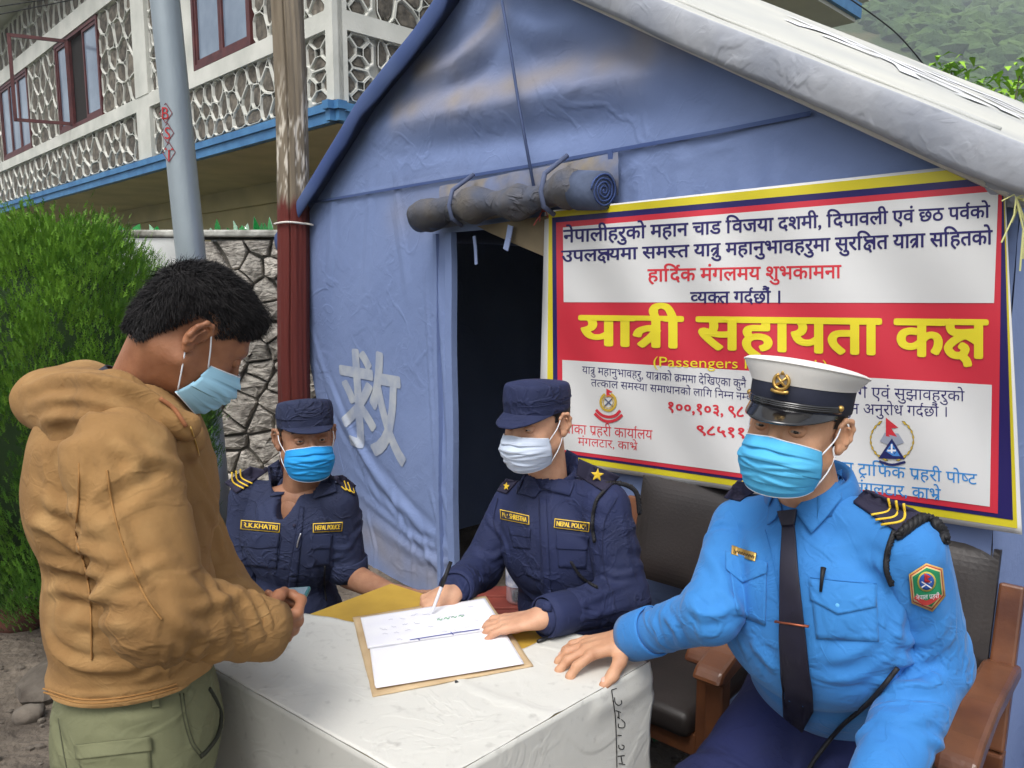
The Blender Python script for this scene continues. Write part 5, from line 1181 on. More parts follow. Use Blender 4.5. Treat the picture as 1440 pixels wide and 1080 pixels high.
# ---------------- chairs ----------------
m_cw = M('chair_wood', lin(116, 72, 44), .45, lin(82, 47, 30), 7, .15, 40, stretch=(1, 1, 1), coat=.45)
m_leat = M('black_leatherette', lin(46, 40, 38), .48, lin(36, 31, 30), 8, .35, 120, spec=.5, bdist=.002)
def chair(base, fwd, label, sh=.40, back_h=.88):
    f = unit(A([fwd[0], fwd[1], 0.])); x = np.cross(f, Zu); o = empty('armchair', base, label, 'chair', 'wooden armchairs with black padded backs')
    w = lambda a, b, c: A(base, dtype=float)+x*a+f*b+Zu*c
    for s in (-1, 1):
        G().bar(w(s*.25, .16, 0), w(s*.25, .16, .62), .045, .045, up=f).build('leg', m_cw, o, bevel=.006)
        G().bar(w(s*.25, -.24, 0), w(s*.25, -.20, .45), .05, .045, up=f).build('leg', m_cw, o, bevel=.006)
        G().bar(w(s*.25, -.20, .45), w(s*.25, -.30, back_h-.07), .05, .04, up=f).build('back_post', m_cw, o, bevel=.006)
        g_ = G(); pr = [(-.27, .635), (-.2, .652), (.02, .662), (.15, .648), (.21, .630), (.23, .605), (.20, .590), (.02, .620), (-.27, .600)]
        vs = [w(s*.25+e, p[0], p[1]) for e in (-.036, .036) for p in pr]; n = len(pr); g_.add(vs, [tuple(range(n-1, -1, -1)), tuple(range(n, 2*n))]+[(i, (i+1) % n, n+(i+1) % n, n+i) for i in range(n)]); g_.build('armrest', m_cw, o, bevel=.010)
        G().bar(w(s*.25, -.21, .36), w(s*.25, .15, .36), .03, .06).build('side_rail', m_cw, o, bevel=.004)
    G().bar(w(-.23, .16, .36), w(.23, .16, .36), .03, .06).build('front_rail', m_cw, o, bevel=.004)
    V, Fc = sdf_mesh([caps(w(-.19, 0, .42), w(.19, 0, .42), .06, .06)], .02, .05)
    G().box(w(0, .00, .415), (.222, .205, .035), (x, f, Zu)).build('seat', m_leat, o, True, bevel=.022)
    u = unit(w(0, -.30, back_h)-w(0, -.20, .45)); n_ = unit(np.cross(x, u)); c_ = w(0, -.265, (.52+back_h)/2+.03); hh = (back_h-.56)/2
    V, Fc = grid(lambda a, b: (a, b), 2, 2); g_ = G(); ns = 16; pts_f = []
    def bp(a, b, side):
        q = max(abs(a), abs(b)); return c_+x*(.222*a)+u*(hh*b)+n_*side*(.012+.026*(1-abs(a)**5)*(1-abs(b)**5))
    nn = 25
    for side in (1, -1):
        V, Fc = grid(lambda a, b: bp(a*2-1, b*2-1, side), nn, nn); g_.add(V, Fc)
    for a0, b0, a1, b1 in ((-1, -1, 1, -1), (1, -1, 1, 1), (1, 1, -1, 1), (-1, 1, -1, -1)): g_.add([bp(a0, b0, 1), bp(a1, b1, 1), bp(a1, b1, -1), bp(a0, b0, -1)], [(0, 1, 2, 3)])
    g_.build('backrest', m_leat, o, bevel=0); return o
# ---------------- people ----------------
def person(loc, label): return empty('person', (loc[0], loc[1], 0), label, 'person')
sk_a = skin_mat('skin_tan', lin(200, 154, 122), lin(178, 130, 100)); sk_b = skin_mat('skin_light_tan', lin(206, 160, 130), lin(184, 136, 108)); sk_c = skin_mat('skin_brown', lin(160, 118, 92), lin(136, 96, 74)); sk_d = skin_mat('skin_deep_tan', lin(164, 114, 84), lin(136, 90, 64))
m_mb = M('mask_blue', lin(88, 182, 226), .8, lin(70, 166, 216), 5); m_mb2 = M('mask_bright_blue', lin(40, 158, 226), .8, lin(30, 144, 214), 5); m_mw = M('mask_pale', lin(206, 214, 228), .8, lin(192, 204, 222), 5); m_md = M('mask_light_blue', lin(158, 204, 226), .8, lin(140, 190, 218), 5)
m_loop = M('mask_binding', lin(222, 226, 232), .8)
m_sky = M('sky_blue_shirt', lin(52, 126, 194), .8, lin(44, 114, 182), 5, .1, 120, sheen=.1, bdist=.002, crease=(7.5, .42, (1, 1, 1)))
m_navy = M('navy_twill', lin(33, 42, 80), .8, lin(26, 34, 66), 6, .2, 140, bdist=.002, crease=(9, .45))
m_navy2 = M('navy_twill_worn', lin(38, 47, 78), .82, lin(30, 37, 64), 6, .2, 140, bdist=.002, crease=(10, .6))
m_gold = M('gold_thread', lin(222, 186, 50), .55); m_epau = M('epaulette_navy', lin(36, 34, 56), .8); m_blk = M('black_cord', lin(22, 22, 26), .6); m_brass = M('brass', lin(196, 160, 90), .35, metal=.8)
m_jac = M('tan_canvas', lin(156, 120, 74), .92, lin(122, 90, 52), 5, .35, 110, bdist=.003, contrast=(.3, .75), crease=(6.5, .30, (1, 1, 1.6)), attr='worn', attrcol=lin(176, 142, 94)); m_olive = M('olive_cotton', lin(116, 118, 88), .85, lin(96, 98, 72), 5, .3, 120, bdist=.002, crease=(6, .35))
m_stitch = M('tan_stitch', lin(150, 110, 62), .9); m_nstitch = M('navy_stitch', lin(26, 32, 62), .9); m_bstitch = M('sky_stitch', lin(40, 110, 178), .8)
def limb(a, b, ra, rb): return caps(a, b, ra, rb)
# -- A: officer in sky blue shirt --
pA = person(P(1150, 900, 1.38), 'seated man in sky blue uniform shirt, dark tie, white peaked cap and blue mask')
HA = Head(P(1119, 597, 1.27), (-.64, -.76, .10), (.20, .10, 1), .92)
NA = P(1142, 702, 1.32); RS, LS = P(1042, 742, 1.42), P(1272, 776, 1.19); RE, RW = P(1000, 862, 1.28), P(893, 892, 1.475); LE, LW = P(1312, 930, 1.21), P(1232, 1120, 1.03)
RWh = A(RW)
shx = unit((LS-RS)*A([1, 1, 0])); shf = unit(np.cross(Zu, -shx)); shf = shf if shf@A([-1, -.5, 0]) > 0 else -shf
Rb = np.stack([shx, shf, Zu]); CH = (RS+LS)/2+A([0, 0, -.13])+shf*.02; BE = P(1152, 905, 1.38); HI = P(1172, 1000, 1.50)
ydir = unit(Pz(795, 908, TZ+.02)-Pz(893, 900, TZ+.02)); wA = Pz(884, 898, TZ+.052); xh = unit(np.cross(ydir, Zu)); xh = xh if xh[1] < 0 else -xh; Rh = np.stack([xh, unit(ydir+A([0, 0, -.16])), unit(Zu+ydir*.16)])
thA = [(.018, .016, -.006), (.044, .034, -.016), (.064, .056, -.028), (.076, .078, -.036)]
cA = [(.30, .42, .30), (.24, .40, .30), (.22, .42, .30), (.2, .4, .3)]
hm = hand_mesh(wA, Rh, cA, elbow=wA+unit(RE-wA)*.09, wr=.027, er=.031, thumb=thA, spread=.17, scale=1.04)
LH = np.stack([unit(A([.3, -1, 0.])), unit(A([-.8, -.3, -.35])), unit(A([-.3, -.1, .95]))]); hm2 = hand_mesh(LW+A([-.03, -.03, -.02]), LH, (.3, .4, .3), elbow=LW+unit(LE-LW)*.05, res=.004)
core = sdf_mesh([caps(NA-Zu*.03, HI, .06, .10), caps(RS, LS, .04, .04), caps(RS, RE, .035, .03), caps(RE, wA+unit(RE-wA)*.06, .03, .026), caps(LS, LE, .035, .03), caps(LE, LW, .03, .026), caps(HI, Pz(985, 1150, .52), .05, .04), caps(HI, Pz(1165, 1215, .50), .05, .04)], .04, .014)
V_, F_ = join(head_mesh(HA, NA+A([0, 0, -.02]), .056)+[hm, hm2, core]); mk('body', V_, F_, sk_a, pA, True); nails(wA, Rh, cA, m_nail, pA, spread=.17, scale=1.04); eyes(HA, pA, (-.2, -.15)); hair_shell(HA, pA)
# thumb nail
tp = wA+1.04*(A([.0735, .075, -.0262])@Rh); G().sphere(tp, (.0062, .0075, .002), 10, 6, ax=[unit(np.cross(unit(A([.022, .016, -.008])@Rh), Zu)), unit(A([.022, .016, -.008])@Rh), Zu]).build('nail', m_nail, pA, True)
mask(HA, pA, m_mb, m_loop)
kne1, kne2 = Pz(985, 1150, .52), Pz(1165, 1215, .50)
garment('trousers', [elli(HI+A([0, 0, .02]), (.165, .13, .12), Rb), caps(HI-shx*.08, kne1, .095, .075), caps(HI+shx*.08, kne2, .10, .075), caps(kne1, kne1*A([1, 1, 0])+Zu*.08+shf*.02, .07, .055), caps(kne2, kne2*A([1, 1, 0])+Zu*.08+shf*.02, .07, .055)], M('navy_trousers', lin(28, 36, 82), .85, lin(22, 29, 68), 6, .15, 120, bdist=.002, crease=(6, .4, (1, 1, 1))), pA, .05, .009, rfolds=limb_folds(HI, kne1, .1, .08, 8, 3, .014, .007)+limb_folds(HI, kne2, .1, .08, 8, 4, .014, .007))
for kn in (kne1, kne2):
    ft = kn*A([1, 1, 0]); V_, F_ = sdf_mesh([caps(ft+Zu*.045-shf*.04, ft+Zu*.035+shf*.15, .045, .04, Zu, .8)], .02, .008); mk('shoe', V_, F_, m_blk, pA, True)
RW = wA+unit(RE-wA)*.030
pr = [elli(CH, (.180, .108, .165), Rb), elli(CH+Zu*.06, (.16, .095, .10), Rb), elli(BE, (.158, .120, .15), Rb), elli((BE+HI)/2-Zu*.0, (.158, .122, .10), Rb), caps(NA-Zu*.02, RS, .05, .052), caps(NA-Zu*.02, LS, .05, .054), caps(NA+Zu*.008, NA-Zu*.05, .057, .075), caps(RS, RS+(RE-RS)*.3, .048, .04), caps(LS, LS+(LE-LS)*.3, .054, .05)]
slA = [([caps(RS, RE, .058, .050), caps(RE, RW+unit(RE-RW)*.012, .050, .041)], .02), ([caps(LS, LE, .064, .058), caps(LE, LW, .058, .046)], .02)]
fA = [([(1250, 935), (1290, 925), (1330, 900)], .012, .008), ([(1235, 960), (1280, 965), (1340, 950)], .012, .008), ([(1255, 890), (1290, 905), (1330, 880)], .010, .006), ([(1225, 1000), (1270, 1010), (1320, 1000)], .014, .008), ([(1262, 800), (1266, 860), (1255, 920)], .010, .006),
      ([(985, 770), (1010, 800), (1040, 870)], .012, .006), ([(960, 850), (1000, 865), (1040, 850)], .010, .007), ([(930, 862), (950, 885), (960, 915)], .009, .006), ([(965, 835), (985, 865), (990, 905)], .010, .006), ([(915, 870), (925, 890), (930, 912)], .007, .004), ([(1000, 820), (1030, 850), (1050, 880)], .010, .005),
      ([(1055, 900), (1080, 930), (1095, 950)], .012, .006), ([(1160, 930), (1200, 920), (1240, 890)], .014, .007), ([(1150, 955), (1200, 950), (1245, 925)], .012, .006), ([(1140, 760), (1170, 770), (1220, 760)], .014, .004), ([(1050, 740), (1060, 800), (1052, 860)], .012, .005), ([(1200, 780), (1240, 800), (1250, 850)], .012, .005), ([(1290, 770), (1310, 830), (1330, 900)], .014, .004)]
shirt, bA = garment('shirt', pr, m_sky, pA, .028, .0052, fA, noise=(.0025, 16), rfolds=limb_folds(RS, RE, .06, .05, 7, 21, .008, .004)+limb_folds(RE, RW, .05, .04, 9, 22, .007, .004)+limb_folds(LS, LE, .066, .06, 6, 23, .010, .004, .4, 1)+limb_folds(LE, LW, .06, .045, 9, 24, .009, .005), cuts=[(NA+Zu*.045, Zu, .10)], wst=(1, 1, .8), groups=slA)
def sub_empty(name, loc, parent):
    o = bpy.data.objects.new(name, None); COL.objects.link(o); o.parent = parent; o.location = A(loc)-A(wloc(parent)); return o
# peaked cap
pc_ = sub_empty('peaked_cap', HA.w((0, 0, .07)), pA)
m_cw2 = M('cap_white', lin(234, 232, 228), .6, lin(224, 222, 218), 8); m_band = M('cap_band', lin(26, 30, 48), .8, lin(20, 24, 40), 20); m_pat = M('patent_black', lin(14, 14, 18), .12, spec=.7, coat=.6)
V_, F_ = loft([ring(HA, .032, .083, .103), ring(HA, .034, .0842, .1045), ring(HA, .074, .0850, .1055), ring(HA, .076, .083, .103)], False); mk('band', V_, F_, m_band, pc_, True)
V_, F_ = loft([ring(HA, .074, .0862, .1065), ring(HA, .082, .090, .111, lift=.002), ring(HA, .093, .099, .118, lift=.006), ring(HA, .100, .1025, .122, lift=.010), ring(HA, .104, .1030, .123, lift=.011), ring(HA, .1075, .100, .120, lift=.011), ring(HA, .111, .08, .10, lift=.010), ring(HA, .115, .045, .055, lift=.006), ring(HA, .116, .0005, .0005, lift=0)]); o = mk('crown', V_, F_, m_cw2, pc_, True); m_ = o.modifiers.new('s', 'SUBSURF'); m_.levels = m_.render_levels = 1
rgp = ring(HA, .1025, .1034, .1234, lift=.0105); G().tube(rgp+rgp[:1], .0016, 6, cap=False).build('piping', m_cw2, pc_, True)
vz = visor(HA, .036, .083, .103, .040, .027, m_pat, pc_, 1.18, thick=.003)
ri = [HA.w((.0865*math.cos(t), -.008+.1075*math.sin(t), .044-.004*math.sin(t))) for t in np.linspace(math.radians(20), math.radians(160), 30)]
g_ = G(); [g_.tube([A(p)+HA.R[2]*dz for p in ri], .0034, 6) for dz in (-.003, .0, .003)]; g_.build('chin_strap', m_pat, pc_, True)
for t in (22, 158): G().sphere(HA.w((.088*math.cos(math.radians(t)), -.008+.108*math.sin(math.radians(t)), .046)), .0055, 12, 8).build('cap_button', m_brass, pc_, True)
# badge: wreath, crossed blades, ribbon and top finial
bd = G(); bcn = A([0, .1065, .079]); bw_ = lambda x, z, y=0: HA.w((bcn[0]+x, bcn[1]+y+.0*z+(.05*max(0, z)), bcn[2]+z))
bd.tube([bw_(.013*math.sin(t), -.013*math.cos(t)) for t in np.linspace(-2.7, 2.7, 25)], .0028, 6); bd.tube([bw_(-.009, -.009), bw_(.009, .009)], .0022, 6); bd.tube([bw_(.009, -.009), bw_(-.009, .009)], .0022, 6); bd.tube([bw_(-.015, -.016), bw_(-.006, -.0185), bw_(.006, -.0185), bw_(.015, -.016)], .003, 6); bd.tube([bw_(0, .012), bw_(0, .021)], [.004, .001], 6)
bd.build('badge', m_brass, pc_, True)
# collar, tie, epaulettes, pockets
def sheet_px(name, poly, bv, off, mat, parent, thick=.003, lift=None, n=7):
    """cloth piece with an outline seen in the photograph, lying on the garment: triangulated fan grid from its centre"""
    poly = [A(p, dtype=float) for p in poly]; c = sum(poly)/len(poly); m = len(poly); ring_ = []
    for i in range(m):
        for k_ in range(4): ring_.append(poly[i]*(1-k_/4)+poly[(i+1) % m]*(k_/4))
    V = [c]; Fc = []; M_ = len(ring_)
    for j in range(1, n+1): V += [c+(p-c)*j/n for p in ring_]
    for i in range(M_): Fc.append((0, 1+i, 1+(i+1) % M_))
    for j in range(n-1):
        for i in range(M_): Fc.append((1+j*M_+i, 1+(j+1)*M_+i, 1+(j+1)*M_+(i+1) % M_, 1+j*M_+(i+1) % M_))
    W_ = drop(V, bv, off)
    if lift is not None:
        lp, lw, la = lift; W_ = W_+A([(CAM-w_)/np.linalg.norm(CAM-w_)*la*math.exp(-((A(v)-A(lp))@(A(v)-A(lp)))/lw**2) for v, w_ in zip(V, W_)])
    o = mk(name, W_, Fc, mat, parent, True); solidify(o, thick, 0); return o
def collar_flap(name, top, edge, parent, mat, thick=.003):
    """top: world points along the fold, edge: world points along the free edge"""
    top = subdiv_pts(top, 6); edge = subdiv_pts(edge, 6); n = min(len(top), len(edge)); V = []; Fc = []; k_ = 8
    for j in range(k_+1):
        v = j/k_
        for i in range(n): V.append(top[i]*(1-v)+edge[i]*v+unit(CAM-top[i])*.007*math.sin(v*math.pi))
    Fc = [(j*n+i, j*n+i+1, (j+1)*n+i+1, (j+1)*n+i) for j in range(k_) for i in range(n-1)]; o = mk(name, V, Fc, mat, parent, True); solidify(o, thick, 0); return o
def neck_stand(name, N_, Rf, rx, ry, z0, z1, a0, a1, mat, parent, out=.004, tiltf=.03):
    """collar stand round the neck from angle a0 to a1 (0 = front, degrees), with the folded leaf outside"""
    x, f = Rf[0], Rf[1]; V = []; th = np.radians(np.linspace(a0, a1, 50)); prof = [(0, z0), (.001, (z0+z1)/2), (.003, z1-.004), (.007, z1), (.011, z1-.004), (.017, (z0+z1)/2), (.025, z0-.006)]
    for e, z in prof:
        for t in th: V.append(A(N_)+x*(rx+e)*math.sin(t)+f*(ry+e)*math.cos(t)+Zu*(z+tiltf*(-math.cos(t))*.6))
    n = len(th); Fc = [(j*n+i, j*n+i+1, (j+1)*n+i+1, (j+1)*n+i) for j in range(len(prof)-1) for i in range(n-1)]; o = mk(name, V, Fc, mat, parent, True); solidify(o, .0022, 0); return o
neck_stand('collar', NA+Zu*.010, Rb, .054, .056, .0, .034, 35, 325, m_sky, shirt)
D_ = lambda bv, x, y, off: drop([(x, y)], bv, off)[0]
Yo = lambda p, dy: CAM+(A(p)-CAM)*(1+dy)
sheet_px('collar', [(1117, 717), (1140, 692), (1162, 671), (1184, 660), (1184, 700), (1160, 730), (1141, 750)], bA, .007, m_sky, shirt); sheet_px('collar', [(1083, 702), (1090, 690), (1099, 716), (1090, 730), (1079, 738)], bA, .007, m_sky, shirt)
m_tie = M('tie_dark', lin(26, 24, 42), .55, lin(22, 20, 36), 40)
tie = sheet_px('tie', [(1100, 738), (1117, 737), (1122, 800), (1132, 890), (1144, 1000), (1128, 1030), (1102, 1008), (1096, 900), (1097, 800)], bA, .018, m_tie, pA, .004, n=16); sheet_px('knot', [(1094, 719), (1120, 716), (1117, 738), (1100, 740)], bA, .019, m_tie, tie, .006)
g_ = G(); g_.tube(drop([(1090, 874), (1112, 877), (1137, 881)], bA, .019), .0036, 8, flat=.6); g_.build('tie_clip', M('copper_clip', lin(150, 84, 60), .35, metal=.6), tie, True)
def epaulette(q, bv, parent, mat=m_epau, off=.006): return patch('epaulette', bv, q, off, mat, parent, .005)
e1x = epaulette([(1200, 706), (1219, 688), (1298, 722), (1266, 751)], bA, shirt)
patch_tube([[(1225, 724), (1250, 718), (1249, 701)], [(1231, 731), (1260, 725), (1260, 704)], [(1239, 738), (1270, 731), (1271, 708)]], bA, .0021, .0105, m_gold, shirt, 'chevron')
epaulette([(1018, 700), (1037, 676), (1074, 684), (1040, 704)], bA, shirt)
patch_tube([[(1029, 697), (1032, 685), (1046, 676)], [(1035, 698), (1039, 687), (1053, 678)], [(1041, 699), (1046, 689), (1060, 680)]], bA, .0019, .0105, m_gold, shirt, 'chevron')
def button(bv, x, y, r_, parent, mat): p = D_(bv, x, y, .004); d = unit(CAM-p); xx = unit(np.cross(d, Zu)); G().sphere(p, (r_, r_, r_*.45), 14, 8, ax=[xx, np.cross(d, xx), d]).build('button', mat, parent, True)
m_bbtn = M('sky_button', lin(96, 170, 226), .3)
button(bA, 1043, 813, .005, shirt, m_bbtn); button(bA, 1178, 850, .0055, shirt, m_bbtn); 
patch('pocket', bA, [(1022, 776), (1078, 792), (1076, 880), (1037, 864)], .0022, m_sky, shirt, .0022); patch('pocket', bA, [(1139, 814), (1232, 822), (1236, 902), (1148, 898)], .0022, m_sky, shirt, .0022)
sheet_px('pocket_flap', [(1020, 774), (1079, 791), (1078, 806), (1044, 820), (1021, 800)], bA, .005, m_sky, shirt, .0022); sheet_px('pocket_flap', [(1138, 812), (1233, 821), (1233, 853), (1178, 864), (1139, 843)], bA, .005, m_sky, shirt, .0022)
patch_tube([[(1076, 745), (1090, 800), (1098, 870)], [(1139, 812), (1185, 817), (1233, 821)]], bA, .0008, .0065, m_bstitch, shirt, 'stitching')
o = patch('name_plate', bA, [(1029, 767), (1064, 778), (1062, 790), (1028, 779)], .006, m_brass, pA, .003); patch_lines([[(1033+i*3.6, 773+i*1.1), (1035+i*3.6, 777+i*1.1), (1036+i*3.6, 774+i*1.1)] for i in range(8)], bA, .8, .010, m_blk, o, 'engraving')
g_ = G(); g_.tube([D_(bA, 1158, 798, .012), D_(bA, 1156, 812, .012), D_(bA, 1154, 832, .009)], [.0045, .003, .0022], 8); g_.build('pocket_pen', m_blk, pA, True)
hx = [(1303, 792), (1325, 799), (1329, 838), (1311, 860), (1282, 848), (1278, 808)]; hc = A(hx).mean(0); sc_h = lambda s: [tuple(hc+(A(p)-hc)*s) for p in hx]
bdg = sheet_px('arm_badge', hx, bA, .004, M('badge_gold', lin(196, 160, 90), .7), shirt, .002); 
for s_, cc, of in ((.93, lin(176, 60, 52), .0052), (.87, lin(212, 190, 130), .0064), (.80, lin(30, 128, 84), .0076)): sheet_px('badge_field', sc_h(s_), bA, of, M('badge_%d' % int(s_*100), cc, .8), bdg, .0012)
circ = lambda cx, cy, rx, ry, n=20: [(cx+rx*math.cos(t), cy+ry*math.sin(t)) for t in np.linspace(0, 2*math.pi, n, endpoint=False)]
bdg.name = 'arm_badge'
sheet_px('badge_emblem', circ(1303, 818, 13, 14), bA, .0088, M('badge_olive', lin(190, 172, 80), .8), bdg, .001, n=3); sheet_px('badge_emblem', circ(1303, 818, 10.5, 11.5), bA, .0100, M('badge_blue', lin(44, 84, 160), .8), bdg, .001, n=3)
sheet_px('badge_emblem', [(1300, 806), (1309, 811), (1303, 813), (1309, 819), (1300, 819)], bA, .0112, m_red, bdg, .001, n=2); patch_lines([[(1296, 826), (1310, 818)], [(1296, 818), (1310, 827)]], bA, 1.6, .0118, M('white_thread', lin(220, 220, 224), .8), bdg, 'badge_thread')
V_, F_, w_, h_ = deva('नेपाल प्रहरी', 0); patch_lines([[(1287, 839), (1303, 848), (1322, 836)]], bA, 7, .0092, M('badge_red', lin(180, 56, 52), .8), bdg, 'badge_ribbon')
mk('lettering', drop(quadmap(np.stack([V_[:, 0]/w_, 1-V_[:, 1]/h_], 1), [(1288, 838), (1321, 835), (1320, 841), (1289, 844)]), bA, .0104), F_, MATS['white_thread'], bdg)
def braid(pts, bv, r_, off, parent, name='lanyard', mat=m_blk):
    P_ = drop(subdiv_pts(pts, 14), bv, off); g_ = G()
    for s in (0, 2.1, 4.2): g_.tube([p+A([math.cos(i*.9+s), 0, math.sin(i*.9+s)])*r_*.6 for i, p in enumerate(P_)], r_*.75, 6)
    return g_.build(name, mat, parent, True)
braid([(1258, 748), (1249, 775), (1247, 800), (1254, 822)], bA, .0042, .006, pA); braid([(1262, 752), (1300, 728), (1322, 742), (1329, 760)], bA, .0075, .006, pA, 'shoulder_cord')
patch_tube([[(1262, 940), (1225, 985), (1183, 1022), (1150, 1062), (1135, 1085)]], bA, .0042, .012, m_blk, pA, 'sling_strap')
# cuff
cd0 = unit(RW-RE); g_ = G(); cp = RW+cd0*-.05; V_, F_ = loft([[RW+cd0*t+ (unit(np.cross(cd0, Zu))*math.cos(a)+np.cross(unit(np.cross(cd0, Zu)), cd0)*math.sin(a))*rr for a in np.linspace(0, 2*math.pi, 40, endpoint=False)] for t, rr in ((-.055, .044), (-.05, .0465), (.0, .0455), (.018, .0445))], False); o = mk('cuff', V_, F_, m_sky, shirt, True); solidify(o, .003)
# -- B: officer with gold stars, writing --
pB = person(P(790, 870, 1.9), 'seated man in navy uniform with gold stars and pale mask writing in the register')
HB = Head(P(755, 591, 1.85), (-.60, -.80, -.08), (.03, .05, 1), .90)
NB_ = P(772, 678, 1.89); RS, LS = P(722, 708, 1.96), P(850, 712, 1.76); RE, RW = P(676, 800, 1.93), P(630, 833, 1.735); LE, LW = P(878, 842, 1.70), P(772, 868, 1.60)
shx = unit((LS-RS)*A([1, 1, 0])); shf = unit(np.cross(Zu, -shx)); shf = shf if shf@A([-1, -.5, 0]) > 0 else -shf; Rb = np.stack([shx, shf, Zu])
CH = (RS+LS)/2+A([0, 0, -.11]); BE = P(800, 850, 1.90); HI = P(812, 930, 1.98); HI[2] = .50
# left hand lying on the page
yd = unit(Pz(690, 868, TZ+.02)-Pz(770, 873, TZ+.02)); wB = Pz(760, 869, TZ+.050); xh = unit(np.cross(yd, Zu)); xh = xh if xh[1] > 0 else -xh
RhB = np.stack([xh, unit(yd+A([0, 0, -.22])), unit(Zu+yd*.22)]); cB = [(.10, .50, .35), (.15, .55, .4), (.15, .55, .4), (.12, .5, .4)]
h1 = hand_mesh(wB, RhB, cB, elbow=wB+unit(LE-wB)*.07, er=.028, thumb=[(.02, .018, -.01), (.036, .046, -.022), (.034, .072, -.032), (.026, .092, -.036)], scale=.96, spread=.20)
# right hand holding the pen
wC = P(640, 828, 1.735); yw = unit(P(598, 848, 1.70)-wC+A([0, 0, -.01])); zb = unit(A([-.35, -.45, .8])); zb = unit(zb-yw*(zb@yw)); RhC = np.stack([unit(np.cross(yw, zb)), yw, zb]); RhC[0] = RhC[0] if RhC[0][1] < 0 else -RhC[0]
cC = [(.75, .95, .45), (.95, 1.15, .6), (1.15, 1.3, .7), (1.25, 1.35, .7)]
h2 = hand_mesh(wC, RhC, cC, elbow=wC+unit(RE-wC)*.05, er=.026, thumb=[(.020, .018, -.006), (.040, .040, -.022), (.038, .062, -.040), (.024, .074, -.052)], scale=.92, spread=.03)
core = sdf_mesh([caps(NB_-Zu*.03, HI, .06, .09), caps(RS, LS, .035, .035), caps(RS, RE, .03, .026), caps(RE, wC+unit(RE-wC)*.04, .022, .02), caps(LS, LE, .03, .026), caps(LE, wB+unit(LE-wB)*.08, .026, .022), caps(HI, HI+shf*.38+Zu*-.02, .06, .045)], .04, .014)
V_, F_ = join(head_mesh(HB, NB_-Zu*.02, .052)+[h1, h2, core]); mk('body', V_, F_, sk_b, pB, True); nails(wB, RhB, cB, m_nail, pB, spread=.20, scale=.96); eyes(HB, pB, (.1, -.45)); hair_shell(HB, pB, seed=4); mask(HB, pB, m_mw, m_loop, seed=9)
HI2 = HI+Zu*.04; kn = [HI+shf*.42-shx*.12+Zu*-.02, HI+shf*.42+shx*.12+Zu*-.02]
m_ntr = M('navy_trouser_twill', lin(36, 44, 78), .85, lin(28, 36, 66), 6, .2, 120, bdist=.002)
garment('trousers', [elli(HI2, (.16, .13, .12), Rb), caps(HI-shx*.07, kn[0], .09, .07), caps(HI+shx*.07, kn[1], .09, .07)]+[caps(k_, k_*A([1, 1, 0])+Zu*.07, .065, .055) for k_ in kn], m_ntr, pB, .05, .011)
for k_ in kn:
    ft = k_*A([1, 1, 0]); V_, F_ = sdf_mesh([caps(ft+Zu*.045-shf*.04, ft+Zu*.035+shf*.15, .045, .04, Zu, .8)], .02, .01); mk('shoe', V_, F_, m_blk, pB, True)
LW = wB+unit(LE-wB)*.030; RW = wC+unit(RE-wC)*.018
fB = [([(815, 850), (850, 835), (890, 815)], .008, .006), ([(805, 870), (840, 865), (890, 850)], .008, .005), ([(840, 800), (870, 810), (900, 800)], .008, .005), ([(795, 862), (800, 880)], .006, .004), ([(872, 700), (880, 760), (890, 820)], .009, .003), ([(845, 740), (850, 790), (840, 830)], .008, .005), ([(660, 770), (690, 785), (715, 770)], .008, .006), ([(650, 790), (672, 815), (690, 820)], .008, .005), ([(700, 740), (712, 770), (715, 800)], .008, .005), ([(735, 830), (765, 850), (790, 840)], .009, .006), ([(730, 790), (750, 810), (790, 815)], .009, .004), ([(640, 812), (650, 830), (652, 850)], .006, .004), ([(740, 700), (746, 760), (742, 800)], .008, .003)]
pr = [elli(CH, (.165, .108, .15), Rb), elli(CH+Zu*.05, (.15, .095, .09), Rb), elli(BE, (.145, .115, .15), Rb), elli((BE+HI2)/2, (.145, .115, .14), Rb), caps(NB_-Zu*.02, RS, .046, .048), caps(NB_-Zu*.02, LS, .046, .050), caps(NB_, NB_-Zu*.06, .055, .07), caps(RS, RS+(RE-RS)*.3, .044, .04), caps(LS, LS+(LE-LS)*.3, .050, .046)]
slB = [([caps(RS, RE, .055, .052), caps(RE, RW, .052, .040)], .02), ([caps(LS, LE, .060, .056), caps(LE, LW, .056, .042)], .02)]
shB, bB = garment('shirt', pr, m_navy, pB, .028, .0058, fB, noise=(.003, 15), rfolds=limb_folds(RS, RE, .055, .05, 7, 31, .008, .004)+limb_folds(RE, RW, .05, .04, 8, 32, .008, .005)+limb_folds(LS, LE, .058, .054, 8, 33, .009, .004)+limb_folds(LE, LW, .054, .042, 9, 34, .008, .005), seed=5, cuts=[(NB_+Zu*.025, Zu, .09)], groups=slB)
neck_stand('collar', NB_-Zu*.008, Rb, .055, .058, .0, .034, 40, 320, m_navy, shB)
sheet_px('collar', [(762, 688), (785, 655), (797, 632), (812, 640), (815, 662), (801, 697)], bB, .006, m_navy, shB, .003); sheet_px('collar', [(727, 684), (741, 662), (752, 672), (761, 689), (752, 700), (729, 694)], bB, .006, m_navy, shB, .003)
def star(cx, cy, r_, bv, parent, rot=0, sx=1, off=.013):
    pts = [(cx+sx*(r_ if i % 2 == 0 else r_*.42)*math.sin(rot+i*math.pi/5), cy-(r_ if i % 2 == 0 else r_*.42)*math.cos(rot+i*math.pi/5)) for i in range(10)]
    return sheet_px('star', pts, bv, off, m_gold, parent, .003, n=2)
epaulette([(811, 668), (814, 645), (872, 670), (850, 692)], bB, shB); star(840, 668, 9.5, bB, shB, .1, 1, .021)
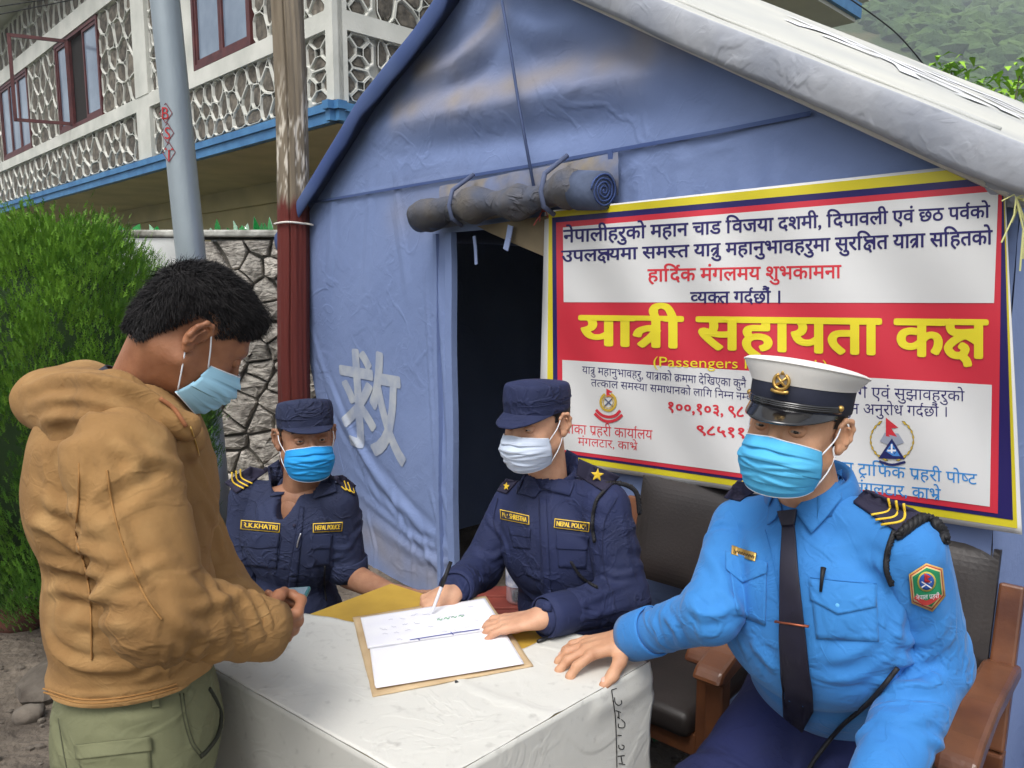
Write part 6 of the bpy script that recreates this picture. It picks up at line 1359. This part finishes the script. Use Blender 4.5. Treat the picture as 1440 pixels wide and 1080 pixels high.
epaulette([(698, 690), (712, 673), (728, 677), (712, 694)], bB, shB); star(712, 684, 5.5, bB, shB, .1, .8, .021)
def nametape(s, q, bv, parent, sh=.86):
    o = patch('name_tape', bv, q, .004, m_gold, parent, .0015); q2 = A(q, dtype=float); c = q2.mean(0); wv = (q2[1]-q2[0]); wv /= np.linalg.norm(wv); hv = (q2[3]-q2[0]); hv /= np.linalg.norm(hv)
    s_ = 1.1; q3 = [q2[0]+wv*s_+hv*s_, q2[1]-wv*s_+hv*s_, q2[2]-wv*s_-hv*s_, q2[3]+wv*s_-hv*s_]; patch('tape_field', bv, q3, .0056, m_epau, o, .0015)
    q4 = [q2[0]+wv*3.5+hv*3.2, q2[1]-wv*3.5+hv*3.2, q2[2]-wv*3.5-hv*3.2, q2[3]+wv*3.5-hv*3.2]; patch_text(s, bv, q4, .0074, m_gold, o, .008); return o
nametape('M.K SHRESTHA', [(703, 716), (744, 725), (744, 738), (704, 730)], bB, pB); nametape('NEPAL POLICE', [(780, 729), (829, 735), (828, 748), (779, 742)], bB, pB)
patch('pocket', bB, [(716, 742), (745, 746), (745, 772), (722, 770)], .0022, m_navy, shB, .0022); sheet_px('pocket_flap', [(715, 739), (746, 744), (745, 756), (717, 752)], bB, .0045, m_navy, shB, .0022)
patch('pocket', bB, [(783, 750), (827, 755), (824, 800), (785, 798)], .0022, m_navy, shB, .0022); sheet_px('pocket_flap', [(782, 747), (828, 754), (826, 774), (782, 772)], bB, .0045, m_navy, shB, .0022)
patch('placket', bB, [(757, 700), (768, 700), (776, 860), (762, 860)], .0022, m_navy, shB, .0018, 4, 30)
patch_tube([[(758, 700), (762, 780), (766, 850)], [(868, 700), (850, 735), (848, 790), (858, 830)], [(700, 700), (694, 735), (706, 765)]], bB, .0009, .0035, m_nstitch, shB, 'stitching')
braid([(850, 690), (838, 706), (833, 735), (836, 762)], bB, .0036, .005, pB); braid([(852, 680), (876, 680), (895, 692), (900, 722)], bB, .0055, .004, pB, 'shoulder_cord'); braid([(803, 790), (818, 812), (840, 826)], bB, .003, .004, pB)
def cuff(RE_, RW_, r0, mat, parent, l=.05):
    d0 = unit(RW_-RE_); a_ = unit(np.cross(d0, Zu)); b_ = np.cross(a_, d0); V_, F_ = loft([[RW_+d0*t+(a_*math.cos(a)+b_*math.sin(a))*rr for a in np.linspace(0, 2*math.pi, 40, endpoint=False)] for t, rr in ((-l, r0), (-l+.004, r0+.003), (.0, r0+.001), (.022, r0-.002))], False); V_ = V_+.0012*np.stack([vnoise(V_, 60, 3)]*3, 1); o = mk('cuff', V_, F_, mat, parent, True); solidify(o, .003); return o
cuff(RE, RW, .0415, m_navy, shB); cuff(LE, LW, .0435, m_navy, shB)
patrol_cap(HB, m_navy, pB, 3, .024, .058)
# pen in the writing hand
tp0, tp1 = P(609, 861, 1.665), P(634, 790, 1.70); tp0 = Pz(607, 862, TZ+.02)
pen = G().tube([tp0, tp0*.93+tp1*.07, tp0*.5+tp1*.5], [.0012, .0036, .004], 10).build('pen', M('clear_white_plastic', lin(214, 214, 222), .3), None, True); tag(pen, 'white barrelled ballpoint pen with black cap held over the register', 'pen')
G().tube([tp0*.5+tp1*.5, tp1], [.0048, .0045], 10).build('pen_cap', m_blk, pen, True)
# -- C: man behind the table with yellow chevrons --
pC = person(P(412, 850, 2.25), 'seated man in navy uniform with yellow chevrons and bright blue mask looking at us')
HC = Head(P(430, 613, 2.13), (.42, -.90, .06), (-.03, .06, 1), .95)
NC = P(425, 684, 2.19); RS, LS = P(350, 700, 2.20), P(476, 706, 2.12); RE, RW = P(338, 835, 2.16), P(395, 900, 2.06); LE, LW = P(490, 808, 2.14), P(556, 838, 1.99)
shx = unit((LS-RS)*A([1, 1, 0])); shf = unit(np.cross(Zu, -shx)); shf = shf if shf[1] < 0 else -shf; Rb = np.stack([shx, shf, Zu])
CH = (RS+LS)/2+A([0, 0, -.12]); BE = P(410, 850, 2.20); HI = P(412, 940, 2.26); HI[2] = .46
yh = unit(LW-LE); hC = hand_mesh(LW, np.stack([unit(np.cross(yh, A([0, -1, 0]))), yh, unit(A([0, -1, .1])-yh*(A([0, -1, .1])@yh))]), (.4, .5, .3), elbow=LE, wr=.027, er=.040, res=.003)
yh = unit(RW-RE); hC2 = hand_mesh(RW, np.stack([unit(np.cross(yh, Zu)), yh, unit(Zu-yh*(Zu@yh))]), (.4, .5, .3), elbow=RE, res=.004)
core = sdf_mesh([caps(NC-Zu*.03, HI, .06, .09), caps(RS, LS, .035, .035), caps(RS, RE, .035, .03), caps(LS, LE, .035, .036), caps(HI, HI+shf*.36, .06, .045)], .04, .014)
V_, F_ = join(head_mesh(HC, NC-Zu*.03+shf*.005, .056)+[hC, hC2, core, sdf_mesh([elli(NC-Zu*.07+shf*.035, (.06, .050, .07), Rb), caps(NC, NC-Zu*.05, .054, .056)], .03, .005)]); mk('body', V_, F_, sk_c, pC, True); eyes(HC, pC, (.05, 0)); hair_shell(HC, pC, seed=8); mask(HC, pC, m_mb2, m_loop, seed=14)
HI2 = HI+Zu*.05; kn = [HI+shf*.38-shx*.13, HI+shf*.38+shx*.13]
garment('trousers', [elli(HI2, (.16, .13, .12), Rb), caps(HI-shx*.07, kn[0], .09, .07), caps(HI+shx*.07, kn[1], .09, .07)]+[caps(k_, k_*A([1, 1, 0])+Zu*.07, .065, .055) for k_ in kn], m_ntr, pC, .05, .012)
for k_ in kn:
    ft = k_*A([1, 1, 0]); V_, F_ = sdf_mesh([caps(ft+Zu*.045-shf*.04, ft+Zu*.035+shf*.15, .045, .04, Zu, .8)], .02, .01); mk('shoe', V_, F_, m_blk, pC, True)
fC = [([(455, 790), (480, 800), (505, 790)], .008, .005), ([(460, 770), (485, 772), (500, 760)], .008, .004), ([(350, 790), (380, 800), (395, 840)], .009, .004), ([(430, 790), (445, 810), (450, 850)], .009, .005), ([(340, 830), (370, 840), (400, 835)], .009, .004), ([(478, 715), (485, 750), (498, 780)], .008, .004), ([(360, 700), (366, 740), (350, 780)], .009, .003)]
SE = LS*.12+LE*.88
pr = [elli(CH, (.165, .108, .15), Rb), elli(CH+Zu*.05, (.15, .095, .09), Rb), elli(BE, (.145, .115, .15), Rb), elli((BE+HI2)/2, (.145, .115, .14), Rb), caps(NC-Zu*.022, RS, .046, .048), caps(NC-Zu*.022, LS, .046, .048), caps(RS, RS+(RE-RS)*.3, .046, .04), caps(LS, LS+(LE-LS)*.3, .046, .042)]
slC = [([caps(RS, RE, .058, .052), caps(RE, RW, .052, .042)], .02), ([caps(LS, SE, .057, .055)], .02)]
shC, bC = garment('shirt', pr, m_navy2, pC, .028, .006, fC, noise=(.003, 15), rfolds=limb_folds(LS, SE, .056, .052, 9, 41, .008, .005)+limb_folds(RS, RE, .056, .05, 8, 42, .008, .004), seed=8, sub=[(elli(NC+shf*.085-Zu*.015, (.026, .05, .070), Rb), .012)], cuts=[(NC+Zu*.0, Zu, .085)], groups=slC)
neck_stand('collar', NC-Zu*.012, Rb, .058, .060, .0, .032, 42, 318, m_navy2, shC, tiltf=.05)
sheet_px('collar', [(377, 656), (392, 646), (400, 672), (409, 694), (380, 698)], bC, .007, m_navy2, shC, .003, lift=((395, 670), 14, .012)); sheet_px('collar', [(440, 702), (449, 680), (462, 664), (470, 672), (474, 691)], bC, .007, m_navy2, shC, .003, lift=((455, 685), 14, .012))
epaulette([(316, 678), (352, 656), (378, 662), (332, 694)], bC, shC); patch_tube([[(326, 664), (328, 678), (343, 687)], [(332, 662), (334, 675), (349, 684)], [(338, 660), (340, 672), (355, 680)]], bC, .0022, .0105, m_gold, shC, 'chevron')
epaulette([(463, 670), (482, 668), (500, 682), (498, 697)], bC, shC); patch_tube([[(480, 684), (487, 689), (484, 676)], [(486, 686), (493, 691), (489, 678)], [(491, 688), (498, 693), (494, 680)]], bC, .0018, .0105, m_gold, shC, 'chevron')
nametape('R.K.KHATRI', [(339, 731), (394, 736), (393, 749), (338, 744)], bC, pC); nametape('NEPAL POLICE', [(440, 736), (482, 734), (481, 747), (440, 749)], bC, pC)
for q1_, q2_ in (([(340, 752), (391, 753), (389, 800), (341, 796)], [(337, 747), (393, 750), (392, 769), (364, 772), (337, 768)]), ([(438, 755), (465, 754), (463, 795), (440, 797)], [(436, 752), (467, 751), (465, 771), (437, 773)])):
    patch('pocket', bC, q1_, .0022, m_navy2, shC, .0022); sheet_px('pocket_flap', q2_, bC, .0048, m_navy2, shC, .0022)
patch('placket', bC, [(420, 712), (428, 713), (414, 860), (400, 860)], .0022, m_navy2, shC, .0018, 4, 30)
patch_tube([[(422, 712), (414, 760), (404, 820)], [(395, 755), (391, 790)], [(458, 740), (460, 790)]], bC, .0009, .0035, m_nstitch, shC, 'stitching')
for x, y in ((414, 739), (374, 660), (473, 672)): button(bC, x, y, .005, shC, m_epau)
patch_tube([[(423, 750), (419, 762), (418, 770)]], bC, .0022, .006, M('whistle_steel', lin(190, 190, 196), .3, metal=.8), pC, 'whistle'); patch_tube([[(457, 796), (456, 820), (459, 845)]], bC, .0028, .004, m_blk, pC, 'lanyard')
cuff(LS, SE+unit(SE-LS)*.01, .056, m_navy2, shC, .035)
patrol_cap(HC, m_navy2, pC, 6, .013, .044)
# -- D: standing man in tan jacket --
pD = person(P(190, 960, 1.27), 'standing man in tan hooded jacket and olive trousers, head bent over phone')
HD = Head(P(276, 466, 1.25), (.60, .46, -.65), (.56, .26, .78), .88)
fwd = unit(A([.90, .42, 0])); rt_ = unit(A([.42, -.90, 0])); Rb = np.stack([rt_, fwd, Zu])
ND = P(205, 566, 1.26); CH = P(176, 690, 1.27); BE = P(186, 850, 1.27); HM = P(194, 950, 1.27)
RS, RE, RW = P(168, 650, 1.085), P(226, 862, 1.02), P(366, 884, 1.13); LS, LE, LW = P(205, 640, 1.42), P(300, 830, 1.46), P(372, 880, 1.33)
yh = unit(P(420, 872, 1.17)-RW); zb = unit(A([.25, -.85, -.35])); zb = unit(zb-yh*(zb@yh)); Rh = np.stack([unit(np.cross(yh, zb)), yh, zb]); Rh[0] = Rh[0] if Rh[0][2] > 0 else -Rh[0]
cD = [(1.0, 1.1, .6), (1.15, 1.15, .6), (1.25, 1.2, .6), (1.3, 1.2, .6)]; wD = P(350, 892, 1.13)
h1 = hand_mesh(wD, Rh, cD, elbow=wD+unit(RE-wD)*.09, thumb=[(.020, .018, -.006), (.040, .040, -.018), (.042, .060, -.036), (.036, .076, -.050)], scale=.88, spread=.03, wr=.028, er=.030)
yh2 = unit(P(405, 880, 1.25)-LW); zb2 = unit(A([.1, .5, -.8])); zb2 = unit(zb2-yh2*(zb2@yh2)); Rh2 = np.stack([np.cross(yh2, zb2), yh2, zb2]); h2 = hand_mesh(P(356, 880, 1.30), Rh2, (.6, .7, .4), elbow=P(340, 872, 1.34), scale=.86, res=.003)
core = sdf_mesh([caps(ND, CH, .06, .09), caps(CH, HM, .09, .09), caps(RS, LS, .04, .04), caps(RS, RE, .04, .035), caps(RE, wD, .035, .026), caps(LS, LE, .04, .035), caps(LE, LW, .035, .026), caps(HM, HM*A([1, 1, 0])+rt_*.09+Zu*.08, .09, .05), caps(HM, HM*A([1, 1, 0])-rt_*.09+Zu*.08, .09, .05)], .04, .016)
V_, F_ = join(head_mesh(HD, P(196, 560, 1.27), .060, capped=False)+[h1, h2, core]); mk('body', V_, F_, sk_d, pD, True); eyes(HD, pD, (0, -.3)); mask(HD, pD, m_md, m_loop, seed=21)
# hair: dark scalp under many short strands
V_, Fq = sdf_mesh([elli((0, -.012, .034), (.080, .101, .088)), caps((0, -.056, -.02), (0, -.054, -.055), .056, .050)], .02, .0035, pad=.01)
x, y, z = V_.T; lim = np.where(y > .055, .040+(y-.055)*.6, np.where(y > .010, .010+(y-.010)*.66, np.where(y > -.030, .026, .026+(y+.030)*2.4))); lim = np.maximum(lim, -.075); lim = lim+.004*vnoise(V_, 110, 3)
keep = z > lim; N_ = vnormals(V_, Fq); Fk = Fq[keep[Fq].all(1)]; sc_o = mk('scalp_hair', HD.w(V_-N_*.004+N_*(.002*vnoise(V_, 200, 2))[:, None]), Fk, m_hair, pD, True)
idx = np.unique(Fk); rr = np.random.default_rng(5); vv = []; ff = []; pick = rr.choice(idx, 30000)
cow = lambda p: A([.25*math.sin(p[0]*40+p[1]*22), .9 if p[2] > .06 else .35, -.25])
for i in pick:
    p = V_[i]+rr.normal(0, .0014, 3); n_ = N_[i]; hgt = np.clip((p[2]-lim[i])/.05, 0, 1); L_ = (.005+.014*hgt)*rr.uniform(.7, 1.25); fr = p[1] > .045 and p[2] > .035
    if fr: L_ *= 2.0
    d = unit(n_*(.42+.30*hgt)+unit(cow(p))*.95+rr.normal(0, .28, 3)); side = unit(np.cross(d, n_)+rr.normal(0, .4, 3)); m_ = p+d*L_*.55; e = m_+unit(d*.7+A([0, .45 if fr else .2, -.55 if fr else -.25])+rr.normal(0, .15, 3))*L_*.5; w_ = .00055
    n0 = len(vv); vv += [p-side*w_, p+side*w_, m_+side*w_*.8, m_-side*w_*.8, e]; ff += [(n0, n0+1, n0+2, n0+3), (n0+3, n0+2, n0+4)]
mk('hair', HD.w(A(vv)), ff, m_hair, pD, True)
# striped polo collar, jacket, hood
Vp, Fp = grid(lambda u, v: P(195, 556, 1.262)+unit(A([.55, .1, .8]))*(-.012+.030*(1-v))*1.0+(rt_*math.cos(u*2*math.pi)+unit(np.cross(rt_, A([.55, .1, .8])))*math.sin(u*2*math.pi))*(.066+.012*v), 60, 10)
pol = mk('polo_collar', Vp, Fp, M('polo_dark', lin(40, 42, 54), .8), pD, True); solidify(pol, .003)
fD = [([(36, 548), (80, 533), (140, 538), (200, 554), (240, 582), (262, 612)], .013, .012), ([(40, 572), (90, 560), (150, 565), (205, 585)], .010, .008), ([(44, 616), (90, 608), (140, 604)], .012, -.006), ([(60, 590), (100, 584), (150, 586)], .009, .007), ([(150, 620), (200, 640), (262, 660)], .01, .005), ([(58, 640), (72, 700), (70, 740)], .012, .004), ([(130, 615), (150, 660), (145, 700)], .01, .005), ([(40, 735), (70, 742), (110, 770), (172, 792)], .010, .009), ([(58, 832), (95, 828), (140, 838), (205, 850)], .011, .010), ([(62, 888), (85, 920), (130, 938), (215, 934)], .010, .010), ([(45, 690), (90, 715), (150, 740)], .012, .006), ([(60, 790), (110, 800), (160, 815)], .010, .006), ([(80, 868), (140, 875), (210, 880)], .012, .006),
      ([(110, 560), (118, 640), (112, 690), (107, 754), (122, 800), (128, 850), (130, 935)], .005, .004), ([(141, 690), (167, 732), (178, 765), (196, 815), (222, 868)], .007, .007), ([(236, 905), (232, 935), (236, 960)], .005, .004), ([(56, 976), (111, 991), (207, 982), (306, 955)], .004, .005), ([(54, 962), (111, 977), (207, 968), (306, 941)], .004, .003),
      ([(250, 960), (280, 940), (306, 925)], .009, .006), ([(185, 960), (230, 940), (290, 930)], .009, .005), ([(160, 605), (190, 650), (200, 700)], .010, .004), ([(262, 855), (300, 850), (345, 830)], .009, .006), ([(235, 850), (262, 880), (310, 900)], .010, .007), ([(330, 830), (350, 850), (372, 905)], .007, .007), ([(345, 825), (370, 850), (384, 890)], .006, .006), ([(318, 850), (335, 880), (345, 912)], .007, .006), ([(250, 790), (280, 830), (330, 850)], .010, .006), ([(282, 690), (300, 730), (318, 790)], .009, .006), ([(262, 620), (290, 680), (322, 760)], .008, .005), ([(205, 740), (240, 800), (262, 840)], .012, .004)]
pr = [elli(CH, (.165, .150, .185), Rb), elli(CH+Zu*.09+fwd*.0, (.16, .125, .09), Rb), elli(BE, (.165, .136, .18), Rb), elli(HM, (.17, .146, .10), Rb), caps(ND-Zu*.02, RS, .065, .070), caps(ND-Zu*.02, LS, .065, .070), caps(RS, RS+(RE-RS)*.25, .066, .06), caps(LS, LS+(LE-LS)*.25, .066, .06), caps(P(200, 580, 1.18), P(262, 618, 1.20), .036, .030)]
slD = [([caps(RS, RE, .078, .066), caps(RE, RW+unit(RW-RE)*.03, .066, .043)], .02, [(RW+unit(RW-RE)*.012, unit(RW-RE))]), ([caps(LS, LE, .08, .064), caps(LE, LW, .064, .042)], .02),
       ([caps(P(120, 552, 1.32), P(168, 588, 1.13), .050, .042), caps(P(66, 568, 1.28), P(104, 600, 1.17), .044, .036), caps(P(62, 556, 1.28), P(150, 556, 1.14), .040, .036), caps(P(168, 570, 1.13), P(262, 600, 1.15), .036, .022), caps(P(104, 600, 1.17), P(190, 604, 1.12), .030, .022), caps(P(120, 548, 1.34), P(240, 585, 1.38), .045, .03)], .035)]
jk, bD = garment('jacket', pr, m_jac, pD, .030, .0056, fD, noise=(.004, 12), rfolds=limb_folds(RS, RE, .078, .066, 8, 51, .012, .006, .1, .9)+limb_folds(RE, RW, .062, .045, 12, 52, .009, .006, .1, .98)+[(drop(subdiv_pts(l, 6), BVHTree.FromPolygons([(-9, 1.25, -9), (9, 1.25, -9), (9, 1.25, 9), (-9, 1.25, 9)], [(0, 1, 2, 3)]), 0), .01, .0) for l in ()], seed=11, cuts=[(P(195, 548, 1.262), unit(A([.45, .1, .85])), .085), ], hems=[((0, 0, P(180, 992, 1.12)[2]), (0, 0, -1))], groups=slD, wamp=.0028, wsc=14, wst=(1, 1, 2.0), sub=[(elli(P(205, 545, 1.262), (.062, .062, .05), np.stack([rt_, unit(np.cross(unit(A([.5, .1, .85])), rt_)), unit(A([.5, .1, .85]))])), .012)])
# light wear on shoulders and creases
me = jk.data; co = np.empty(len(me.vertices)*3); me.vertices.foreach_get('co', co); co = co.reshape(-1, 3); wn_ = np.clip(.5*vnoise(co, 26, 5)+.7*vnoise(co, 70, 6)-.12, 0, .5); a_ = me.attributes.new('worn', 'FLOAT', 'POINT'); a_.data.foreach_set('value', wn_.astype(np.float32))
cuff(RE, RW+unit(RW-RE)*.004, .046, m_jac, jk, .035)
for l in ([(111, 650), (110, 700), (107, 754), (120, 800), (127, 850), (129, 930)], [(59, 968), (111, 983), (160, 982), (207, 974), (250, 962)], [(60, 973), (111, 988), (160, 987), (207, 979), (250, 967)], [(150, 660), (160, 720), (178, 780), (205, 840), (228, 872)]):
    P_ = drop(subdiv_pts(l, 26), bD, .0012); P_ = [(P_[max(i-2, 0)]+P_[max(i-1, 0)]+P_[i]+P_[min(i+1, len(P_)-1)]+P_[min(i+2, len(P_)-1)])/5 for i in range(len(P_))]; G().tube(P_, .0015, 6).build('seam', m_stitch, jk, True)
patch_tube([[(268, 600), (276, 625), (280, 640)]], bD, .0014, .002, m_brass, jk, 'zip'); patch_tube([[(225, 560), (245, 575), (262, 600)]], bD, .0035, .004, M('tan_cord', lin(150, 96, 62), .8), jk, 'drawcord')
# trousers with pocket
HP = P(196, 1005, 1.27)
leg = []
for s in (-1, 1):
    top_ = HP+rt_*.09*s-Zu*.05; kn_ = A([top_[0]+.02, top_[1], .48]); an_ = A([top_[0], top_[1], .10]); leg += [caps(top_, kn_, .105, .078), caps(kn_, an_, .078, .062)]
    V_, F_ = sdf_mesh([caps(A([an_[0], an_[1], .045])-fwd*.05, A([an_[0], an_[1], .04])+fwd*.17, .046, .042, Zu, .8)], .02, .008); mk('shoe', V_, F_, m_blk, pD, True)
fT = [([(70, 1010), (80, 1045), (95, 1075)], .010, .006), ([(255, 965), (262, 1010), (270, 1050), (286, 1064)], .004, .003), ([(306, 960), (312, 1010), (300, 1050), (286, 1066)], .006, .006), ([(150, 1000), (190, 1010), (240, 1000)], .012, .005), ([(100, 1070), (150, 1062), (220, 1070)], .01, .004)]
tr_, bT = garment('trousers', [elli(HP+Zu*.03, (.170, .132, .13), Rb), elli(HP-Zu*.04, (.175, .135, .12), Rb)]+leg, m_olive, pD, .035, .0062, fT, noise=(.003, 12), seed=17, wamp=.004, wsc=12, hems=[(HP+Zu*.11, Zu)])
patch('pocket_flap', bT, [(105, 1048), (212, 1036), (214, 1056), (108, 1068)], .005, m_olive, tr_, .004); patch('pocket', bT, [(108, 1052), (210, 1042), (214, 1110), (120, 1112)], .0025, m_olive, tr_, .003)
patch_tube([[(253, 975), (258, 1010), (268, 1045), (282, 1064)], [(258, 975), (263, 1010), (272, 1042), (286, 1062)], [(82, 1010), (88, 1050), (96, 1090)]], bT, .0010, .0008, M('olive_stitch', lin(70, 72, 54), .9), tr_, 'stitching')
patch_tube([[(294, 968), (306, 990), (311, 1010), (306, 1035), (292, 1055), (282, 1064)]], bT, .004, .001, M('pocket_shade', lin(44, 46, 36), .9), tr_, 'pocket_shade')  # dark tube along the pocket opening, its shade put into the colour
patch('belt_loop', bT, [(213, 975), (223, 974), (224, 994), (214, 995)], .005, m_olive, tr_, .004)
# phone held in the hand
ph = [P(386, 836, 1.20), P(421, 838, 1.19), P(404, 882, 1.12), P(372, 876, 1.13)]; c = P(397, 860, 1.215); u1 = unit(ph[1]-ph[0]); v1 = unit(ph[3]-ph[0]-u1*((ph[3]-ph[0])@u1)); n1 = np.cross(u1, v1)
phn = empty('phone', c, 'teal edged smartphone held flat in the brown hand', 'phone')
G().box(c, (.030, .058, .0038), (unit(A([.85, -.1, .10])), unit(A([.1, .95, .30])), unit(np.cross(unit(A([.85, -.1, .10])), unit(A([.1, .95, .30])))))).build('case', M('teal_case', lin(40, 92, 96), .35), phn, bevel=.003)
aa, ab = unit(A([.85, -.1, .10])), unit(A([.1, .95, .30])); an = unit(np.cross(aa, ab)); an = an if an[2] > 0 else -an
G().box(c+an*.0042, (.027, .054, .0006), (aa, ab, an)).build('screen', M('phone_screen', lin(96, 112, 124), .15, spec=.7), phn)
# ---------------- chairs, stool and other small things ----------------
cAb = A([.775, 1.645, 0]); chair(cAb, (-.66, -.75), 'wooden armchair with black padded back that the sky blue shirted man sits on')
chair(A([.40, 2.06, 0]), (-.66, -.75), 'empty wooden armchair with black padded back beside the writing man')
def stool(loc, h_, label):
    o = empty('stool', loc, label, 'stool'); w = lambda a, b, c: A(loc, dtype=float)+A([a, b, c])
    G().box(w(0, 0, h_-.02), (.16, .16, .018)).build('seat', m_cw, o, bevel=.006)
    for a in (-1, 1):
        for b in (-1, 1): G().bar(w(.13*a, .13*b, 0), w(.12*a, .12*b, h_-.04), .03, .03, up=(0, 1, 0)).build('leg', m_cw, o)
    for a in (-1, 1): G().bar(w(.13*a, -.12, .15), w(.13*a, .12, .15), .02, .03).build('stretcher', m_cw, o)
stool(A([P(812, 930, 1.98)[0], 1.99, 0]), .42, 'low wooden stool under the writing man, mostly hidden behind the table'); stool(A([P(412, 940, 2.26)[0], 2.28, 0]), .36, 'low wooden stool under the man with yellow chevrons')
# red bench with bottle seen between arm and body
bx = P(716, 845, 2.25); rb = empty('red_bench', (bx[0], bx[1], 0), 'low dark red painted wooden bench by the tent doorway', 'bench')
for i in range(3): G().box((bx[0], bx[1]-.10+i*.09, bx[2]-.012), (.22, .04, .012)).build('plank', M('bench_red', lin(132, 60, 48), .6, lin(100, 44, 38), 8), rb, bevel=.004)
for a in (-1, 1): G().box((bx[0]+.17*a, bx[1], (bx[2]-.024)/2), (.02, .12, (bx[2]-.024)/2)).build('leg', MATS['bench_red'], rb)
bt = P(727, 806, 2.25); wb = empty('water_bottle', (bt[0], bx[1], bx[2]), 'clear plastic bottle with blue and white label on the red bench', 'bottle')
m_pet = bpy.data.materials.new('clear_plastic'); m_pet.use_nodes = True; b_ = m_pet.node_tree.nodes['Principled BSDF']; b_.inputs['Base Color'].default_value = lin(200, 214, 226); b_.inputs['Roughness'].default_value = .12; b_.inputs['Transmission Weight'].default_value = .7
z0 = bx[2]; G().tube([(bt[0], bx[1], z0+t) for t in (.0, .01, .05, .09, .13, .155, .175, .19)], [.030, .034, .033, .034, .034, .028, .013, .012], 24).build('bottle_body', m_pet, wb, True)
G().tube([(bt[0], bx[1], z0+t) for t in (.055, .11)], .0348, 24, cap=False).build('bottle_label', M('label_blue', lin(60, 100, 160), .5, lin(210, 214, 222), 30), wb, True); G().tube([(bt[0], bx[1], z0+t) for t in (.188, .203)], .0135, 16).build('bottle_cap', M('cap_blue', lin(40, 90, 170), .5), wb, True)
# blue drum at the right edge
dc = P(1545, 800, 1.95); dr = empty('blue_drum', (dc[0], dc[1], 0), 'faded blue plastic drum with wire handle at the right edge below the banner', 'drum')
m_drum = M('drum_blue', lin(92, 124, 168), .5, lin(70, 98, 140), 5); zt_ = P(1432, 735, 1.95)[2]
G().tube([(dc[0], dc[1], z) for z in (0, .02, .3, .32, .34, zt_-.25, zt_-.23, zt_-.21, zt_-.03, zt_-.02, zt_)], [.13, .135, .135, .14, .135, .135, .14, .135, .128, .14, .14], 36).build('drum_body', m_drum, dr, True)
G().tube([(dc[0]-.138+.02*math.cos(t)*0-.0, dc[1]-.05+.05*math.cos(t), zt_+.0+.05*math.sin(t)) for t in np.linspace(-.2, 3.34, 18)], .003, 8).build('handle', M('wire', lin(150, 150, 154), .4, metal=.7), dr, True)
# green scouring brush under the chair, loose wires overhead
gb = Pz(935, 1032, .02); g_ = G(); r = random.Random(8)
for i in range(900):
    o_ = gb+A([r.gauss(0, .05), r.gauss(0, .025), r.uniform(0, .02)]); g_.tube([o_, o_+A([r.gauss(0, .012), r.gauss(0, .012), r.uniform(.01, .03)])], .0012, 3, cap=False)
tag(g_.build('green_netting', M('netting_green', lin(20, 110, 66), .7), None), 'bunched piece of bright green netting on the ground under the empty chair', 'netting')
def wire(pts, r_, label): tag(G().tube(subdiv_pts(pts, 8), r_, 6).build('overhead_wire', M('black_wire', lin(30, 32, 34), .7), None, True), label, 'wire')
wire([P(1180, -12, 9), P(1240, 30, 9), P(1275, 62, 9), P(1330, 130, 9)], .008, 'dark wire sloping down across the wooded hill at upper right')
wire([P(900, -8, 6.2), P(1010, 36, 6.2), P(1130, 66, 6.2), P(1236, 79, 6.4)], .006, 'thin cable lying slack over the grey tent roof')
wire([P(-20, 12, 6), P(60, 0, 6), P(160, -14, 6)], .004, 'upper of two pale cables at the top left corner')
wire([P(-20, 24, 6), P(60, 8, 6), P(180, -16, 6)], .004, 'lower of two pale cables at the top left corner')
# haze between here and the hill
hb = G().box((60, 180, 92), (340, 238, 94)).build('haze', None); hb['kind'] = 'stuff'
hm_ = bpy.data.materials.new('haze_air'); hm_.use_nodes = True; t = hm_.node_tree; t.nodes.clear(); out = t.nodes.new('ShaderNodeOutputMaterial'); pv = t.nodes.new('ShaderNodeVolumePrincipled'); pv.inputs['Density'].default_value = .0015; pv.inputs['Color'].default_value = (.80, .88, .97, 1); t.links.new(pv.outputs[0], out.inputs['Volume']); hb.data.materials.append(hm_)
